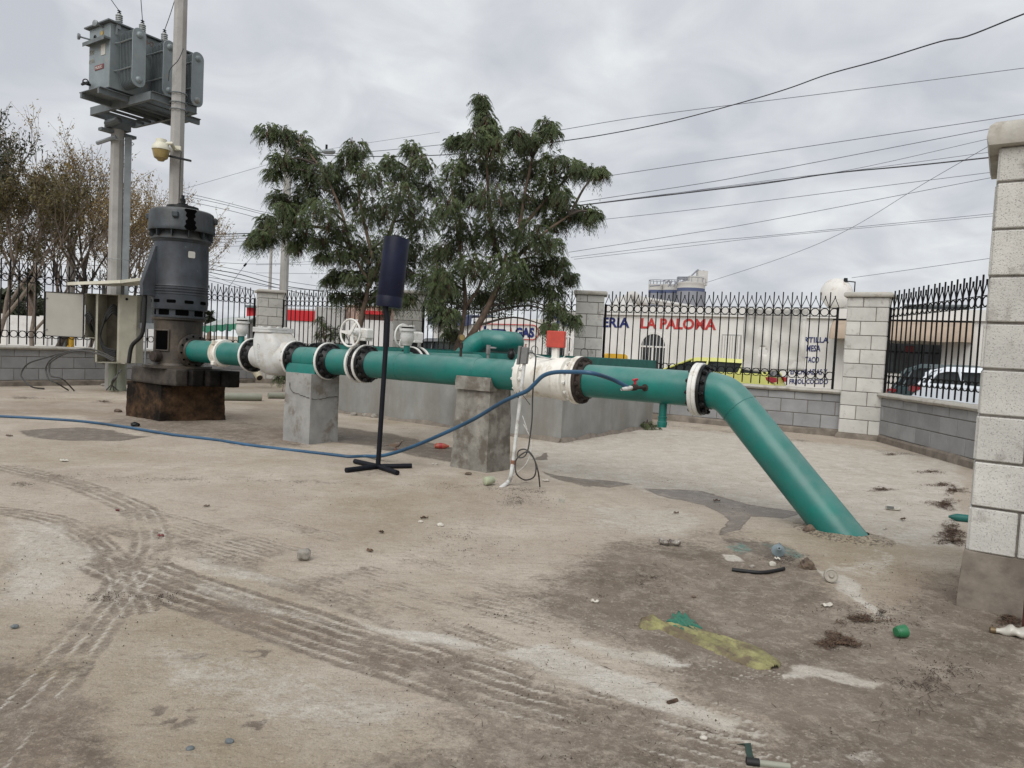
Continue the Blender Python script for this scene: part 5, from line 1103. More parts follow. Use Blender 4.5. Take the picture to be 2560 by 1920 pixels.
# cables
def cable(pts, r, m, label, name='electrical_cable', cat='cable', group='black cables hanging from the cabinet', parent=None, seg=8, n=8):
    mb = MB(); mb.tube(bez(pts, n), r, seg); o = mb.build(name, m, parent)
    if label: tag(o, label, cat, group)
    return o
for k in range(4):
    j = k*0.03
    cable([Cn(1640, 950+40*k, Yc+.1), Cn(1560, 900+35*k, Yc+.05), Cn(1480, 1000+30*k, Yc+.02), Cn(1420, 1180, Yc+j), Cn(1385, 1330+10*k, Yc), Cn(1450, 1480+20*k, Yc), Cn(1600, 1530+25*k, Yc)], 0.017, m_rubber, None, parent=t, name='inner_cable')
for k in range(5): cable([Cn(1330, 1330-10*k, Yc+.1), Cn(1260, 1200+8*k, Yc), Cn(1190+12*k, 1050+25*k, Yc-.06), Cn(1235+10*k, 1010+20*k, Yc-.05), Cn(1300, 1150+20*k, Yc+.0), Cn(1325, 1300, Yc+.1)], 0.018, m_rubber, None, parent=t, name='inner_cable')
def C2g(a, b): return G(*C2(a, b))
grpc = 'black cables looping from the cabinet to the ground'
LL = [([C2(1000, 1440), (0, 0)],)]
def lp_(lst, Y): return [A(*C2(a, b), Y) for a, b in lst]
cable(lp_([(990, 1440), (900, 1395), (760, 1355), (560, 1385), (400, 1430), (250, 1480), (185, 1560)], 12.1)+[A(*C2(200, 1620), 12.0), A(*C2(280, 1685), 11.95), G(*C3(380, 255))+UP*.015], 0.013, m_cable, 'outermost dark cable loop reaching farthest left from the cabinet', group=grpc)
cable(lp_([(990, 1455), (900, 1410), (740, 1370), (600, 1375), (450, 1440), (400, 1510), (400, 1558)], 12.0)+[A(*C2(425, 1620), 11.9), A(*C3(490, 200), 11.8), G(*C3(590, 268))+UP*.015], 0.012, m_cable, 'middle dark cable loop falling from the cabinet', group=grpc)
cable(lp_([(980, 1462), (860, 1405), (700, 1372), (560, 1400), (440, 1470), (425, 1530)], 11.9)+[A(*C2(440, 1590), 11.85), A(*C3(540, 165), 11.75), G(*C3(640, 272))+UP*.015], 0.012, m_cable, 'innermost dark cable loop ending at a frayed tip', group=grpc)
for k in range(4): cable([Vector((*G(284+k*5, 940).xy, 0)).lerp(A(298+k*2, 925, 12.1), 1.0), A(288-k*3, 950+k*2, 12.0), G(266+k*9, 977)+UP*0.015], 0.009, m_cable, ('leftmost', 'second', 'third', 'rightmost')[k]+' thin cable drooping behind the timber end to the ground', group='thin cables beside the conduit stub')

# ------------------------------------------------------------------ poles and transformer platform
def octpole(base, top, r0, r1, name, label, m=m_polec, cat='utility pole', group=None, seg=8):
    t = thing(name, label, cat, base, group); mb = MB(); mb.tube([Vector(base)-UP*0.1, Vector(top)], [r0, r1], seg); mb.build('shaft', m, t, ang=25); return t
Pl = Vector((-7.28, 12.93, 0)); Pr = Vector((-5.68, 11.83, 0))
tl = octpole(Pl, Pl+UP*4.72, 0.125, 0.108, 'concrete_pole', 'concrete pole with a steel channel that carries the left end of the transformer platform', group='poles of the transformer platform')
mb = MB(); e_ = Vector((0.9, 0.43, 0)).normalized(); mb.box(Pl+e_*0.170+UP*2.2, (0.11, 0.11, 4.7), (e_, Vector((-e_.y, e_.x, 0)), UP), ch=0.004); mb.build('steel_channel', m_galv, tl)
mb = MB()
for z in (2.35, 4.45): mb.torus(Pl+Vector((0.08, 0, z)), UP, 0.19, 0.006, 24, 6)
mb.tube([Pl+Vector((-.3, -.12, 4.38)), Pl+Vector((0.05, -.14, 4.5))], 0.035, 6); mb.build('strap', m_galv, tl)
tr_ = octpole(Pr, Pr+UP*9.5, 0.122, 0.095, 'concrete_pole', 'tall concrete pole in front of the transformer, with the dome camera', group='poles of the transformer platform')
for z in (4.72, 4.83, 4.98): mb = MB(); mb.torus(Pr+UP*z, UP, 0.128, 0.010, 24, 6); mb.build('strap', m_frame, tr_)
D0, A0_, C0_ = Vector((-5.76, 11.30, 4.86)), Vector((-7.27, 12.30, 4.86)), Vector((-5.34, 11.96, 4.86))
ddir = dv.normalized(); ndir = nv.normalized(); Mp = Vector((-6.56, 12.40, 4.86)); PLn, PWn = 1.86, 0.80
pf = thing('transformer_platform', 'grey steel channel platform under the transformer', 'platform', Mp)
def channel(mb, c, dr, ln, h=0.13, w=0.05, open_=1):
    sd = dr.cross(UP).normalized()*open_; mb.box(c, (ln, 0.008, h), (dr, sd, UP)); mb.box(c+UP*(h/2-.004)+sd*w/2, (ln, w, 0.008), (dr, sd, UP)); mb.box(c-UP*(h/2-.004)+sd*w/2, (ln, w, 0.008), (dr, sd, UP))
mb = MB(); channel(mb, Mp-ndir*PWn/2, ddir, PLn, open_=-1); mb.build('beam', m_frame, pf)
mb = MB(); channel(mb, Mp+ndir*PWn/2, ddir, PLn, open_=1); mb.build('beam', m_frame, pf)
mb = MB(); channel(mb, Mp+ddir*(PLn/2-.01), ndir, PWn-0.02); mb.build('end_beam', m_frame, pf)
mb = MB(); channel(mb, Mp-ddir*(PLn/2-.01), ndir, PWn-0.02, open_=-1); mb.build('end_beam', m_frame, pf)
for k in range(7):
    mb = MB(); mb.box(Mp+ddir*(-0.65+k*0.22)-UP*0.02, (0.06, PWn-0.04, 0.008), (ddir, ndir, UP)); mb.box(Mp+ddir*(-0.65+k*0.22+.03)-UP*0.03, (0.006, PWn-0.04, 0.05), (ddir, ndir, UP)); mb.build('deck_bar', m_frame, pf)
mb = MB(); mb.box(Pl+UP*4.73, (0.22, 0.36, 0.14), (ddir, ndir, UP)); mb.box(Pl+UP*4.60+ndir*0.0, (0.12, 0.62, 0.05), (ddir, ndir, UP)); mb.tube([Pl+UP*4.7-ndir*.2, Pl+UP*4.78+ddir*0.25-ndir*.1], 0.06, 10); mb.build('bracket', m_frame, pf)
TB = 4.93
tf = thing('transformer', 'large grey electrical transformer with three finned radiators on the pole platform', 'transformer', Vector((Mp.x, Mp.y, TB)))
Tn, Td, Th_ = 1.48, 0.64, 1.02
Tc = Vector((Mp.x, Mp.y, 0))
mb = MB(); mb.box(Tc+UP*(TB+0.04+Th_/2), (Td, Tn, Th_-0.0), (ddir, ndir, UP)); tk = mb.build('tank', m_trafo, tf, bevel=0.01)
mb = MB(); mb.box(Tc+UP*(TB+0.04+Th_+0.012), (Td+0.12, Tn+0.12, 0.022), (ddir, ndir, UP)); mb.build('lid', m_frame, tf)
mb = MB(); mb.box(Tc+UP*(TB-0.0)-ndir*0.0, (Td+0.02, Tn+0.28, 0.012), (ddir, ndir, UP)); mb.box(Tc+UP*(TB-0.045)+ddir*(Td/2-0.05), (0.05, Tn+0.28, 0.09), (ddir, ndir, UP)); mb.box(Tc+UP*(TB-0.045)-ddir*(Td/2-0.05), (0.05, Tn+0.28, 0.09), (ddir, ndir, UP)); mb.build('skid', m_frame, tf)
fc = Tc-ndir*(Tn/2)           # small face looking to the camera's left front
mb = MB(); mb.box(fc-ndir*0.05+UP*(TB+0.80), (Td+0.02, 0.10, 0.03), (ddir, ndir, UP)); mb.box(fc-ndir*0.10+UP*(TB+0.785), (Td+0.02, 0.008, 0.06), (ddir, ndir, UP)); mb.build('shelf', m_frame, tf)
for (u, z, L_, r_) in ((0.10, 1.02, 0.12, 0.05), (-0.30, 0.90, 0.14, 0.05)):
    mb = MB(); q = fc+ddir*u+UP*(TB+z); dd = -ndir+ddir*(-0.3 if u < 0 else 0.25); dd.normalize(); mb.tube([q, q+dd*L_], 0.014, 8); mb.lathe([(L_, r_*.8), (L_+.01, r_), (L_+.035, r_), (L_+.04, r_*.8)], q, dd, 20); mb.build('gauge', m_galv, tf)
mb = MB(); q = fc-ndir*0.03+UP*(TB+0.86)-ddir*0.02; mb.torus(q-ndir*.03, -ndir, 0.03, 0.008, 14, 6); mb.tube([q+ndir*.04, q-ndir*.05], 0.012, 8); mb.tube([q-ddir*.05, q+ddir*.05], 0.010, 6); mb.build('filler_valve', m_black, tf)
q = fc-ddir*0.26+UP*(TB+0.16)-ndir*0.02; mb = MB(); mb.tube([q+ndir*.03, q-ndir*.10], 0.022, 10); mb.torus(q-ndir*.10+ddir*.09, (ddir-ndir).normalized(), 0.04, 0.010, 14, 6); mb.tube([q-ndir*.06-ddir*.1, q-ndir*.06+ddir*.1], 0.022, 8); mb.build('drain_valve', m_black, tf)
mb = MB(); mb.box(fc-ndir*0.004+ddir*0.13+UP*(TB+0.66), (0.13, 0.006, 0.17), (ddir, ndir, UP)); mb.build('rating_plate', m_sticker, tf)
mb = MB(); mb.box(fc-ndir*0.004+ddir*0.02+UP*(TB+0.40), (0.27, 0.006, 0.075), (ddir, ndir, UP)); stk = mb.build('sticker', m_maroon, tf)
text('sticker_letters', 'PROLEC', 0.058, fc-ndir*0.0075-ddir*0.10+UP*(TB+0.38), ddir, m_sticker, stk, extrude=0.0006, bold=0.001)
mb = MB(); mb.lathe([(0.004, .035), (.0055, .035)], fc+ddir*.08+UP*(TB+.93), -ndir, 14); mb.build('sticker', m_cyel, tf, label='worn amber sticker')
m_faint = mat('faded_ochre_paint', (0.24, 0.22, 0.17), 0.7, var=0.1)
text('stencilled_number', '500', 0.10, fc-ndir*0.0055-ddir*0.31+UP*(TB+0.64), ddir, m_faint, tf, extrude=0.0006)
text('stencilled_unit', 'KVA', 0.09, fc-ndir*0.0055-ddir*0.31+UP*(TB+0.50), ddir, m_faint, tf, extrude=0.0006)
m_rustp = mat('rust_coloured_number', (0.20, 0.105, 0.07), 0.7)
rf_ = Tc+ddir*(Td/2)
text('stencilled_mark', 'H2', 0.11, rf_+ddir*0.0055+ndir*(-0.15)+UP*(TB+0.93), ndir, m_rustp, tf, extrude=0.0006)
m_fin = mat('radiator_fin_shaded_grey', (0.115, 0.135, 0.142), 0.5, var=0.12, scale=5)  # transformer grey darkened: shade between the fins put into the colour
def radiator(off):
    c_ = rf_+ndir*off; rw, zb_, zt_ = 0.215, TB+0.055, TB+0.97; nf = 8; sp_ = 0.042
    rd = None
    mb = MB(); 
    def stad(d0, d1, hw, z0, z1, n=10):
        sec = []
        for k in range(n+1): th = math.pi*k/n; sec.append((hw*math.cos(th), z1-hw+hw*math.sin(th)))
        for k in range(n+1): th = math.pi+math.pi*k/n; sec.append((hw*math.cos(th), z0+hw+hw*math.sin(th)))
        mb.loft([[c_+ddir*d_+ndir*u+UP*v for u, v in sec] for d_ in (d0, d1)])
    for k in range(nf): stad(0.075+k*sp_, 0.075+k*sp_+0.011, rw/2, zb_, zt_)
    rd = mb.build('radiator', m_fin, tf)
    mb = MB(); d_e = 0.075+nf*sp_; stad(d_e, d_e+0.02, rw/2+0.004, zb_-.004, zt_+.004); mb.build('end_plate', m_trafo, rd, bevel=0.004)
    for z in (zb_+rw/2, zt_-rw/2): mb = MB(); mb.lathe([(0, 0.04), (d_e+.03, 0.04)], c_+UP*z, ddir, 16); mb.lathe([(d_e+.02, 0.055), (d_e+.035, 0.052), (d_e+.05, 0.035), (d_e+.055, .03), (d_e+.056, 0.02), (d_e+.064, .018)], c_+UP*z, ddir, 20); mb.build('header_pipe', m_trafo, rd)
    for z in (zb_+0.28, zt_-0.20):
        mb = MB(); p0 = c_-ndir*(rw/2+.008); mb.tube([rf_+ndir*(off-rw/2-.06)+UP*(z-.02), p0+ddir*0.07+UP*z, p0+ddir*(d_e)+UP*z], 0.012, 4); mb.build('brace', m_trafo, rd)
for off in (-0.50, 0.01, 0.52): radiator(off)
for k in range(3):
    q = Tc+ddir*0.24+ndir*(-0.56+0.385*k)+UP*(TB+0.04+Th_+0.02); mb = MB(); pr = [(0, 0.055), (0.03, 0.05)]
    for j in range(5): z = 0.030+j*0.031; pr += [(z, 0.030), (z+.006, 0.055), (z+.018, 0.052), (z+.028, 0.030)]
    pr += [(0.195, 0.028)]; mb.lathe(pr, q, UP, 20); bs_ = mb.build('bushing', m_porc, tf)
    mb = MB(); mb.lathe([(0.195, 0.03), (0.21, 0.03), (0.215, 0.014), (0.25, 0.014)], q, UP, 12); mb.tube([q+UP*.24-ndir*.03, q+UP*.24+ndir*.03], .008, 6); mb.build('terminal', m_black, bs_)
    ep = [A(255, -40, 10.6), A(350, -40, 10.9), A(440, -10, 11.9)][k]
    cable([q+UP*0.24, q.lerp(ep, 0.5)+UP*0.10, ep], 0.006, m_wire, ('left', 'middle', 'right')[k]+' thin lead rising from a transformer bushing', name='bushing_lead', cat='wire', group='leads rising from the transformer bushings', seg=5)
mb = MB(); q = rf_+ndir*(-0.62)+UP*(TB+1.05); mb.box(q+ddir*.02, (0.02, 0.07, 0.12), (ddir, ndir, UP)); mb.box(q+ddir*.02-UP*.10-ndir*.03, (0.015, 0.03, 0.12), (ddir, ndir, UP)); mb.build('arrester_bracket', m_galv, tf)
cable([A(*C1(1585, 420), 11.68), A(*C1(1540, 520), 11.66), A(*C1(1470, 600), 11.66), A(*C1(1455, 700), 11.68)], 0.007, m_wire, 'loose wire curving across the tall pole in front of the transformer', name='loose_wire', cat='wire', group=None, seg=5)
# dome camera
cc_ = A(*C1(1392, 1290), 11.55); t = thing('dome_camera', 'cream and amber dome camera hanging from an arm on the tall pole', 'camera', cc_)
mb = MB(); mb.lathe([(0.16, 0.07), (0.155, 0.08), (0.10, 0.085), (0.07, 0.115), (0.02, 0.135), (0.0, 0.138), (-0.012, 0.138)], cc_, UP, 32); mb.build('housing', m_cream, t)
mb = MB(); mb.lathe([(-0.013, 0.130), (-0.09, 0.115), (-0.14, 0.10), (-0.155, 0.075), (-0.165, 0.06), (-0.185, 0.045), (-0.19, 0.02)], cc_, UP, 32); mb.build('dome', m_ochre, t)
ar = Vector((Pr.x, Pr.y-0.11, cc_.z+0.07)); mb = MB(); mb.tube([cc_+UP*.09+Vector((.05, 0, 0)), cc_+UP*.10+Vector((.16, 0, 0)), ar+UP*.0], 0.028, 10); mb.box(ar+Vector((0.06, -.01, 0)), (0.12, 0.03, 0.07)); mb.build('arm', m_cream, t)
mb = MB(); a_, b__ = A(*C1(1445, 1345), 11.62), A(*C1(1650, 1390), 11.66); e_ = (b__-a_).normalized(); mb.box((a_+b__)/2, ((b__-a_).length, 0.04, 0.03), (e_, Vector((0, 1, 0)), e_.cross(Vector((0, 1, 0)))*-1)); mb.build('cross_bar', m_black, tr_)
cable([ar+Vector((0.05, -.02, -.02)), ar+Vector((0.13, -.02, -.06)), ar+Vector((0.12, -.02, -.3)), Vector((Pr.x+.09, Pr.y-.10, 1.9)), Vector((Pr.x+.09, Pr.y-.10, 0.4))], 0.007, m_cable, None, name='camera_cable', parent=t, seg=5)

# ------------------------------------------------------------------ cylinder stand, hose, conduit
sb = G(*E6(500, 735)); t = thing('cylinder_stand', 'dark blue cylinder on a thin black post with a cross foot, standing before the pipeline', 'stand', sb)
for (a, b) in ((180, 775), (790, 730), (720, 810), (300, 690)):
    e_ = G(*E6(a, b)); e_ = sb+(e_-sb).normalized()*min((e_-sb).length, 0.34); mb = MB(); mb.tube([sb+UP*0.024, Vector((e_.x, e_.y, 0.024))], 0.0215, 14); mb.build('foot', m_post, t)
ptop = A(*C5(1672, 425), 6.15); pmid = A(*C5(1690, 545), 6.15)
mb = MB(); mb.tube([sb+UP*0.02, pmid], 0.0215, 14); mb.tube([pmid-(pmid-sb).normalized()*0.03, ptop+(ptop-pmid).normalized()*0.06], 0.026, 14); mb.build('post', m_post, t)
cbm, ctp = A(*C5(1700, 442), 6.19), A(*C4(1495, 1368), 6.19); cdir = (ctp-cbm).normalized(); Lcy = (ctp-cbm).length
mb = MB(); mb.lathe([(0, 0.108), (0.004, 0.1115), (0.09, 0.1115), (0.0915, 0.1105), (0.096, 0.1105), (0.098, 0.1112), (Lcy-0.006, 0.1112), (Lcy, 0.108)], cbm, cdir, 48); mb.build('cylinder', m_navy, t)
mb = MB(); mb.lathe([(Lcy, 0.045), (Lcy+.012, 0.045), (Lcy+.02, 0.035)], cbm-Vector((0, .02, 0)), cdir, 20); mb.build('cylinder_cap', m_post, t)
mb = MB(); mb.tube([ptop+UP*0.03-Vector((0, .03, 0)), ptop+UP*0.105-Vector((0, .03, 0))], 0.007, 8); mb.box(ptop+UP*.085-Vector((0, .03, 0)), (.02, .02, .015)); mb.build('clamp_bolt', m_brass, t)
# blue hose
H = [G(-60, 1041)+UP*.014]+[G(*C3(a, b))+UP*.014 for a, b in ((0, 497), (350, 515), (750, 545), (1100, 592), (1480, 655), (1850, 700), (2212, 755))]+[G(*E6(a, b))+UP*.014 for a, b in ((90, 622), (250, 640))]
H += [Vector(G(*E6(400, 636)))+UP*.014, A(*E6(520, 622), 6.55), A(*E6(700, 577), 6.45), A(*E6(950, 480), 6.20), A(*E6(1300, 318), 5.90), A(*E6(1560, 165), 5.72), A(*E6(1700, 98), 5.62)]
H += [A(*C6(960, 1165), 5.56), A(*C6(1030, 1100), 5.52), A(*C6(1100, 1035), 5.45), A(*C6(1200, 1005), 5.36), A(*C6(1350, 1002), 5.24), A(*C6(1520, 1012), 5.14), A(*C6(1680, 1060), HEND.y-.06), A(*C6(1770, 1102), HEND.y-.02), HEND]
H2 = bez(H, 7)
mb = MB(); mb.tube(H2, 0.0165, 12); tag(mb.build('blue_hose', m_hose), 'blue water hose crossing the yard and arching up to the tap', 'hose')
# white conduit with junction box
cb0, cb1 = A(*E6(1665, 700), 5.70), A(*C6(935, 930), 5.70)
t = thing('cable_conduit', 'thin white conduit leaning up beside the flow meter, with a grey junction box on top', 'conduit', Vector((cb0.x, cb0.y, 0)))
e_ = (cb1-cb0).normalized(); mb = MB(); mb.tube([cb0, cb1], 0.0150, 12); mb.build('plastic_wrapped_tube', m_pvcw, t)
mb = MB(); mb.tube(bez([cb0+e_*0.02, A(*E6(1650, 790), 5.69), G(*E6(1630, 870))+UP*0.03, G(*E6(1580, 885))+UP*0.0, G(*E6(1500, 890))-UP*0.05], 6), 0.0175, 12); mb.build('ground_bend', m_pvcw, t, label='dusty bend at the foot of the conduit')
mb = MB(); mb.lathe([(0, .0188), (.06, .0188)], cb0-e_*0.02, e_, 14); mb.build('tape_joint', mat('orange_brown_tape', (0.22, 0.10, 0.06), 0.6, var=0.2, scale=30), t)
jb = A(*C6(940, 860), 5.69); mb = MB(); mb.box(jb, (0.058, 0.05, 0.135), (Vector((.96, -.28, 0)), Vector((-.28, -.96, 0)), e_), ch=0.005); mb.box(jb-Vector((.045, .005, 0))+e_*0.0, (0.022, 0.04, 0.15), (Vector((.96, -.28, 0)), Vector((-.28, -.96, 0)), e_), ch=0.004); jbo = mb.build('junction_box', m_jbox, t)
mb = MB(); mb.lathe([(0.0, .014), (.035, .012)], jb+Vector((.028, -.01, .03)), Vector((1, 0, .1)), 10); mb.build('cable_gland', m_jbox, jbo)
g0 = jb+Vector((.06, -.01, .03))
cable([g0, A(*C6(1010, 840), 5.66), A(*C6(1035, 870), 5.64), A(*C6(1025, 1000), 5.62), A(*C6(1008, 1200), 5.62), A(*C6(1003, 1400), 5.62), A(*C6(985, 1560), 5.62), A(*E6(1795, 575), 5.62), A(*E6(1760, 630), 5.60), A(*E6(1710, 630), 5.60), A(*E6(1715, 580), 5.62), A(*E6(1770, 565), 5.63), A(*E6(1830, 610), 5.60), A(*E6(1865, 700), 5.58), A(*E6(1850, 800), 5.60), G(*E6(1770, 850))+UP*.02, A(*E6(1700, 780), 5.60), A(*E6(1688, 700), 5.60), A(*E6(1705, 640), 5.60), A(*E6(1790, 585), 5.61), A(*E6(1850, 650), 5.60), A(*E6(1885, 760), 5.58), G(*E6(1900, 890))+UP*.004], 0.006, m_cable, 'grey signal cable hanging in a knotted coil beside the white conduit', cat='cable', group=None, name='coiled_cable', n=6, seg=8)
cable([A(*C6(920, 1380), 5.66), A(*C6(960, 1500), 5.62), A(*E6(1760, 350), 5.62), A(*E6(1815, 460), 5.62), A(*E6(1825, 560), 5.62), A(*E6(1780, 690), 5.62), A(*E6(1670, 790), 5.68)], 0.003, m_pvcw, 'thin white wire crossing the coiled cable beside the conduit', cat='wire', group=None, name='thin_wire', n=6, seg=5)
cable([A(*E6(1720, 60), 5.68), A(*E6(1770, 120), 5.66), A(*E6(1815, 180), 5.66)], 0.003, m_cable, None, name='tie_wire', parent=t)
mb = MB(); mb.torus(A(*E6(1705, 97), 5.64), (0.9, -.2, .45), 0.021, 0.004, 16, 6); mb.build('cable_tie', m_cable, t)
# ------------------------------------------------------------------ street side: buildings
F0 = Vector((6.9, 26.0, 0)); fd0 = dv.normalized(); fout = -nv.normalized()
GZ = -0.42
def onF(px, off=0.0, zz=1.5):
    a = F0+fout*off; lo, hi = -40.0, 25.0
    for _ in range(50):
        m_ = (lo+hi)/2; p = a+fd0*m_
        if proj((p.x, p.y, zz))[0] < px: lo = m_
        else: hi = m_
    return a+fd0*lo
def FP(px, py, off=0.0):
    p = onF(px, off); q = A(px, py, p.y); p.z = q.z; 
    # refine for camera roll
    p = onF(px, off, q.z); q = A(px, py, p.y); p.z = q.z; return p
def fit_text(name, body, bl, br, h, m, parent, off=0.012, bold=0.035, shear=0.0, **props):
    cu = bpy.data.curves.new(name, 'FONT'); cu.body = body; cu.size = 1; cu.extrude = 0.004; cu.offset = bold; cu.resolution_u = 3; cu.shear = shear
    t = bpy.data.objects.new(name, cu); COL.objects.link(t); dg = bpy.context.evaluated_depsgraph_get(); me = bpy.data.meshes.new_from_object(t.evaluated_get(dg)); bpy.data.objects.remove(t)
    xs = [v.co.x for v in me.vertices]; ys = [v.co.y for v in me.vertices]; x0, x1, y0, y1 = min(xs), max(xs), min(ys), max(ys)
    X = (br-bl); sx = X.length/(x1-x0); Xn = X.normalized(); sy = h/(y1-y0); nn = Xn.cross(UP).normalized()
    for v in me.vertices:
        u, w_, e_ = (v.co.x-x0)*sx, (v.co.y-y0)*sy, v.co.z; v.co = bl+Xn*u+UP*w_+nn*(off+e_)
    me.materials.clear(); me.materials.append(m); return link(name, me, parent, **props)
def slab(mb, px0, px1, z0, z1, off0, off1):
    a, b = onF(px0, 0, (z0+z1)/2), onF(px1, 0, (z0+z1)/2); c = (a+b)/2+fout*(off0+off1)/2+UP*(z0+z1)/2; mb.box(c, ((b-a).length, abs(off1-off0), z1-z0), (fd0, fout, UP))
zpar = FP(1900, 770).z; zeave = FP(1700, 790).z
bk_ = thing('bakery_building', 'long white bakery building with blue and red painted lettering behind the railing', 'building', onF(1800)+UP*GZ)
mb = MB(); slab(mb, 1447, 2700, GZ, zeave, -6, 0); mb.build('wall', m_stucco, bk_)
mb = MB(); slab(mb, 1444, 2705, zeave+0.001, zpar, -6.1, 0.10); mb.build('roof_parapet', m_stucco, bk_, label='pale roof edge band')
fit_text('painted_word', 'TORTILLERIA', FP(1385, 815), FP(1573.5, 820), 0.40, m_bluep, bk_, label='blue painted word ending in ERIA')
fit_text('painted_word', 'LA PALOMA', FP(1602, 821.5), FP(1790, 825.5), FP(1700, 796).z-FP(1700, 823.5).z, m_redp, bk_, label='red painted words LA PALOMA')
for body, x0_, x1_, yt, yb in (('ORTILLA', 1994, 2071.5, 843, 857), ('A MESA', 2001, 2051, 863, 879), ('A TACO', 2001, 2047, 892, 907), ('ENCHILADAS Y', 1976, 2068, 923, 937), ('FRIJOL COCIDO', 1973, 2069.5, 948, 964)):
    fit_text('painted_word', body, FP(x0_, yb-(x1_-x0_)*0.012), FP(x1_, yb), FP(x1_, yt).z-FP(x1_, yb).z, m_bluep, bk_, bold=0.022)
def arched(px0, px1, ytop, zb, parent, nb=7):
    a, b = onF(px0), onF(px1); w_ = (b-a).length; c = (a+b)/2; zt = FP((px0+px1)/2, ytop).z; zs = zt-w_/2
    def outl(g): return [(-w_/2-g, zb), (w_/2+g, zb)]+[((w_/2+g)*math.cos(k*math.pi/14), zs+(w_/2+g)*math.sin(k*math.pi/14)) for k in range(15)]
    fr = MB(); oo, ii = outl(0.09), outl(0)
    fr.loft([[c+fd0*u+UP*v+fout*0.002 for u, v in oo], [c+fd0*u+UP*v+fout*0.05 for u, v in oo], [c+fd0*u+UP*v+fout*0.05 for u, v in ii], [c+fd0*u+UP*v+fout*0.002 for u, v in ii]], caps=False)
    f = fr.build('arched_window', m_stucco, parent)
    pm_ = MB(); pm_.add([c+fd0*u+UP*v+fout*0.006 for u, v in ii], [tuple(range(len(ii)))]); pm_.build('pane', m_glassd, f)
    g = MB()
    for k in range(nb):
        u = -w_/2+w_*(k+0.5)/nb; top = zs+math.sqrt(max(0, (w_/2)**2-u*u)); g.box(c+fd0*u+fout*0.04+UP*(zb+top)/2, (0.022, 0.02, top-zb), (fd0, fout, UP))
    g.box(c+fout*0.035+UP*zs, (w_, 0.03, 0.06), (fd0, fout, UP)); g.box(c+fout*0.03+UP*(zb+zs)/2, (0.09, 0.03, zs-zb), (fd0, fout, UP)); g.build('window_bars', m_stucco, f)
arched(1604, 1664, 835, 0.0, bk_); 
mb = MB(); slab(mb, 1801, 1849, GZ, FP(1830, 836).z, 0.001, 0.05); dr_ = mb.build('door', m_stucco2, bk_)
mb = MB()
for k in range(7): slab(mb, 1804+k*6.3, 1808.5+k*6.3, GZ+.1, FP(1830, 840).z, 0.051, 0.07)
mb.build('door_boards', m_stucco, dr_)
mb = MB(); slab(mb, 2150, 2352, FP(2300, 912).z-.3, FP(2300, 861).z, 0.001, 0.04); wn = mb.build('shop_window', m_glassd, bk_)
mb = MB()
for px in (2175, 2205, 2238, 2270, 2302, 2330): slab(mb, px, px+3, FP(2300, 911).z-.3, FP(2300, 861).z, 0.041, 0.07)
slab(mb, 2150, 2352, FP(2300, 884).z, FP(2300, 884).z+.05, 0.041, 0.07); mb.build('window_bars', m_iron, wn)
mb = MB(); slab(mb, 2262, 2285, FP(2270, 880).z, FP(2270, 865).z, 0.072, 0.08); mb.build('window_poster', mat('dull_red_poster', (0.16, 0.03, 0.035), 0.7, var=0.3, scale=20), wn)
# awning: quarter barrel
pa, pb_ = onF(2084), onF(2425); za = FP(2250, 804).z; zb_ = FP(2250, 853).z; Hh = za-zb_; secs = []
n = 26
for i in range(n+1):
    p = pa.lerp(pb_, i/n); secs.append([p+fout*(0.01+1.0*math.sin(k/8*math.pi/2))+UP*(zb_+Hh*math.cos(k/8*math.pi/2)-0.012*math.sin(i*0.9+k)*(k/8)) for k in range(9)])
mb = MB(); mb.loft([[*s, *[q-UP*0.012 for q in reversed(s)]] for s in secs]); mb.build('awning', m_awn, bk_, ang=60)
for kpx in (0, n):
    mb = MB(); s = secs[kpx]; cpt = Vector(s[0]); cpt = Vector((s[0].x, s[0].y, zb_)); q = [cpt]+list(s); e_ = fd0*(0.006 if kpx else -0.006); mb.loft([[p+e_ for p in q], [p+e_*2 for p in q]]); mb.build('awning_side', m_awn, bk_)
mb = MB(); slab(mb, 2084, 2430, za+0.01, za+0.07, 0.001, 0.08); mb.build('awning_rail', m_iron, bk_)
# rooftop tank
tc_ = A(2090.7, 732.6, 25.0); ax_ = Vector((0.45, 0.89, 0)); t = thing('gas_tank', 'white cylindrical gas tank seen end on, on the bakery roof', 'tank', Vector((tc_.x, tc_.y, zpar)))
r_ = 0.52; mb = MB(); mb.lathe([(-0.28, 0.02), (-0.27, 0.18), (-0.22, 0.33), (-0.12, 0.46), (0.0, r_), (2.2, r_), (2.32, .46), (2.42, .33), (2.48, .02)], tc_+ax_*0.0, ax_, 40); mb.build('tank_body', m_tank, t)
mb = MB(); 
for u in (0.3, 1.8): mb.box(tc_+ax_*u-UP*(r_*0.5+0.1+(tc_.z-r_*.5-zpar)/2-.05), (0.5, 0.1, tc_.z-zpar+0.0), (ax_.cross(UP), ax_, UP))
mb.build('tank_saddle', m_stucco2, t)
q = A(2114, 704, 24.8); mb = MB(); mb.tube([q-UP*.25, q+UP*.05], 0.03, 8); mb.lathe([(0, .07), (.12, .06)], q, UP, 10); mb.tube([q+UP*.02, q+Vector((.33, 0, .0)), q+Vector((.33, 0, -.35))], 0.02, 8); mb.build('valve_pipe', m_black, t)
q0 = onF(2330, -2.5); t_ = MB(); t_.box(Vector((q0.x, q0.y, FP(2330, 765).z)), (1.6, 1.4, .35), (fd0, fout, UP)); t_.box(Vector((q0.x, q0.y, FP(2330, 757).z+.05)), (1.9, 1.7, .06), (fd0, fout, UP)); tag(t_.build('rooftop_cooler', m_frame), 'low dark rooftop cooler on the bakery roof behind the awning railing', 'cooler')
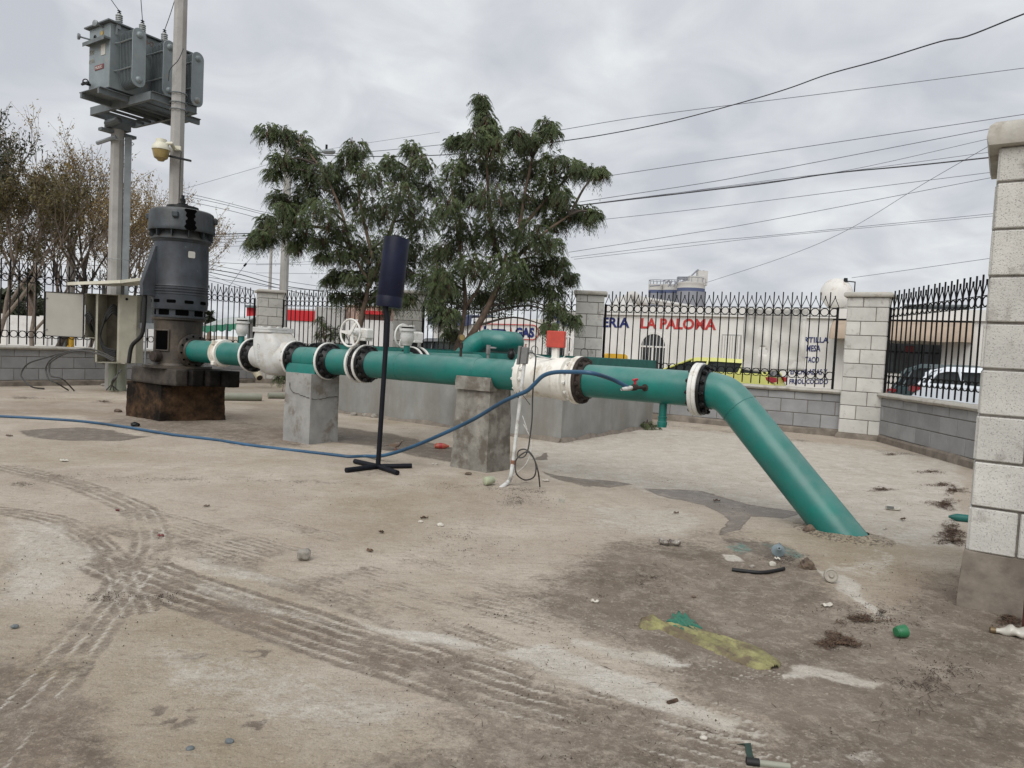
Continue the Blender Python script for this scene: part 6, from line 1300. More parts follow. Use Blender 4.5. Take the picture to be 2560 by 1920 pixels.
# gas company wall with logo
gz1 = FP(1300, 797).z
bg2 = thing('gas_office', 'low white office wall with an oval blue and red gas sign', 'building', onF(1300)+UP*GZ)
mb = MB(); slab(mb, 1184, 1446, GZ, gz1, -5, -0.05); mb.build('wall', m_stucco, bg2)
mb = MB(); slab(mb, 1366, 1446, gz1+0.001, FP(1400, 777).z, -4, -0.02); mb.build('upper_wall', m_stucco2, bg2)
def oval(px0, px1, y0_, y1_, r_, m, nm, off=0.0):
    a, b = FP(px0, (y0_+y1_)/2-2), FP(px1, (y0_+y1_)/2+2); h = abs(FP((px0+px1)/2, y0_).z-FP((px0+px1)/2, y1_).z)/2; w_ = (b-a).length/2; c = (a+b)/2; pts = []
    for k in range(48):
        th = 2*math.pi*k/48; cx_ = math.cos(th); sx_ = math.sin(th); u = (w_-h)*(1 if cx_ > 0 else -1)+h*cx_; pts.append(c+fd0*u+UP*h*sx_+fout*0.0)
    pts.append(pts[0]); mb = MB(); mb.tube(pts, r_, 6); return mb.build(nm, m, bg2)
oval(1199, 1346, 811, 847, 0.022, m_redp, 'sign_outline')
fit_text('painted_word', 'I', FP(1207, 841), FP(1212, 841), 0.46, m_bluep, bg2, off=-0.03, bold=0.05)
fit_text('painted_word', 'NTER', FP(1216, 842), FP(1267, 844), 0.36, m_bluep, bg2, off=-0.03, bold=0.05)
fit_text('painted_word', 'GAS', FP(1286, 843), FP(1334, 844), 0.42, m_bluep, bg2, off=-0.03, bold=0.05)
fit_text('painted_word', 'más', FP(1288, 867), FP(1316, 868), 0.20, mat('brown_red_paint', (0.28, 0.08, 0.05), 0.7), bg2, off=-0.03, bold=0.0, shear=0.3)
fl0 = FP(1276, 842); fh = FP(1276, 818).z-fl0.z
mb = MB(); prf = [(0, 0), (0.16, 0.06), (0.24, .25), (0.18, .48), (0.05, .72), (0.0, 1.0), (-0.06, .72), (-0.20, .45), (-.25, .22), (-.15, .05)]
mb.loft([[fl0+fd0*u*fh*0.95+UP*v*fh+fout*(o_f) for u, v in prf] for o_f in (-0.045, -0.035)]); mb.build('flame_mark', m_redp, bg2)
mb = MB(); mb.loft([[fl0+fd0*u*fh*0.42+UP*(v*fh*.55+.03)+fout*(o_f) for u, v in prf] for o_f in (-0.034, -0.030)]); mb.build('flame_core', m_stucco, bg2)
arched(1369, 1414, 832, 0.1, bg2, nb=5)
mb = MB(); slab(mb, 1150, 1183, GZ, FP(1170, 812).z, -4, -.1); slab(mb, 1076, 1149, GZ, FP(1100, 806).z, -3, -.2); o = mb.build('low_store', m_wallw); tag(o, 'low whitewashed store left of the gas office, behind the tree trunks', 'building')
mb = MB(); a, b = FP(1076, 790), FP(1182, 790); n = 12
mb.loft([[a.lerp(b, i/n)+fout*u+UP*(v+0.05*math.sin(i*1.1)) for u, v in ((-1.5, .1), (0.1, 0.0), (.14, -.42), (.10, -.42), (.06, -.04), (-1.5, .06))] for i in range(n+1)]); tag(mb.build('blue_tarpaulin', mat('dark_blue_tarp', (0.04, 0.05, 0.10), 0.7, var=0.3, scale=2)), 'dark blue tarpaulin stretched over the low store', 'tarpaulin')
# farther buildings on the left of the trees
def far_box(name, label, cat, px0, px1, ytop, Yd, m, ybot=None, depth=5.0, z0=GZ, skew=0.0, parent=None):
    a, b = A(px0, ytop, Yd), A(px1, ytop+ (px1-px0)*skew, Yd-0.0); zt = (a.z+b.z)/2; zb_ = z0 if ybot is None else A(px0, ybot, Yd).z
    mb = MB(); mb.box(((a.x+b.x)/2, Yd+depth/2, (zt+zb_)/2), (abs(b.x-a.x), depth, zt-zb_)); o = mb.build(name, m, parent)
    if label: tag(o, label, cat)
    return o
t = thing('red_white_shop', 'shop wall painted red above white, seen right of the far utility pole', 'building', A(750, 860, 34))
far_box('white_wall', None, None, 712, 787, 800.5, 34, m_wallw, parent=t); far_box('red_band', None, None, 711.5, 787.5, 776, 33.95, m_redwall, ybot=800, depth=5.1, parent=t)
far_box('roof_slab', None, None, 712, 787, 772, 34.2, m_stucco2, ybot=775.6, parent=t)
fit_text('painted_word', 'Y  CLINICA', Vector((A(716, 812, 33.9).x, 33.97, A(716, 812, 34).z)), Vector((A(785, 814, 33.9).x, 33.97, A(785, 815, 34).z)), 0.20, m_faint, t, bold=0.0) if False else None
far_box('grey_shed', 'plain grey wall between the red shop and the tan house', 'building', 788, 860, 769, 33, m_stucco2)
t = thing('tan_house', 'tan house with a white lower wall behind the first handwheel', 'building', A(910, 860, 33)); far_box('upper_wall', None, None, 861, 975, 764, 33.5, m_tan, ybot=799, parent=t); far_box('lower_wall', None, None, 861, 975, 799.5, 33, m_wallw, parent=t)
far_box('roof_tile', None, None, 900, 968, 777, 32.8, m_redwall, ybot=784, depth=1.0, parent=t)
t = thing('red_kiosk', 'narrow red kiosk side with a dark roof left of the far corner pillar', 'kiosk', A(624, 860, 30)); far_box('kiosk_wall', None, None, 617, 640, 768, 30, m_redwall, ybot=793, depth=2, parent=t); far_box('kiosk_base', None, None, 619, 640, 793.2, 30.1, m_wallw, depth=1.9, parent=t); far_box('kiosk_roof', None, None, 612, 640, 763, 29.8, m_frame, ybot=768, depth=2.2, parent=t)
# market stall
t = thing('market_stall', 'market stall with a pale canopy and green valance between the motor and the corner pillar', 'stall', A(560, 860, 27))
a, b = A(505, 797, 27), A(602, 790, 27); mb = MB(); mb.loft([[a.lerp(b, i/10)+Vector((0, v, w_+0.05*math.sin(i*2.2)*(1 if v < .1 else 0))) for v, w_ in ((0, -.28), (0.02, -.26), (2, .12), (4, -.25), (2, .08), (0.02, -.32))] for i in range(11)]); mb.build('canopy', m_canopy, t)
mb = MB(); mb.loft([[a.lerp(b, i/20)+Vector((-0.02, u, w_+(0.04*math.sin(i*1.6) if w_ < -.4 else 0))) for u, w_ in ((-.01, -.28), (-.01, -.52), (0.005, -.52), (0.005, -.28))] for i in range(21)]); mb.build('valance', m_canopyg, t)
mb = MB()
for px in (512, 536, 566, 598): q = A(px, 830, 27.0); mb.tube([Vector((q.x, q.y, GZ)), Vector((q.x, q.y, a.z-.2))], 0.03, 6)
mb.build('stall_poles', m_galv, t)
mb = MB(); q0, q1_ = A(515, 850, 27.2), A(598, 850, 27.2); mb.box(((q0.x+q1_.x)/2, 27.3, 0.35), (abs(q1_.x-q0.x), .8, .06)); mb.box(((q0.x+q1_.x)/2, 27.3, -0.03), (abs(q1_.x-q0.x)-.1, .7, .7)); mb.build('counter', m_wallw, t)
for k, (px, m_) in enumerate(((540, m_canopyg), (552, m_frame), (565, m_tan), (580, m_black), (590, m_redbox))):
    q = A(px, 846, 26.9); mb = MB(); mb.lathe([(0, .10), (.02, .13), (.22, .12), (.25, .06), (.32, .05)], Vector((q.x, q.y+.3, .38)), UP, 12); tag(mb.build('stall_ware', m_), ('green', 'dark grey', 'tan', 'black', 'red')[k]+' pot standing on the stall counter under the green valance', 'pot', 'goods on the stall counter')
# left white wall behind the railing
t = thing('boundary_wall', 'long whitewashed wall beyond the left railing, under the bare trees', 'wall', A(60, 860, 30))
a, b = A(-300, 786, 29), A(500, 802, 31); e_ = (b-a); e_.z = 0; L_ = e_.length; e_.normalize(); zt = A(60, 789, 29.5).z
mb = MB(); c = (a+b)/2; c.z = (zt+GZ)/2; mb.box(c, (L_, .2, zt-GZ), (e_, Vector((-e_.y, e_.x, 0)), UP)); mb.build('wall_panel', m_wallw, t)
mb = MB()
for k in range(9): p = a+e_*(L_*k/8); mb.box(Vector((p.x, p.y-.03, (zt+GZ)/2+.02)), (.28, .26, zt-GZ+.04), (e_, Vector((-e_.y, e_.x, 0)), UP))
mb.build('wall_pilaster', m_stucco, t)
for (px0, px1, m_, nm, lb) in ((146, 167, m_frame, 'dark_panel', 'small dark panel at the foot of the whitewashed wall, left of the amber one'), (171, 183, m_cyel, 'amber_panel', 'small amber panel at the foot of the whitewashed wall')):
    q0, q1_ = A(px0, 842, 20), A(px1, 856, 20); mb = MB(); mb.box(((q0.x+q1_.x)/2, 20, (q0.z+GZ)/2), (abs(q1_.x-q0.x), .12, q0.z-GZ), None, ch=0.01); tag(mb.build(nm, m_), lb, 'panel')
q0 = A(1538, 890, 19); mb = MB(); mb.loft([[Vector((q0.x+u, 19+v, z)) for u, v in ((-.30*s, -.2), (-.27*s, -.23), (.27*s, -.23), (.30*s, -.2), (.30*s, .2), (-.30*s, .2))] for z, s in ((GZ, 1), (q0.z-.02, 1), (q0.z+.03, .95), (q0.z+.06, .8))]); tag(mb.build('amber_object', m_cyel), 'amber rounded object behind the railing, above the green chamber rim', 'object')  # unidentified amber shape, modelled as a box standing on the road
# torn tarpaulin tied to the outside of the railing
a, b = on_mid(1848)+o_*0.14, on_mid(2006)+o_*0.14; nx_, nz_ = 40, 26; vs = []; fs = []
zt_, zb_ = 1.99, 0.96
for j in range(nz_+1):
    for i in range(nx_+1):
        u, v = i/nx_, j/nz_; p = a.lerp(b, u+0.012*math.sin(v*7)*(1 if 0 < i < nx_ else 1)); sag = 0.05*math.sin(u*math.pi)*(v > .9)*1
        w_ = 0.022*math.sin(u*9+v*4)+0.014*math.sin(u*21-v*6)+0.010*math.sin(v*17+u*5); vs.append(p+o_*(w_+0.02)+UP*(zb_+(zt_-zb_)*v-(sag if j == nz_ else 0)-0.03*math.sin(u*5)*(1-v)))
def hole(u, v): return (abs(u-0.34) < .055 and abs(v-0.33) < .06 and (u-.34)+(v-.33) < .07)
for j in range(nz_):
    for i in range(nx_):
        if hole((i+.5)/nx_, (j+.5)/nz_): continue
        fs.append((j*(nx_+1)+i, j*(nx_+1)+i+1, (j+1)*(nx_+1)+i+1, (j+1)*(nx_+1)+i))
mb = MB(); mb.add(vs, fs); o = mb.build('tarpaulin', m_tarp, ang=80); tag(o, 'white wrinkled torn tarpaulin hanging on the railing in front of the bakery', 'tarpaulin'); sm = o.modifiers.new('solid', 'SOLIDIFY'); sm.thickness = 0.003
# silos
def silo(px0, px1, ytop, Yd, label):
    a, b = A(px0, ytop, Yd), A(px1, ytop, Yd); r_ = (b.x-a.x)/2; c = Vector(((a.x+b.x)/2, Yd, 0)); zt = (a.z+b.z)/2; t = thing('silo', label, 'silo', c+UP*GZ, 'silos on the horizon')
    h = lambda dy: zt-dy/1778*Yd
    mb = MB(); mb.lathe([(GZ, r_), (h(17), r_)], c, UP, 32); mb.build('shaft', m_silo, t); mb = MB(); mb.lathe([(h(16.9), r_*1.003), (h(9), r_*1.003)], c, UP, 32); mb.build('navy_band', m_silon, t)
    mb = MB(); mb.lathe([(h(8.9), r_*1.002), (zt, r_*1.002), (zt+.1, r_*1.03), (zt+.35, r_*1.03), (zt+.36, r_*.9), (zt+r_*.35, r_*.1)], c, UP, 32); mb.build('silo_top', m_silow, t)
    mb = MB(); 
    for k in range(14): th = k*2*math.pi/14; mb.tube([c+Vector((math.cos(th)*r_, math.sin(th)*r_, zt+.3)), c+Vector((math.cos(th)*r_, math.sin(th)*r_, zt+1.1))], .05, 4)
    mb.torus(c+UP*(zt+1.1), UP, r_, .05, 24, 4); mb.build('guard_rail', m_silo, t); return c, zt, r_
silo(1622, 1662, 717, 126, 'leftmost narrow-looking silo with a navy band'); silo(1658, 1697, 717, 124, 'middle silo with a navy band'); c_, zt, r_ = silo(1694, 1762, 713, 120, 'largest nearest silo with a navy band and machinery on top')
t = thing('silo_gantry', 'open machinery and narrow tower on top of the largest silo', 'gantry', c_+UP*zt)
mb = MB(); q = lambda px, py: A(px, py, 120)
mb.box((q(1754, 700).x, 120, (q(1754, 678).z+zt)/2), (1.6, 1.6, q(1754, 678).z-zt)); mb.box((q(1738, 700).x, 120, (q(1738, 692).z+zt)/2), (2.6, 3, q(1738, 692).z-zt)); mb.build('head_house', m_silow, t)
mb = MB()
for (x0_, y0_, x1_, y1_) in ((1694, 693, 1722, 693), (1694, 697, 1720, 697), (1694, 693, 1694, 708), (1703, 693, 1700, 700), (1712, 693, 1716, 700), (1722, 693, 1700, 708), (1700, 708, 1735, 697), (1745, 674, 1728, 690), (1745, 674, 1750, 684), (1749, 708, 1749, 676), (1759, 708, 1759, 676), (1749, 676, 1759, 690), (1735, 697, 1755, 712), (1670, 716, 1680, 702), (1664, 708, 1672, 700), (1672, 700, 1678, 716), (1684, 716, 1690, 705), (1690, 705, 1694, 712), (1625, 715, 1650, 713)):
    mb.tube([q(x0_, y0_), q(x1_, y1_)], 0.14, 5)
mb.build('steelwork', m_silo, t)
mb = MB(); Yd = 75; q = lambda px, py: A(px, py, Yd)
mb.tube(bez([q(1574, 800), q(1572, 748), q(1580, 738), q(1590, 742), q(1600, 752), q(1620, 758)], 5), 0.45, 12); mb.lathe([(0, 1.6), (3.2, 1.6), (4.0, .9), (4.2, .4)], Vector((q(1566, 770).x, Yd+1, q(1566, 776).z-2.6)), UP, 20); mb.tube([q(1600, 745), q(1732, 768)], 0.22, 8); mb.tube([q(1600, 750), q(1728, 774)], 0.14, 8)
tag(mb.build('dust_duct', m_silow), 'rounded duct and long sloping pipe left of the silos', 'duct')

# ------------------------------------------------------------------ cars
def car(name, label, c, hd_, paint, Ln=4.1, W=1.72, H=1.5, tail=m_red, suv=False, group=None, zb=None):
    """c = centre on the road, hd_ = unit heading"""
    c = Vector((c[0], c[1], GZ+0.008)); hd_ = Vector((hd_[0], hd_[1], 0)).normalized(); sd = Vector((-hd_.y, hd_.x, 0)); t = thing(name, label, 'car', c, group); zb = zb or (1.02 if suv else 1.0); dz_ = zb-1.0
    P_ = lambda x, y, z: c+hd_*x+sd*y+UP*z
    st_ = [(-.5, .86, .62, .80), (-.485, .95, .50, .90), (-.44, 1, .30, zb+.02), (-.30, 1, .26, zb+.02), (-.05, 1, .24, zb), (.18, 1, .24, zb-.02), (.30, .99, .26, zb-.08), (.42, .95, .28, zb-.20), (.48, .88, .34, zb-.30), (.50, .78, .45, .58)]
    mb = MB(); mb.loft([[P_(x*Ln, s*W/2*k, z) for s, k, z in ((-1, w_*.92, zl), (-1, w_, zl+.12), (-1, w_*1.0, (zl+zu)/2), (-1, w_*.985, zu-.05), (-1, w_*.90, zu), (1, w_*.90, zu), (1, w_*.985, zu-.05), (1, w_, (zl+zu)/2), (1, w_, zl+.12), (1, w_*.92, zl))] for x, w_, zl, zu in st_]); body = mb.build('body', paint, t, ang=40)
    gs = [(-.475 if suv else -.46, .0), (-.40, .75), (-.33, .97), (-.10, 1.0), (.05, .97), (.14, .72), (.29, 0.0)]
    mb = MB(); mb.loft([[P_(x*Ln, s*W/2*(k-(k-.70)*h_), zb-.03+(H-zb)*h_*f_) for s, k, f_ in ((-1, .90, 0), (-1, .90, 1), (1, .90, 1), (1, .90, 0))] for x, h_ in gs]); mb.build('windows', m_glassd, t, ang=30)
    rf = [(-.43, .63), (-.40, .78), (-.33, .985), (-.10, 1.02), (.05, .99), (.09, .90)]
    mb = MB(); mb.loft([[P_(x*Ln, s*W/2*v_, zb-.03+(H-zb)*h_+e__) for s, v_, e__ in ((-1, .78, -.09), (-1, .70, .018), (1, .70, .018), (1, .78, -.09))] for x, h_ in rf]); mb.build('roof', paint, t, ang=40)
    for s in (-1, 1):
        for (x0_, h0, x1_, h1) in ((.29, 0, .08, .93), (-.02, 0, -.03, .97), (-.25, 0, -.28, .97), (-.455, 0, -.40, .80), (-.42, 0, -.36, .9)):
            q0 = P_(x0_*Ln, s*W/2*.905, zb-.03); q1_ = P_(x1_*Ln, s*W/2*(.91-.19*h1), zb-.03+(H-zb)*h1); mb = MB(); mb.tube([q0, q1_], .03, 6); mb.build('window_post', paint, t)
    for s in (-1, 1):
        for x in (-.31, .31):
            mb = MB(); mb.lathe([(-.10, .20), (-.10, .31), (-.08, .325), (.08, .325), (.10, .31), (.10, .20)], P_(x*Ln, s*(W/2-.09), .325), sd, 28); w_ = mb.build('wheel', m_rubber, t)
            mb = MB(); mb.lathe([(.0, .20), (.108, .19), (.112, .06), (.12, .05)], P_(x*Ln, s*(W/2-.09), .325), sd*s, 16); mb.build('rim', m_galv, w_)
        mb = MB(); mb.loft([[P_(-.497*Ln+u, s*W/2*v, z+dz_) for u, v, z in ((-.01, .70, .82), (-.005, .70, .93), (.08, .97, .95), (.22, 1.012, .94), (.18, 1.012, .86), (.05, .97, .80))], [P_(-.497*Ln+u+.06, s*W/2*v*.95, z+dz_) for u, v, z in ((-.01, .70, .82), (-.005, .70, .93), (.08, .97, .95), (.22, 1.012, .94), (.18, 1.012, .86), (.05, .97, .80))]]); mb.build('tail_light', tail, t)
        for x in (-.05, -.24):
            mb = MB(); mb.box(P_(x*Ln-.1, s*(W/2+.012), .83), (.17, .03, .03), (hd_, sd, UP), ch=.006); mb.build('door_handle', paint, t)
        mb = MB(); mb.box(P_(.16*Ln, s*(W/2+.09), .98), (.10, .18, .12), (hd_, sd, UP), ch=.03); mb.build('mirror', paint, t)
    return t
R_ = A(1955, 950, 20.0); car('hatchback_car', 'yellow-green hatchback parked behind the torn tarpaulin', Vector((R_.x, 20.0, 0))-fd0*2.0, (fd0), m_yellow) if False else None
car('parked_car', 'yellow-green hatchback with a red tail light, half hidden behind the torn tarpaulin', Vector((R_.x, 20.0, 0))-fd0*2.05-fout*-0.0, -fd0, m_yellow, H=1.56, zb=1.15)
R_ = A(2290, 960, 16.6); car('parked_car', 'white car with a long red tail light at the right side railing', Vector((R_.x, 16.6, 0))+fd0*2.0, fd0, m_carw, H=1.62, Ln=4.2, zb=1.2)
R_ = A(2222, 960, 19.6); car('parked_car', 'dark green-grey car parked under the tan awning, left of the white car', Vector((R_.x, 19.6, 0))+fd0*2.25, fd0, m_carg, H=1.68, Ln=4.5, suv=True)
R_ = A(1105, 870, 24.0); car('parked_car', 'grey van-like car seen through the railing left of the gauge', Vector((R_.x, 24.0, 0)), -fd0, m_cargr, H=1.75, Ln=4.4, suv=True)
R_ = A(835, 870, 26.0); car('parked_car', 'dark car roof just left of the first handwheel', Vector((R_.x, 26.0, 0)), -fd0, m_black, H=1.42)

# ------------------------------------------------------------------ utility poles and wires
def street_pole(px_b, py_b, px_t, py_t, Yd, r0, r1, label):
    b = A(px_b, py_b, Yd); tt = A(px_t, py_t, Yd); return octpole(Vector((b.x, Yd, GZ)), Vector((b.x+(tt.x-b.x)*0.15, Yd, tt.z)), r0, r1, 'utility_pole', label, seg=12), tt
up, tt = street_pole(709, 735, 724, 336, 22, 0.15, 0.10, 'thick concrete utility pole behind the left arm of the tree, with a street lamp')
q0, q1_ = A(*C4(575, 655), 21.8), A(*C4(850, 622), 21.6); t = thing('street_lamp', 'street lamp head on a bracket of the thick utility pole', 'street lamp', q0)
mb = MB(); mb.tube(bez([q0, q0.lerp(q1_, .5)+UP*.08, q1_], 5), 0.03, 8); mb.build('lamp_arm', m_galv, t)
mb = MB(); a, b = A(*C4(850, 622), 21.6), A(*C4(962, 618), 21.5); mb.loft([[p+Vector((0, y, z)) for y, z in ((-.06*s, 0), (-.04*s, .05*s), (.04*s, .05*s), (.06*s, 0), (.03*s, -.05*s), (-.03*s, -.05*s))] for p, s in ((a, .5), (a.lerp(b, .3), 1.3), (a.lerp(b, .8), 1.5), (b, .6))]); mb.build('lamp_head', m_galv, t)
mb = MB(); p = A(*C4(885, 600), 21.6); mb.tube([p-UP*.05, p+UP*.14], .035, 8); mb.build('photocell', m_black, t)
street_pole(674, 735, 681, 605, 40, 0.10, 0.075, 'thin distant utility pole left of the thick one')
street_pole(175, 800, 178, 590, 21, 0.13, 0.11, 'pale concrete pole standing among the bare trees')
street_pole(1047, 740, 1050, 690, 45, 0.09, 0.08, 'far short pole hidden behind the trees') if False else None
def wire(pts, Y0, Y1, r, label, group, m=m_wireg, sagn=6):
    if group == GR and 2440 < pts[0][0] < 2600: pts = [(pts[0][0]*1.6-pts[1][0]*.6, pts[0][1]*1.6-pts[1][1]*.6)]+list(pts)
    n = len(pts); P_ = [A(*p, Y0+(Y1-Y0)*i/(n-1)) for i, p in enumerate(pts)]; mb = MB(); mb.tube(bez(P_, sagn), r, 4, caps=False); o = mb.build('overhead_wire', m, ang=180); tag(o, label, 'wire', group); return o
GR = 'overhead wires right of the trees'; GL = 'overhead wires left of the trees'
wire([D(2330, -10), D(2212, 30), D(2090, 78), D(2030, 90), D(1900, 130), D(1790, 160), D(1700, 192), D(1600, 222), D(1450, 262), D(1310, 290), D(1190, 308), D(1000, 332), D(800, 338), D(622, 332)], 9, 21.5, 0.012, 'thick twisted black cable drooping from the top right into the trees', GR, m_wire)
RW = [([D(2212, 147), D(1830, 196), D(1400, 250), D(1150, 290), D(900, 318), D(760, 330), D(624, 335)], 0.010), ([D(2212, 247), D(1659, 329), D(1500, 352), D(1260, 388)], 0.011), ([D(2212, 264), D(1659, 370), D(1504, 398), D(1200, 444)], 0.011),
      ([D(2135, 300), D(1830, 368), D(1600, 400), D(1400, 424), D(1230, 446)], 0.008), ([D(2135, 329), D(1860, 366), D(1659, 390), D(1400, 425)], 0.008)]
nm = ('topmost', 'second', 'third', 'fourth', 'fifth')
for k, (p, r_) in enumerate(RW): wire(p, 20, 24, r_, 'thin wire over the right half of the sky, '+nm[k]+' counted down the near pillar side', GR)
wire([D(2140, 340), D(1970, 358), D(1800, 374), D(1659, 395), D(1504, 414), D(1230, 446)], 20, 23, 0.020, 'thick dark bundled cable crossing low to the near pillar', GR, m_wire)
for k, (p, r_) in enumerate([([D(2150, 371), D(1659, 433), D(1504, 452), D(1285, 476)], .009), ([D(2150, 382), D(1659, 476), D(1504, 502), D(1228, 545)], .009), ([D(2140, 462), D(1659, 509), D(1504, 523), D(1233, 556)], .008), ([D(2140, 467), D(1659, 512), D(1504, 530), D(1240, 560)], .007)]):
    wire(p, 21, 25, r_, 'thin wire below the bundled cable on the right, '+('first', 'second', 'third', 'fourth')[k]+' from the top', GR)
wire([D(2128, 320), D(1990, 400), D(1834, 495), D(1700, 553), D(1521, 612)], 20, 40, 0.012, 'steep wire running down to the silos', GR)
wire([D(2132, 559), D(1934, 587), D(1840, 600)], 20, 25, 0.008, 'short wire leaving the rooftop tank to the right', GR)
for k, (p, r_, m_) in enumerate([([(454, 480), (560, 505), (640, 526), (710, 545), (840, 618), (900, 660)], .009, m_wireg), ([(454, 488), (560, 511), (640, 531), (710, 552), (850, 632)], .009, m_wireg), ([(454, 500), (560, 523), (640, 544), (720, 572), (860, 650)], .009, m_wireg), ([(440, 478), (560, 443), (660, 414), (780, 380), (1100, 330)], .006, m_wireg),
        ([(535, 586), (640, 583), (760, 578)], .016, m_wire), ([(535, 592), (640, 588), (720, 584)], .010, m_wire), ([(535, 599), (620, 595), (700, 592)], .008, m_wireg), ([(535, 608), (620, 602)], .008, m_wireg), ([(535, 616), (650, 614), (800, 608)], .007, m_wireg),
        ([(521, 672), (600, 686), (696, 712), (820, 731), (900, 745)], .014, m_wire), ([(521, 680), (600, 697), (696, 720), (790, 742)], .012, m_wire), ([(521, 693), (620, 708), (700, 720), (860, 728)], .010, m_wireg), ([(521, 661), (620, 680), (700, 700), (800, 716), (920, 735)], .009, m_wireg), ([(521, 655), (640, 660), (760, 655), (860, 645)], .007, m_wireg), ([(521, 700), (600, 720), (690, 736)], .009, m_wireg), ([(521, 686), (580, 708), (650, 732)], .007, m_wireg), ([(640, 662), (800, 660), (980, 656)], .006, m_wireg), ([(640, 682), (860, 684), (1200, 676)], .006, m_wireg)]):
    wire(p, 24, 27, r_, ('thin' if r_ < .01 else 'dark')+' wire between the motor and the tree, number %d counted downwards' % (k+1) if False else ('thin' if r_ < .0095 else 'dark')+' wire right of the motor, '+('highest of three sloping ones', 'middle of three sloping ones', 'lowest of three sloping ones', 'faint one rising to the right at the top', 'darkest level one at the height of the cap', 'level one just under the darkest', 'level one below the dark pair', 'short level one under the tree arm', 'faint level one beside the cap rim', 'darkest sloping one above the railing', 'second dark sloping one above the railing', 'flat one over the far pillar', 'upper one passing behind both poles', 'faint one rising behind the thick pole', 'lowest steep one near the spear points', 'faint steep one near the spear points', 'upper faint one behind the tree', 'lower faint one behind the tree')[k], GL, m_)
wire([(652, 618), (613, 662), (560, 735)], 24, 24, .008, 'diagonal stay wire with a small insulator left of the poles', None)
q = A(613, 662, 23.98); mb = MB(); mb.tube([q-Vector((.04, 0, .05)), q+Vector((.04, 0, .05))], .035, 8); tag(mb.build('stay_insulator', m_black), 'small dark insulator on the diagonal stay wire', 'insulator')
for k, yy in enumerate((596, 604, 612, 640, 668, 700)):
    wire([(-20, yy-18+k*2), (200, yy-6), (430, yy+4)], 22, 25, .007, 'thin wire behind the bare trees, '+('first', 'second', 'third', 'fourth', 'fifth', 'sixth')[k]+' from the top', 'wires behind the bare trees')

# ------------------------------------------------------------------ feathery trees
def frond_batch(bases, dirs, lens, rs):
    """drooping twice-feathered leaves; returns quads (n*k,4,3)"""
    out = []; n = len(bases); up_ = np.array([0, 0, 1.0]); nseg = 9
    d = dirs/np.linalg.norm(dirs, axis=1, keepdims=True); sd = np.cross(d, up_); sd /= (np.linalg.norm(sd, axis=1, keepdims=True)+1e-6)
    droop = rs.uniform(0.8, 2.6, n)[:, None]
    def pt(t): return bases+d*lens[:, None]*t-up_*(lens[:, None]*droop*t*t*0.75)
    for k in range(nseg):
        t = 0.12+0.88*k/(nseg-1); p = pt(t); q = pt(min(1, t+0.05)); tg = q-p; tg /= (np.linalg.norm(tg, axis=1, keepdims=True)+1e-6)
        ll = (0.070*(1-0.55*abs(t-0.45)*1.6))*rs.uniform(.7, 1.25, n)[:, None]; w = 0.0085
        for s in (-1, 1):
            dr = sd*s*rs.uniform(.45, .8, n)[:, None]+tg*0.55-up_*rs.uniform(.25, 1.1, n)[:, None]; dr /= np.linalg.norm(dr, axis=1, keepdims=True)
            e = p+dr*ll; wv = tg*w; out.append(np.stack([p-wv*0.5, e-wv*0.25, e+wv*0.9, p+wv], 1))
    return np.concatenate(out), nseg*2
